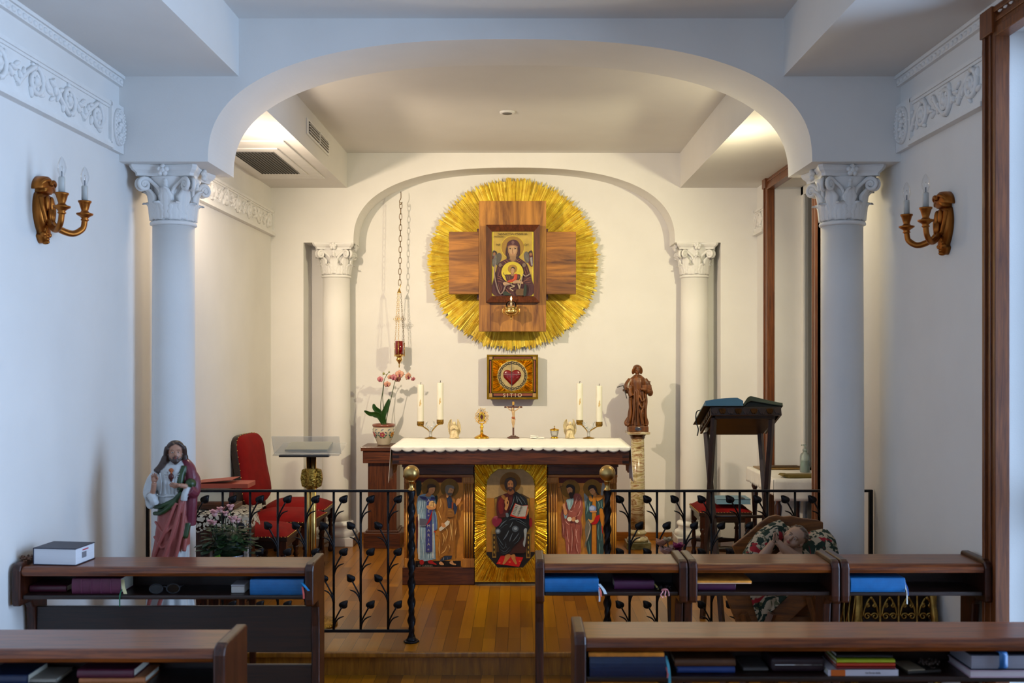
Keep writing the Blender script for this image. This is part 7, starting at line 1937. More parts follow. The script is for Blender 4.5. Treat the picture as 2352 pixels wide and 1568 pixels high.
b = MB(); b.prism([(.062 + .008 * (k % 2), .015 + .006 * k) for k in range(12)] + [(.085, .015 + .006 * 11), (.085, .015)], -.005, 0, mat('deckle_red', '#6a2c22', .7), 'y', M=M); b.build('page_edge', t)
t = thing('red_folder', 'salmon red folder lying slightly open on the easel beside the red chair', 'folder', (-1.86, 6.33, .8795))
b = MB(); SAL = mat('salmon_cover', '#b0503c', .5, var=.1)
b.box(-.19, .15, -.09, .09, 0, .030, SAL); b.build('body', t, bevel=.003)
b = MB(); b.box(0, .24, -.09, .09, 0, .003, SAL, Matrix.Translation((-.19, 0, .031)) @ Matrix.Rotation(radians(-5), 4, 'Y')); b.build('cover', t)

# ------------------------------------------------------------------ tall dark book stand with the open book on the right
DB = 5.80
bx = X(1707, DB)
t = thing('book_stand', 'tall dark wooden book stand on splayed legs carrying the big open book', 'book stand', (bx, DB, ZP))
DKW = wood('dark_oak', '#1a0c06', '#3a2012', 'x', 5, .4, .3, 14); DKZ = wood('dark_oak_z', '#20100a', '#46281a', 'z', 5, .4, .3, 14)
GRL = gold('rubbed_gilt', '#4a3018', .5, .3, 60, .4, 30)
zt_ = Z(935, DB) - ZP; x0, x1 = X(1631, DB) - bx, X(1793, DB) - bx
M = Matrix.Translation((0, 0, zt_)) @ Matrix.Rotation(radians(-21), 4, 'X')     # slopes down away from the nave
b = MB(); b.box(x0, x1, -.01, .37, -.012, 0, DKW, M); b.build('tray', t, bevel=.003)
b = MB(); b.prism([(.004, -.012), (.370, -.012), (.36, -.060), (.03, -.060)], x0 + .03, x1 - .03, DKW, 'x', M=M); b.build('tray_underside', t)
b = MB()
def fascia(u0, u1, fn):
    for k in range(9):
        c = u0 + (k + .5) * (u1 - u0) / 9; w = (u1 - u0) / 9 * .36
        o = smooth_poly([(c - w, -.014), (c + w, -.014), (c + w * 1.1, -.030), (c + w * .4, -.046), (c, -.040), (c - w * .4, -.046), (c - w * 1.1, -.030)], 3)
        fn(o, k)
def frontf(o, k): b.prism(o, -.016, .006, GRL if k % 2 else DKW, 'y', M=M)
b.box(x0, x1, -.010, .004, -.052, -.010, DKW, M)
fascia(x0, x1, frontf); b.build('front_carving', t, bevel=.002)
for xs_, sg in ((x0, -1), (x1, 1)):
    b = MB(); b.box(*sorted((xs_, xs_ - sg * .014)), 0, .37, -.052, -.010, DKW, M)
    for k in range(9):
        c = .02 + (k + .5) * .33 / 9; w = .013
        b.prism(smooth_poly([(c - w, -.014), (c + w, -.014), (c + w * 1.1, -.030), (c, -.046), (c - w * 1.1, -.030)], 3), *sorted((xs_ + sg * .006, xs_)), GRL if k % 2 else DKW, 'x', M=M)
    b.build('side_carving', t, bevel=.002)
for (xa, ya, za), (xb, yb) in (((X(1642, DB) - bx, .03, zt_ - .06), (X(1628, 5.8) - bx, .20)), ((X(1776, DB) - bx, .03, zt_ - .06), (X(1760, 5.8) - bx, .20)), ((X(1622, 6.1) - bx, .30, zt_ - .17), (X(1650, 5.9) - bx, -.02)), ((X(1746, 6.1) - bx, .30, zt_ - .17), (X(1768, 5.9) - bx, -.02))):
    b = MB(); p, q = Vector((xa, ya, za)), Vector((xb, yb, 0)); b.tube([p, q], .018, DKZ, 4, smooth=False); b.build('leg', t)
for yy, zz in ((.10, .25), (.16, .62)):
    b = MB(); b.tube([(X(1635, 5.9) - bx, yy, zz), (X(1765, 5.9) - bx, yy, zz)], .010, DKW, 8); b.build('crossbar', t)
bk = thing('open_book', 'big open book with blue page edges and dark green cover, on the dark book stand', 'book', (bx, DB, ZP + zt_ + .0006))
MR = Matrix.Rotation(radians(-21), 4, 'X')
BLE = mat('blue_page_edge', '#4f7f96', .6, var=.08, scale=4, stretch=(1, 1, 160)); GCOV = mat('dark_green_cover', '#0c1612', .4, var=.2)
xl, xm_, xr = X(1619, DB) - bx, X(1708, DB) - bx, X(1797, DB) - bx
b = MB()
n = 14; top = []
for i in range(n + 1):
    u_ = i / n; x = xl + .004 + (xm_ - xl - .006) * u_; top.append((x, .036 + .010 * sin(pi * u_ * .8) + .012 * u_ - (.018 * max(0, u_ - .86) / .14)))
b.prism([(xl + .004, .004), (xm_ - .004, .004)] + top[::-1], -.010, .34, BLE, 'y', M=MR); b.build('page_block', bk)
b = MB(); b.box(xl - .012, xm_, -.016, .35, 0, .004, GCOV, MR); b.build('cover', bk, bevel=.001)
b = MB()
def leafs(k):
    return lambda u, v: MR @ Vector((xm_ + .002 + (xr - xm_) * u, -.010 + .345 * v, .006 + .004 * k + (.040 + .004 * k) * (sin(min(1, u * 4.5) * pi / 2) * (1 - u) ** 1.15)))
b.grid(leafs(0), 24, 4, GCOV, thick=.003); bk2 = b.build('raised_cover', bk)
b = MB()
for k in range(1, 5): b.grid(leafs(k), 24, 4, mat('greenish_page', '#7f8468', .7, var=.08), thick=.0012)
b.build('loose_pages', bk)
b = MB(); b.prism([(xm_ + .006, .004)] + [(xm_ + .006 + (xr - xm_ - .02) * i / 12, .004 + .036 * sin(min(1, i / 12 * 4.5) * pi / 2) * (1 - i / 12) ** 1.15) for i in range(13)], .0, .32, GCOV, 'y', M=MR); b.build('cover_lining', bk)
rb = MB(); rb.tube(spline([MR @ Vector((xl + .03, .20, .05)), MR @ Vector((xl - .012, .20, .036)), MR @ Vector((xl - .018, .21, -.02)), MR @ Vector((xl - .008, .21, -.07)), MR @ Vector((xl - .016, .215, -.11))], 5), .0035, mat('black_ribbon', '#0c1418', .5), 6); rb.build('ribbon', bk)

# ------------------------------------------------------------------ white table in the recess of the far window
t = thing('side_table', 'dark side table under a white cloth, in the far window recess', 'table', (1.975, 7.35, ZP))
th = .845 - ZP
b = MB(); b.box(-.205, .205, -.40, .40, th - .03, th, MAHOG); b.box(-.18, .18, -.37, .37, th - .10, th - .03, MAHOG); b.build('tabletop', t, bevel=.003)
for sx_ in (-.165, .165):
    for sy in (-.35, .35):
        b = MB(); turned_leg(b, sx_, sy, th - .03, MAHOGZ, .024); b.build('leg', t)
tx0, tx1, ty0, ty1 = 1.975 - .210, 1.975 + .210, 7.35 - .408, 7.35 + .408
zt_ = .845 + .0006
b = MB()
b.grid(lambda u, v: (tx0 + (tx1 - tx0) * u, ty0 + (ty1 - ty0) * v, zt_ + .003 + .0012 * sin(u * 12) * sin(v * 17)), 20, 24, WHITECLOTH, thick=.002)
b.grid(lambda u, v: (tx0 + (tx1 - tx0) * u, ty0 - .004 - .006 * sin(u * 16) * v, zt_ + .003 - v * .15), 40, 6, WHITECLOTH, thick=.002)
b.grid(lambda u, v: (tx0 - .004 - .008 * abs(sin(u * 18)) * v, ty0 + (ty1 - ty0) * u, zt_ + .003 - v * (.10 + .012 * abs(sin(u * 60)))), 90, 6, WHITECLOTH, thick=.002)
tag(b.build('table_cloth'), 'white cloth with lace edge on the side table in the window recess', 'tablecloth')
ztab = zt_ + .0046
t = thing('tray', 'flat brown tray with a dark mat, at the back of the white table', 'tray', (1.985, 7.60, ztab), .05)
b = MB(); b.box(-.19, .19, -.09, .09, 0, .012, wood('tray_wood', '#6a4c1c', '#94702e', 'x', 5, .4, .2, 10)); b.build('base', t, bevel=.004)
b = MB(); b.box(-.14, .14, -.05, .05, .012, .020, mat('dark_mat', '#4a3416', .8, var=.4, scale=60, bump=.4)); b.build('mat', t, bevel=.004)
t = thing('folded_bag', 'folded olive cloth case at the front edge of the white table', 'cloth case', (2.02, 7.06, ztab), .03)
b = MB(); b.box(-.14, .16, -.055, .055, 0, .022, mat('olive_cloth', '#6e5c22', .75, var=.15, bump=.2)); b.build('body', t, bevel=.009, bseg=3)
b = MB(); b.prism([(-.14, 0), (-.185, .014), (-.17, .026), (-.13, .024)], -.05, .05, mat('olive_cloth', '#6e5c22', .75)); b.build('flap', t, bevel=.003)
t = thing('bottle', 'clear pump bottle with pale green liquid by the far window', 'bottle', (2.10, 7.36, ztab))
BG = thin_glass('bottle_plastic', (.80, .92, .88), .8, .05, haze=.22)
b = MB(); b.lathe([(0, 0), (.034, 0), (.036, .006), (.036, .115), (.030, .135), (.015, .147), (.014, .158)], BG, 20); b.build('body', t)
b = MB(); b.lathe([(0, .004), (.031, .004), (.031, .085), (0, .086)], mat('green_liquid', '#7fa394', .3), 20); b.build('liquid', t)
b = MB(); b.lathe([(.016, .155), (.016, .172), (.006, .174), (.006, .195), (.010, .198), (.010, .206), (0, .207)], BG, 14); b.tube([(0, 0, .202), (-.028, 0, .200)], .004, BG, 7); b.build('pump', t)
t = thing('cruet', 'small clear glass cruet lying among things right of the pump bottle', 'cruet', (2.12, 7.20, ztab))
b = MB(); b.lathe([(0, 0), (.020, 0), (.024, .012), (.020, .032), (.009, .045), (.011, .056)], thin_glass('clear_glass', (.97, .97, .96), .7), 16); b.build('body', t)
b = MB(); b.lathe([(.008, .056), (.012, .062), (.010, .072), (0, .074)], CHROME, 12); b.build('stopper', t)
# ------------------------------------------------------------------ gilded wall sconces
def sconce(label, M_loc, rotz):
    t = thing('wall_sconce', label, 'wall lamp', M_loc, rotz, 'gilded wall sconces')
    # shield plate against the wall (wall at local y = 0, faces -y)
    b = MB()
    crest = smooth_poly([(-.070, .075), (-.064, .105), (-.040, .128), (-.012, .138), (.012, .138), (.040, .128), (.064, .105), (.070, .075), (.040, .082), (.034, .062), (-.034, .062), (-.040, .082)], 4)
    body = smooth_poly([(-.034, .066), (-.052, .050), (-.062, .01), (-.058, -.035), (-.040, -.078), (-.022, -.105), (-.030, -.120), (-.016, -.142), (0, -.150), (.016, -.142), (.030, -.120), (.022, -.105), (.040, -.078), (.058, -.035), (.062, .01), (.052, .050), (.034, .066)], 4)
    for o, y0 in ((crest, -.046), (body, -.040)):
        n = len(o); c = (sum(p[0] for p in o) / n, sum(p[1] for p in o) / n); vs = []
        for s_, y in ((1.0, 0), (1.0, y0 * .5), (.93, y0 * .85), (.75, y0), (.4, y0 * 1.08)): vs += [(c[0] + (p[0] - c[0]) * s_, y, c[1] + (p[1] - c[1]) * s_) for p in o]
        fs = [(k * n + i, k * n + (i + 1) % n, (k + 1) * n + (i + 1) % n, (k + 1) * n + i) for k in range(4) for i in range(n)] + [tuple(range(4 * n, 5 * n)), tuple(range(n))[::-1]]
        b.add(vs, fs, GILT, True)
    for q in (-1, 1):
        b.tube(spline([(q * .058, -.020, .080), (q * .050, -.045, .108), (q * .020, -.052, .118), (q * .004, -.050, .100)], 5), .008, GILT, 8); b.tube(spline([(q * .050, -.03, .045), (q * .052, -.040, 0), (q * .030, -.045, -.06)], 5), .009, GILT, 8)
        b.ell((q * .020, -.044, .020), (.016, .012, .034), GILT, 10, 8); b.ell((q * .024, -.03, -.112), (.012, .014, .012), GILT, 8, 6)
    for q in (-1, 0, 1): b.tube([(q * .016, -.052, -.005), (q * .016, -.054, -.060)], .0075, GILT, 8)
    for k in range(4): b.ell((0, -.028, -.108 - .012 * k), (.018 - .003 * k, .018, .010), GILT, 8, 6)
    b.build('wall_plate', t)
    for q in (-1, 1):
        b = MB(); b.tube(spline([(q * .010, -.040, -.045), (q * .030, -.070, -.085), (q * .075, -.110, -.100), (q * .105, -.140, -.075), (q * .110, -.148, -.035)], 6), .0125, GILT, 12)
        for a in range(3): b.tube([Vector(p) + Vector((0, 0, .0125)).lerp(Vector((q * .008, 0, .006)), a / 2) for p in spline([(q * .030, -.070, -.085), (q * .075, -.110, -.100), (q * .105, -.140, -.075)], 6)], .003, GILT, 6)
        arm = b.build('arm', t)
        c = (q * .110, -.148, 0)
        b = MB(); b.lathe([(.012, -.040), (.018, -.034), (.013, -.028), (.020, -.020), (.034, -.012), (.036, -.006), (.020, -.002), (.014, .006), (.017, .016), (.024, .040), (.028, .044), (.028, .050), (.016, .050)], GILT, 20, c); b.build('candle_cup', arm)
        b = MB(); b.lathe([(.0135, .048), (.0135, .112), (.012, .116), (0, .116)], mat('candle_tube', '#b9b9b4', .4), 18, c); b.build('candle_tube', arm)
        b = MB(); b.lathe([(.009, .114), (.010, .122), (.017, .142), (.0185, .156), (.014, .178), (.006, .196), (0, .202)], thin_glass('bulb_glass', (.95, .955, .96), .35, .05, haze=.06), 20, c); bl = b.build('bulb', arm)
        b = MB(); b.tube([Vector(c) + Vector((0, 0, .118)), Vector(c) + Vector((0, 0, .140))], .0035, mat('bulb_stem', '#8f9296', .3), 8); b.tube(spline([Vector(c) + Vector((-.004, 0, .138)), Vector(c) + Vector((-.005, 0, .160)), Vector(c) + Vector((.005, 0, .160)), Vector(c) + Vector((.004, 0, .138))], 4), .0008, CHROME, 5); b.build('filament', bl)
    return t
ysl = 4.28; ysr = 4.56
sconce('gilded two armed wall lamp on the left wall above the left desk', (XL, ysl, 2.345), pi / 2)
sconce('gilded two armed wall lamp on the right wall beside the window', (XR, ysr, 2.325), -pi / 2)

# ------------------------------------------------------------------ flowering pot by the left rail
DF = 5.12
fx = X(527, DF)
sd = thing('plant_stand', 'small dark stand carrying the pink flowering plant, before the left rail', 'stand', (fx, DF, 0))
zp_ = Z(1275, DF) - .16
b = MB(); b.box(-.12, .12, -.12, .12, zp_ - .03, zp_, MAHOG); b.build('top', sd, bevel=.004)
for sx_ in (-1, 1):
    for sy in (-1, 1):
        b = MB(); b.box(sx_ * .095 - .014, sx_ * .095 + .014, sy * .095 - .014, sy * .095 + .014, 0, zp_ - .03, MAHOGZ); b.build('leg', sd)
t = thing('flower_pot', 'silvery wrapped pot holding the pink flowering plant by the left rail', 'flower pot', (fx, DF, zp_ + .0004))
b = MB(); b.lathe([(0, 0), (.055, 0), (.072, .15), (.078, .165), (.073, .166), (.066, .15), (0, .145)], mat('silver_wrap', '#8d97a8', .3, metal=.5, var=.3, scale=40, bump=.5, bscale=40), 26); b.build('pot_body', t)
for sg in (-1, 1):
    b = MB(); b.box(sg * .088 - .007, sg * .088 + .007, -.02, .02, 0, .20, mat('pale_strip', '#a89c90', .6)); b.build('holder_strip', t)
pl = thing('cyclamen', 'pink flowering pot plant with dense dark green leaves by the left rail', 'plant', (fx, DF, zp_ + .147))
rr = random.Random(21)
LG = [mat('leaf_green_%s' % c, h, .5, var=.2, scale=40) for c, h in (('dark', '#142a10'), ('mid', '#213c18'), ('pale', '#33502a'))]
def leafcard(b, c, d, L, w, mt, up=Vector((0, 0, 1))):
    d = d.normalized(); s_ = d.cross(up); s_ = s_.normalized() if s_.length > .01 else Vector((1, 0, 0)); nrm = s_.cross(d)
    def fn(u, v):
        q = v * 2 - 1; ww = w * sin(pi * min(1, .06 + .94 * u)) ** .8 * (1 + .12 * sin(u * 24))
        return Vector(c) + d * (L * u) + s_ * (q * ww) + nrm * (-.25 * L * u * u - .15 * ww * (1 - q * q))
    b.grid(fn, 5, 4, mt, thick=.0006)
b = MB()
for k in range(210):
    a = rr.uniform(0, 2 * pi); e = rr.uniform(-.25, 1.25); R = rr.uniform(.045, .125)
    c = Vector((cos(a) * cos(e) * R * 1.05, sin(a) * cos(e) * R, .055 + sin(e) * R * .95))
    d = Vector((cos(a) + rr.uniform(-.4, .4), sin(a) + rr.uniform(-.4, .4), rr.uniform(-.3, .6)))
    leafcard(b, c, d, rr.uniform(.034, .060), rr.uniform(.014, .024), LG[k % 3])
b.lathe([(.0, .0), (.06, .01), (.085, .06), (.06, .12), (.0, .14)], LG[0], 14)
f_ = b.build('foliage', pl); f_['kind'] = 'stuff'
b = MB(); leafcard(b, Vector((-.035, -.10, .045)), Vector((.3, -.8, -.3)), .045, .016, mat('lime_leaf', '#5a8a1e', .5)); b.build('young_leaf', pl)
PK = mat('pink_petal', '#e6b4b0', .55, var=.15, scale=60); PK2 = mat('deep_pink_petal', '#dc9c9c', .55, var=.15, scale=60)
for x, y, r, dy in ((497, 1180, .026, -.03), (507, 1174, .022, .0), (532, 1167, .022, -.02), (541, 1193, .026, -.05), (490, 1198, .018, -.05), (500, 1199, .016, -.06), (515, 1184, .018, .02), (549, 1197, .018, -.02)):
    c = Vector((X(x, DF) - fx, dy, Z(y, DF) - zp_ - .147))
    b = MB(); b.tube(spline([(c.x * .4, c.y * .3, .06), (c.x * .8, c.y * .8, c.z * .6), c], 4), .0022, LG[1], 6); b.build('flower_stem', pl)
    b = MB()
    for k in range(6):
        a = k * 2 * pi / 6 + rr.random(); leafcard(b, c, Vector((cos(a) * .7, sin(a) * .7, 1.1)), r * 1.5, r * .62, PK if k % 2 else PK2)
    b.ell(c + Vector((0, 0, r * .25)), (r * .55, r * .5, r * .6), PK, 10, 8); b.build('flower', pl)

# ------------------------------------------------------------------ small plant with pink and magenta flowers behind the right desks
DG = 5.25
gx = X(1540, DG)
t = thing('flower_vase', 'slim dark vase with pale pink and magenta flowers, before the right rail', 'vase', (gx, DG, 0))
zv = Z(1290, DG)
b = MB(); b.lathe([(0, 0), (.075, 0), (.075, .02), (.016, .06), (.012, zv * .4), (.02, zv * .75), (.05, zv - .05), (.048, zv), (.044, zv), (0, zv - .02)], mat('dark_vase', '#1c130d', .4, coat=.2), 24); b.build('vase_body', t)
PALEP = mat('pale_rose_petal', '#c9a49c', .55, var=.15, scale=60); MGP = mat('magenta_petal', '#8a1f5c', .5, var=.2, scale=60); PEACHP = mat('peach_petal_b', '#b88a74', .55, var=.15)
for x, y, r, mt_, dy in ((1530, 1262, .045, PALEP, -.03), (1518, 1246, .034, PEACHP, -.01), (1533, 1240, .026, mat('cream_petal', '#b5aa8c', .55), 0), (1555, 1252, .032, MGP, -.03), (1556, 1262, .022, MGP, -.04), (1546, 1268, .026, PALEP, 0), (1651, 1271, .018, PALEP, -.02)):
    if x == 1651: continue
    c = Vector((X(x, DG) - gx, dy, Z(y, DG)))
    b = MB(); b.tube(spline([(0, 0, zv - .02), (c.x * .6, c.y * .6, (zv + c.z) / 2), c], 4), .003, LG[1], 6); b.build('flower_stem', t)
    b = MB()
    for k in range(9):
        a = k * 2.4; leafcard(b, c - Vector((0, 0, r * .5)), Vector((cos(a) * (.4 + .07 * k), sin(a) * (.4 + .07 * k), 1.0)), r * 1.5, r * .6, mt_)
    b.build('flower', t)
for k in range(5):
    b = MB(); a = k * 1.3; leafcard(b, Vector((0, 0, zv)), Vector((cos(a), sin(a), .8)), .09, .016, LG[k % 3]); b.build('leaf', t)

# ------------------------------------------------------------------ manger with the praying child figure
DM = 4.88
mx = X(1805, DM)
HONEY = wood('honey_wood', '#4e2a0e', '#8a5220', 'x', 4, .45, .2, 10)
HONEYZ = wood('honey_wood_z', '#4e2a0e', '#7e4a1e', 'z', 4, .45, .2, 10)
t = thing('manger', 'wooden manger on crossed legs holding the floral cushion and the child figure', 'manger', (mx, DM, 0))
def mp(px, py, d=DM): return (X(px, d) - mx, Z(py, d))
o = [mp(1700, 1270), mp(1712, 1300), mp(1745, 1432), mp(1880, 1420), mp(1915, 1300), mp(1917, 1214), mp(1903, 1208), mp(1866, 1204), mp(1840, 1198), mp(1822, 1200), mp(1805, 1196), mp(1788, 1200), mp(1765, 1216), mp(1738, 1240)]
b = MB(); b.prism(o[::-1], .18, .20, HONEY); b.build('back_board', t, bevel=.004)
o = [mp(1655, 1345), mp(1690, 1428), mp(1790, 1436), mp(1850, 1380), mp(1870, 1330), mp(1690, 1330)]
b = MB(); b.prism(o, -.05, -.03, HONEY); b.build('front_board', t, bevel=.004)
b = MB(); b.box(mp(1700, 0)[0], mp(1880, 0)[0], -.03, .18, mp(0, 1425)[1], mp(0, 1420)[1] + .015, HONEY); b.build('bottom_board', t)
for sy in (-.075, .21):
    for p, q in ((mp(1892, 1360), mp(1800, 1600)), (mp(1850, 1360), mp(1918, 1600))):
        b = MB(); A = Vector((p[0], sy, p[1])); B = Vector((q[0], sy + (.03 if p[0] > q[0] else 0), 0)); b.tube([A, B], .022, HONEYZ, 4, smooth=False); b.build('leg', t)
    for p, q in ((mp(1765, 1400), mp(1680, 1600)), (mp(1700, 1400), mp(1790, 1600))):
        b = MB(); A = Vector((p[0], sy, p[1])); B = Vector((q[0], sy + (.03 if p[0] > q[0] else 0), 0)); b.tube([A, B], .022, HONEYZ, 4, smooth=False); b.build('leg', t)
# floral fabric
fm, fn_, fl, fp = new_mat('floral_fabric')
tc = fn_.new('ShaderNodeTexCoord')
def noise_mask(scale, dist, lo, hi, off):
    mp_ = fn_.new('ShaderNodeMapping'); mp_.inputs['Location'].default_value = off; fl.new(tc.outputs['Object'], mp_.inputs['Vector'])
    no = fn_.new('ShaderNodeTexNoise'); no.inputs['Scale'].default_value = scale; no.inputs['Detail'].default_value = 2.5; no.inputs['Distortion'].default_value = dist; fl.new(mp_.outputs['Vector'], no.inputs['Vector'])
    mr = fn_.new('ShaderNodeMapRange'); mr.inputs['From Min'].default_value = lo; mr.inputs['From Max'].default_value = hi; fl.new(no.outputs['Fac'], mr.inputs['Value']); return mr.outputs[0]
def over(base, col, fac):
    mx_ = fn_.new('ShaderNodeMix'); mx_.data_type = 'RGBA'
    if isinstance(base, tuple): mx_.inputs[6].default_value = (*base, 1)
    else: fl.new(base, mx_.inputs[6])
    mx_.inputs[7].default_value = (*col, 1); fl.new(fac, mx_.inputs[0]); return mx_.outputs[2]
c1 = over(hexc('#b3a288'), hexc('#54573a'), noise_mask(16, 1.0, .58, .62, (3, 1, 2)))
c2 = over(c1, hexc('#10291c'), noise_mask(13, 2.6, .51, .53, (0, 0, 0)))
c3 = over(c2, hexc('#9a1420'), noise_mask(9, .8, .60, .62, (7, 3, 1)))
fl.new(c3, fp.inputs['Base Color']); fp.inputs['Roughness'].default_value = .85
FLORAL = fm
cu = MB()
def M2(px, py, dy): return Vector((X(px, DM + dy), DM + dy, Z(py, DM + dy)))
# the cushion: a rolled, puffy hollow with two raised corners
mbq = MB()
def blob(path, rs): mbq.tube(spline(path, 5), rs, FLORAL, 14, smooth=True)
def rad_list(n, a, m, c): return [a + (m - a) * (i / (n * .5)) if i < n * .5 else m + (c - m) * ((i - n * .5) / (n * .5)) for i in range(n + 1)]
blob([M2(1722, 1290, .04), M2(1745, 1258, .07), M2(1775, 1226, .10), M2(1800, 1208, .12)], rad_list(15, .052, .062, .040))
blob([M2(1905, 1300, .02), M2(1893, 1262, .05), M2(1885, 1238, .08), M2(1880, 1222, .10)], rad_list(15, .060, .070, .048))
blob([M2(1850, 1290, .0), M2(1862, 1262, .03), M2(1872, 1240, .06), M2(1876, 1228, .08)], rad_list(15, .050, .055, .040))
blob([M2(1735, 1325, .02), M2(1780, 1318, .06), M2(1830, 1318, .06), M2(1885, 1322, .03)], rad_list(15, .075, .085, .075))
blob([M2(1800, 1215, .13), M2(1815, 1235, .14), M2(1830, 1250, .13), M2(1860, 1250, .10)], rad_list(15, .03, .05, .04))
co = sculpt('cushion', mbq, .007, None, 4); tag(co, 'floral cushion in cream, green and red lining the manger', 'cushion')
cu = MB()
def drape(u, v):
    a = M2(1714, 1340, -.058); c = M2(1838, 1340, -.058); tip = M2(1752, 1434, -.060)
    p = a.lerp(c, u); q = tip + Vector(((u - .5) * .05, 0, .07 * abs(u - .28)))
    r = p.lerp(q, v); r.y -= .006 * sin(u * 15) * (1 - v) + .004; return r
cu.grid(drape, 26, 16, FLORAL, thick=.004)
tag(cu.build('draped_cloth'), 'floral cloth hanging in a point over the front of the manger', 'cloth')
BSK = mat('child_skin', '#a57f66', .42, var=.07, scale=20, coat=.15); BHA = mat('child_hair', '#4e3826', .5, var=.3, scale=50); BLI = mat('child_lips', '#9a4a40', .4); BEY = mat('child_eye', '#2a241e', .25)
bb = thing('child_figure', 'painted figure of a reclining child with joined hands in the manger', 'figure', tuple(M2(1805, 1290, -.02)))
L0 = Vector(bb.location)
def W(px, py, dy): return M2(px, py, dy) - L0
mb = MB()
hc = W(1825, 1235, -.04)
R_ = Matrix.Rotation(radians(-42), 4, 'Z')                       # looks towards the altar rail, to the left in view
fz = Vector((-.45, -.83, .26)).normalized(); upv = Vector((.66, .0, .74))
yv = -fz; zv_ = (upv - yv * upv.dot(yv)).normalized(); xv = yv.cross(zv_)
MHd = Matrix((xv, yv, zv_)).transposed().to_4x4(); MHd.translation = hc
ex = MB(); head(mb, MHd, .118, BSK, BLI, BEY, neck=True, child=True, ex=ex)
S_ = MHd @ Matrix.Scale(.118, 4)
for q in (-1, 1):
    mb.ell((q * .17, -.26, -.17), (.15, .12, .15), BSK, 12, 8, S_)
mb.ell((0, .20, .20), (.44, .40, .37), BHA, 18, 12, S_)
rr = random.Random(2)
for k in range(46):
    a = rr.uniform(0, 2 * pi); e = rr.uniform(.15, 1.3)
    p = Vector((.40 * cos(a) * cos(e), .12 + .44 * sin(a) * cos(e), .14 + .40 * sin(e)))
    if p.y < -.12 and p.z < .44: continue
    mb.ell(p, (.07, .07, .06), BHA, 8, 6, S_)
nk = W(1826, 1268, -.02)
mb.tube(spline([hc + Vector((.012, .02, -.045)), nk, W(1812, 1290, -.03), W(1790, 1305, -.03), W(1762, 1318, -.02)], 4), [.032] * 4 + [.045, .055, .06, .064] + [.066] * 9, BSK, 16)
hp_ = W(1785, 1228, -.10)
mb.tube(spline([W(1836, 1290, -.06), W(1824, 1279, -.10), W(1804, 1262, -.11), W(1786, 1244, -.105)], 5), [.030, .031, .031, .031, .030, .030, .029, .028, .027, .026, .024, .022, .020, .018, .017, .016], BSK, 12)
mb.tube(spline([W(1770, 1300, -.06), W(1752, 1284, -.09), W(1763, 1264, -.10), W(1775, 1244, -.10)], 5), [.030, .030, .029, .029, .028, .028, .027, .026, .025, .024, .022, .020, .018, .017, .016, .016], BSK, 12)
for q in (0, 1): mb.tube(spline([W(1750, 1320, -.02), W(1722 + q * 14, 1318 + q * 14, -.05 + .05 * q), W(1700 + q * 10, 1338 + q * 6, -.03 + .04 * q)], 5), [.042 - .0016 * i for i in range(11)], BSK, 12)
hand(ex, aim(W(1786, 1243, -.105), (-.12, .05, 1), (-1, .25, 0)), .050, BSK, side=-1, curl=.08, spread=.03)
hand(ex, aim(W(1776.5, 1243, -.10), (.05, .05, 1), (1, -.25, 0)), .050, BSK, side=1, curl=.08, spread=.03)
sculpt('body', mb, .0030, bb, 1, ex)

# ------------------------------------------------------------------ gilded openwork stand by the right wall
DO = 4.78
gx0 = X(2030, DO)
t = thing('gilded_stand', 'ornate gilded openwork stand on the floor by the right wall', 'ornamental stand', (gx0, DO, 0))
OG = gold('antique_gilt', '#b08c48', .36, .2, 60, .35, 30)
zt_, zb_o = .62, .395
def prof_o(k): return 1.0 - .10 * sin(pi * k) + .16 * k * k      # k: 0 top, 1 bottom
b = MB(); b.box(-.17, .17, -.11, .13, .12, zt_, mat('dark_red_wood', '#2a1409', .5, var=.2)); b.build('core', t, bevel=.01)
b = MB(); b.box(-.20, .20, -.15, .16, zt_, zt_ + .02, OG); b.build('top', t, bevel=.006)
def scr(b, cx_, cz_, r, y, turns=1.3, a0=0.0, sg=1, th=.0045):
    pts = [(cx_ + r * (1 - .75 * i / 16) * cos(a0 + sg * turns * 2 * pi * i / 16), y, cz_ + r * (1 - .75 * i / 16) * sin(a0 + sg * turns * 2 * pi * i / 16)) for i in range(17)]
    b.tube(pts, th, OG, 6)
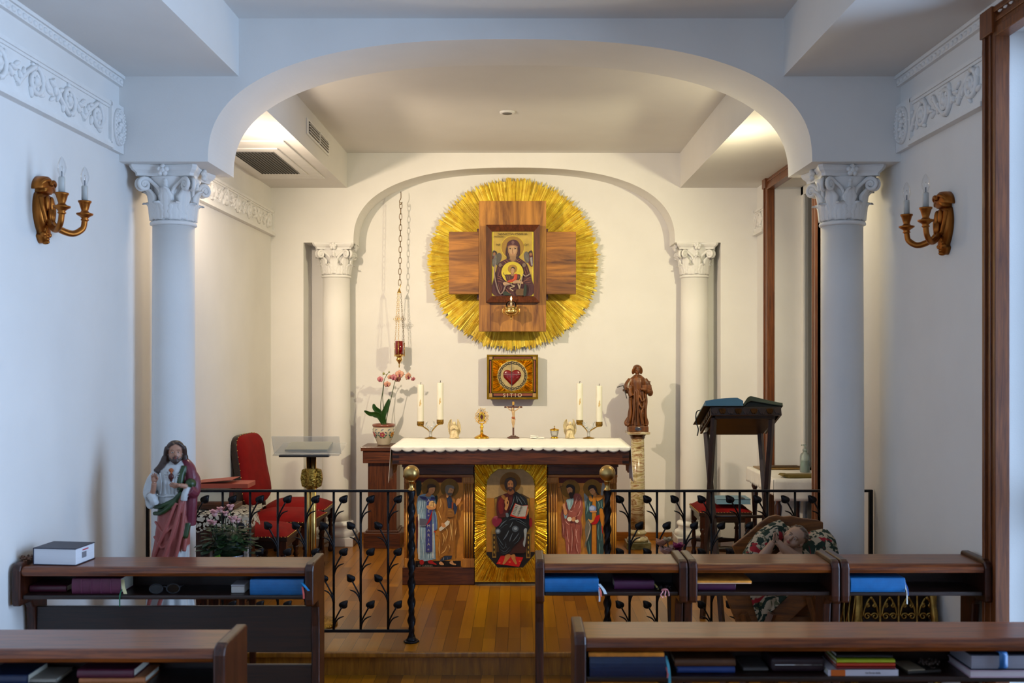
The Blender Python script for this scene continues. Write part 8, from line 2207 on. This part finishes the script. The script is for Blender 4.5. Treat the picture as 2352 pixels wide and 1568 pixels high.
def pan(name, x0, x1, yat):
    b = MB(); n = 4; w = (x1 - x0) / n
    for i in range(n):
        c = x0 + (i + .5) * w
        b.tube(spline([(c - w / 2, yat, zt_), (c - w / 2 - .0, yat, .52), (c - w * .46, yat, .46), (c, yat, .405)], 5), .0055, OG, 7); b.tube(spline([(c + w / 2, yat, zt_), (c + w / 2, yat, .52), (c + w * .46, yat, .46), (c, yat, .405)], 5), .0055, OG, 7)
        b.tube(spline([(c - w * .42, yat, .50), (c - w * .3, yat, .545), (c, yat, .585), (c + w * .3, yat, .545), (c + w * .42, yat, .50)], 5), .0055, OG, 7)
        scr(b, c - w * .20, .50, w * .20, yat - .004, sg=1); scr(b, c + w * .20, .50, w * .20, yat - .004, a0=pi, sg=-1); scr(b, c, .455, w * .16, yat - .004, a0=pi / 2); scr(b, c - w * .17, .55, w * .12, yat - .004, a0=1); scr(b, c + w * .17, .55, w * .12, yat - .004, a0=2, sg=-1)
        b.ell((c, yat - .006, .405), .010, OG, 8, 6); b.ell((c - w / 2, yat - .006, .43), .011, OG, 8, 6); b.ell((c, yat - .004, .585), .009, OG, 8, 6)
    return b.build(name, t)
pan('front_lattice', -.155, .19, -.14)
b = MB(); 
for k in range(3): scr(b, .0, 0, .001, 0)
b = MB(); y0_ = -.14
for i in range(4):
    c = -.10 + i * .07
    b.tube(spline([(-.175, c - .03, zt_), (-.19, c - .03, .5), (-.195, c, .41)], 5), .005, OG, 6); b.tube(spline([(-.175, c + .03, zt_), (-.19, c + .03, .5), (-.195, c, .41)], 5), .005, OG, 6); b.ell((-.195, c, .405), .010, OG, 8, 6)
b.build('side_lattice', t)
for sx_ in (-1, 1):
    for sy in (-1, 1):
        b = MB(); x_, y_ = sx_ * .195, (.15 if sy > 0 else -.155)
        b.tube(spline([(sx_ * .17, y_ * .9, zt_), (sx_ * .175, y_, .53), (sx_ * .185, y_ * 1.02, .45), (sx_ * .215, y_ * 1.1, .395), (sx_ * .20, y_, .25), (sx_ * .185, y_, .12), (sx_ * .225, y_ * 1.12, .012)], 6), [.014] * 6 + [.017] * 12 + [.016] * 12 + [.012] * 7, OG, 10); b.ell((sx_ * .215, y_ * 1.1, .40), .022, OG, 10, 8); b.ell((sx_ * .228, y_ * 1.12, .014), .014, OG, 10, 8); b.build('scroll_leg', t)
# rosary hanging from the window casing
t = thing('hanging_rosary', 'dark rosary hanging from the edge of the right window casing', 'rosary', (XR - .012, 4.163, Z(1212, 4.16)))
b = MB(); DB_ = mat('rosary_dark', '#2c211c', .35, var=.3)
for i in range(26): b.ell((-.006 + .006 * sin(i * .9), .004 * cos(i * .7), -.010 * i), .0052, DB_, 7, 5)
b.build('bead_string', t)
b = MB(); b.box(-.003, .003, -.003, .003, -.31, -.262, DB_); b.box(-.003, .003, -.012, .012, -.285, -.279, DB_); b.build('cross', t)
b = MB(); b.tube([(.012, .0, .008), (-.004, 0, .010), (-.008, 0, .002)], .002, CHROME, 6); b.build('hook', t)
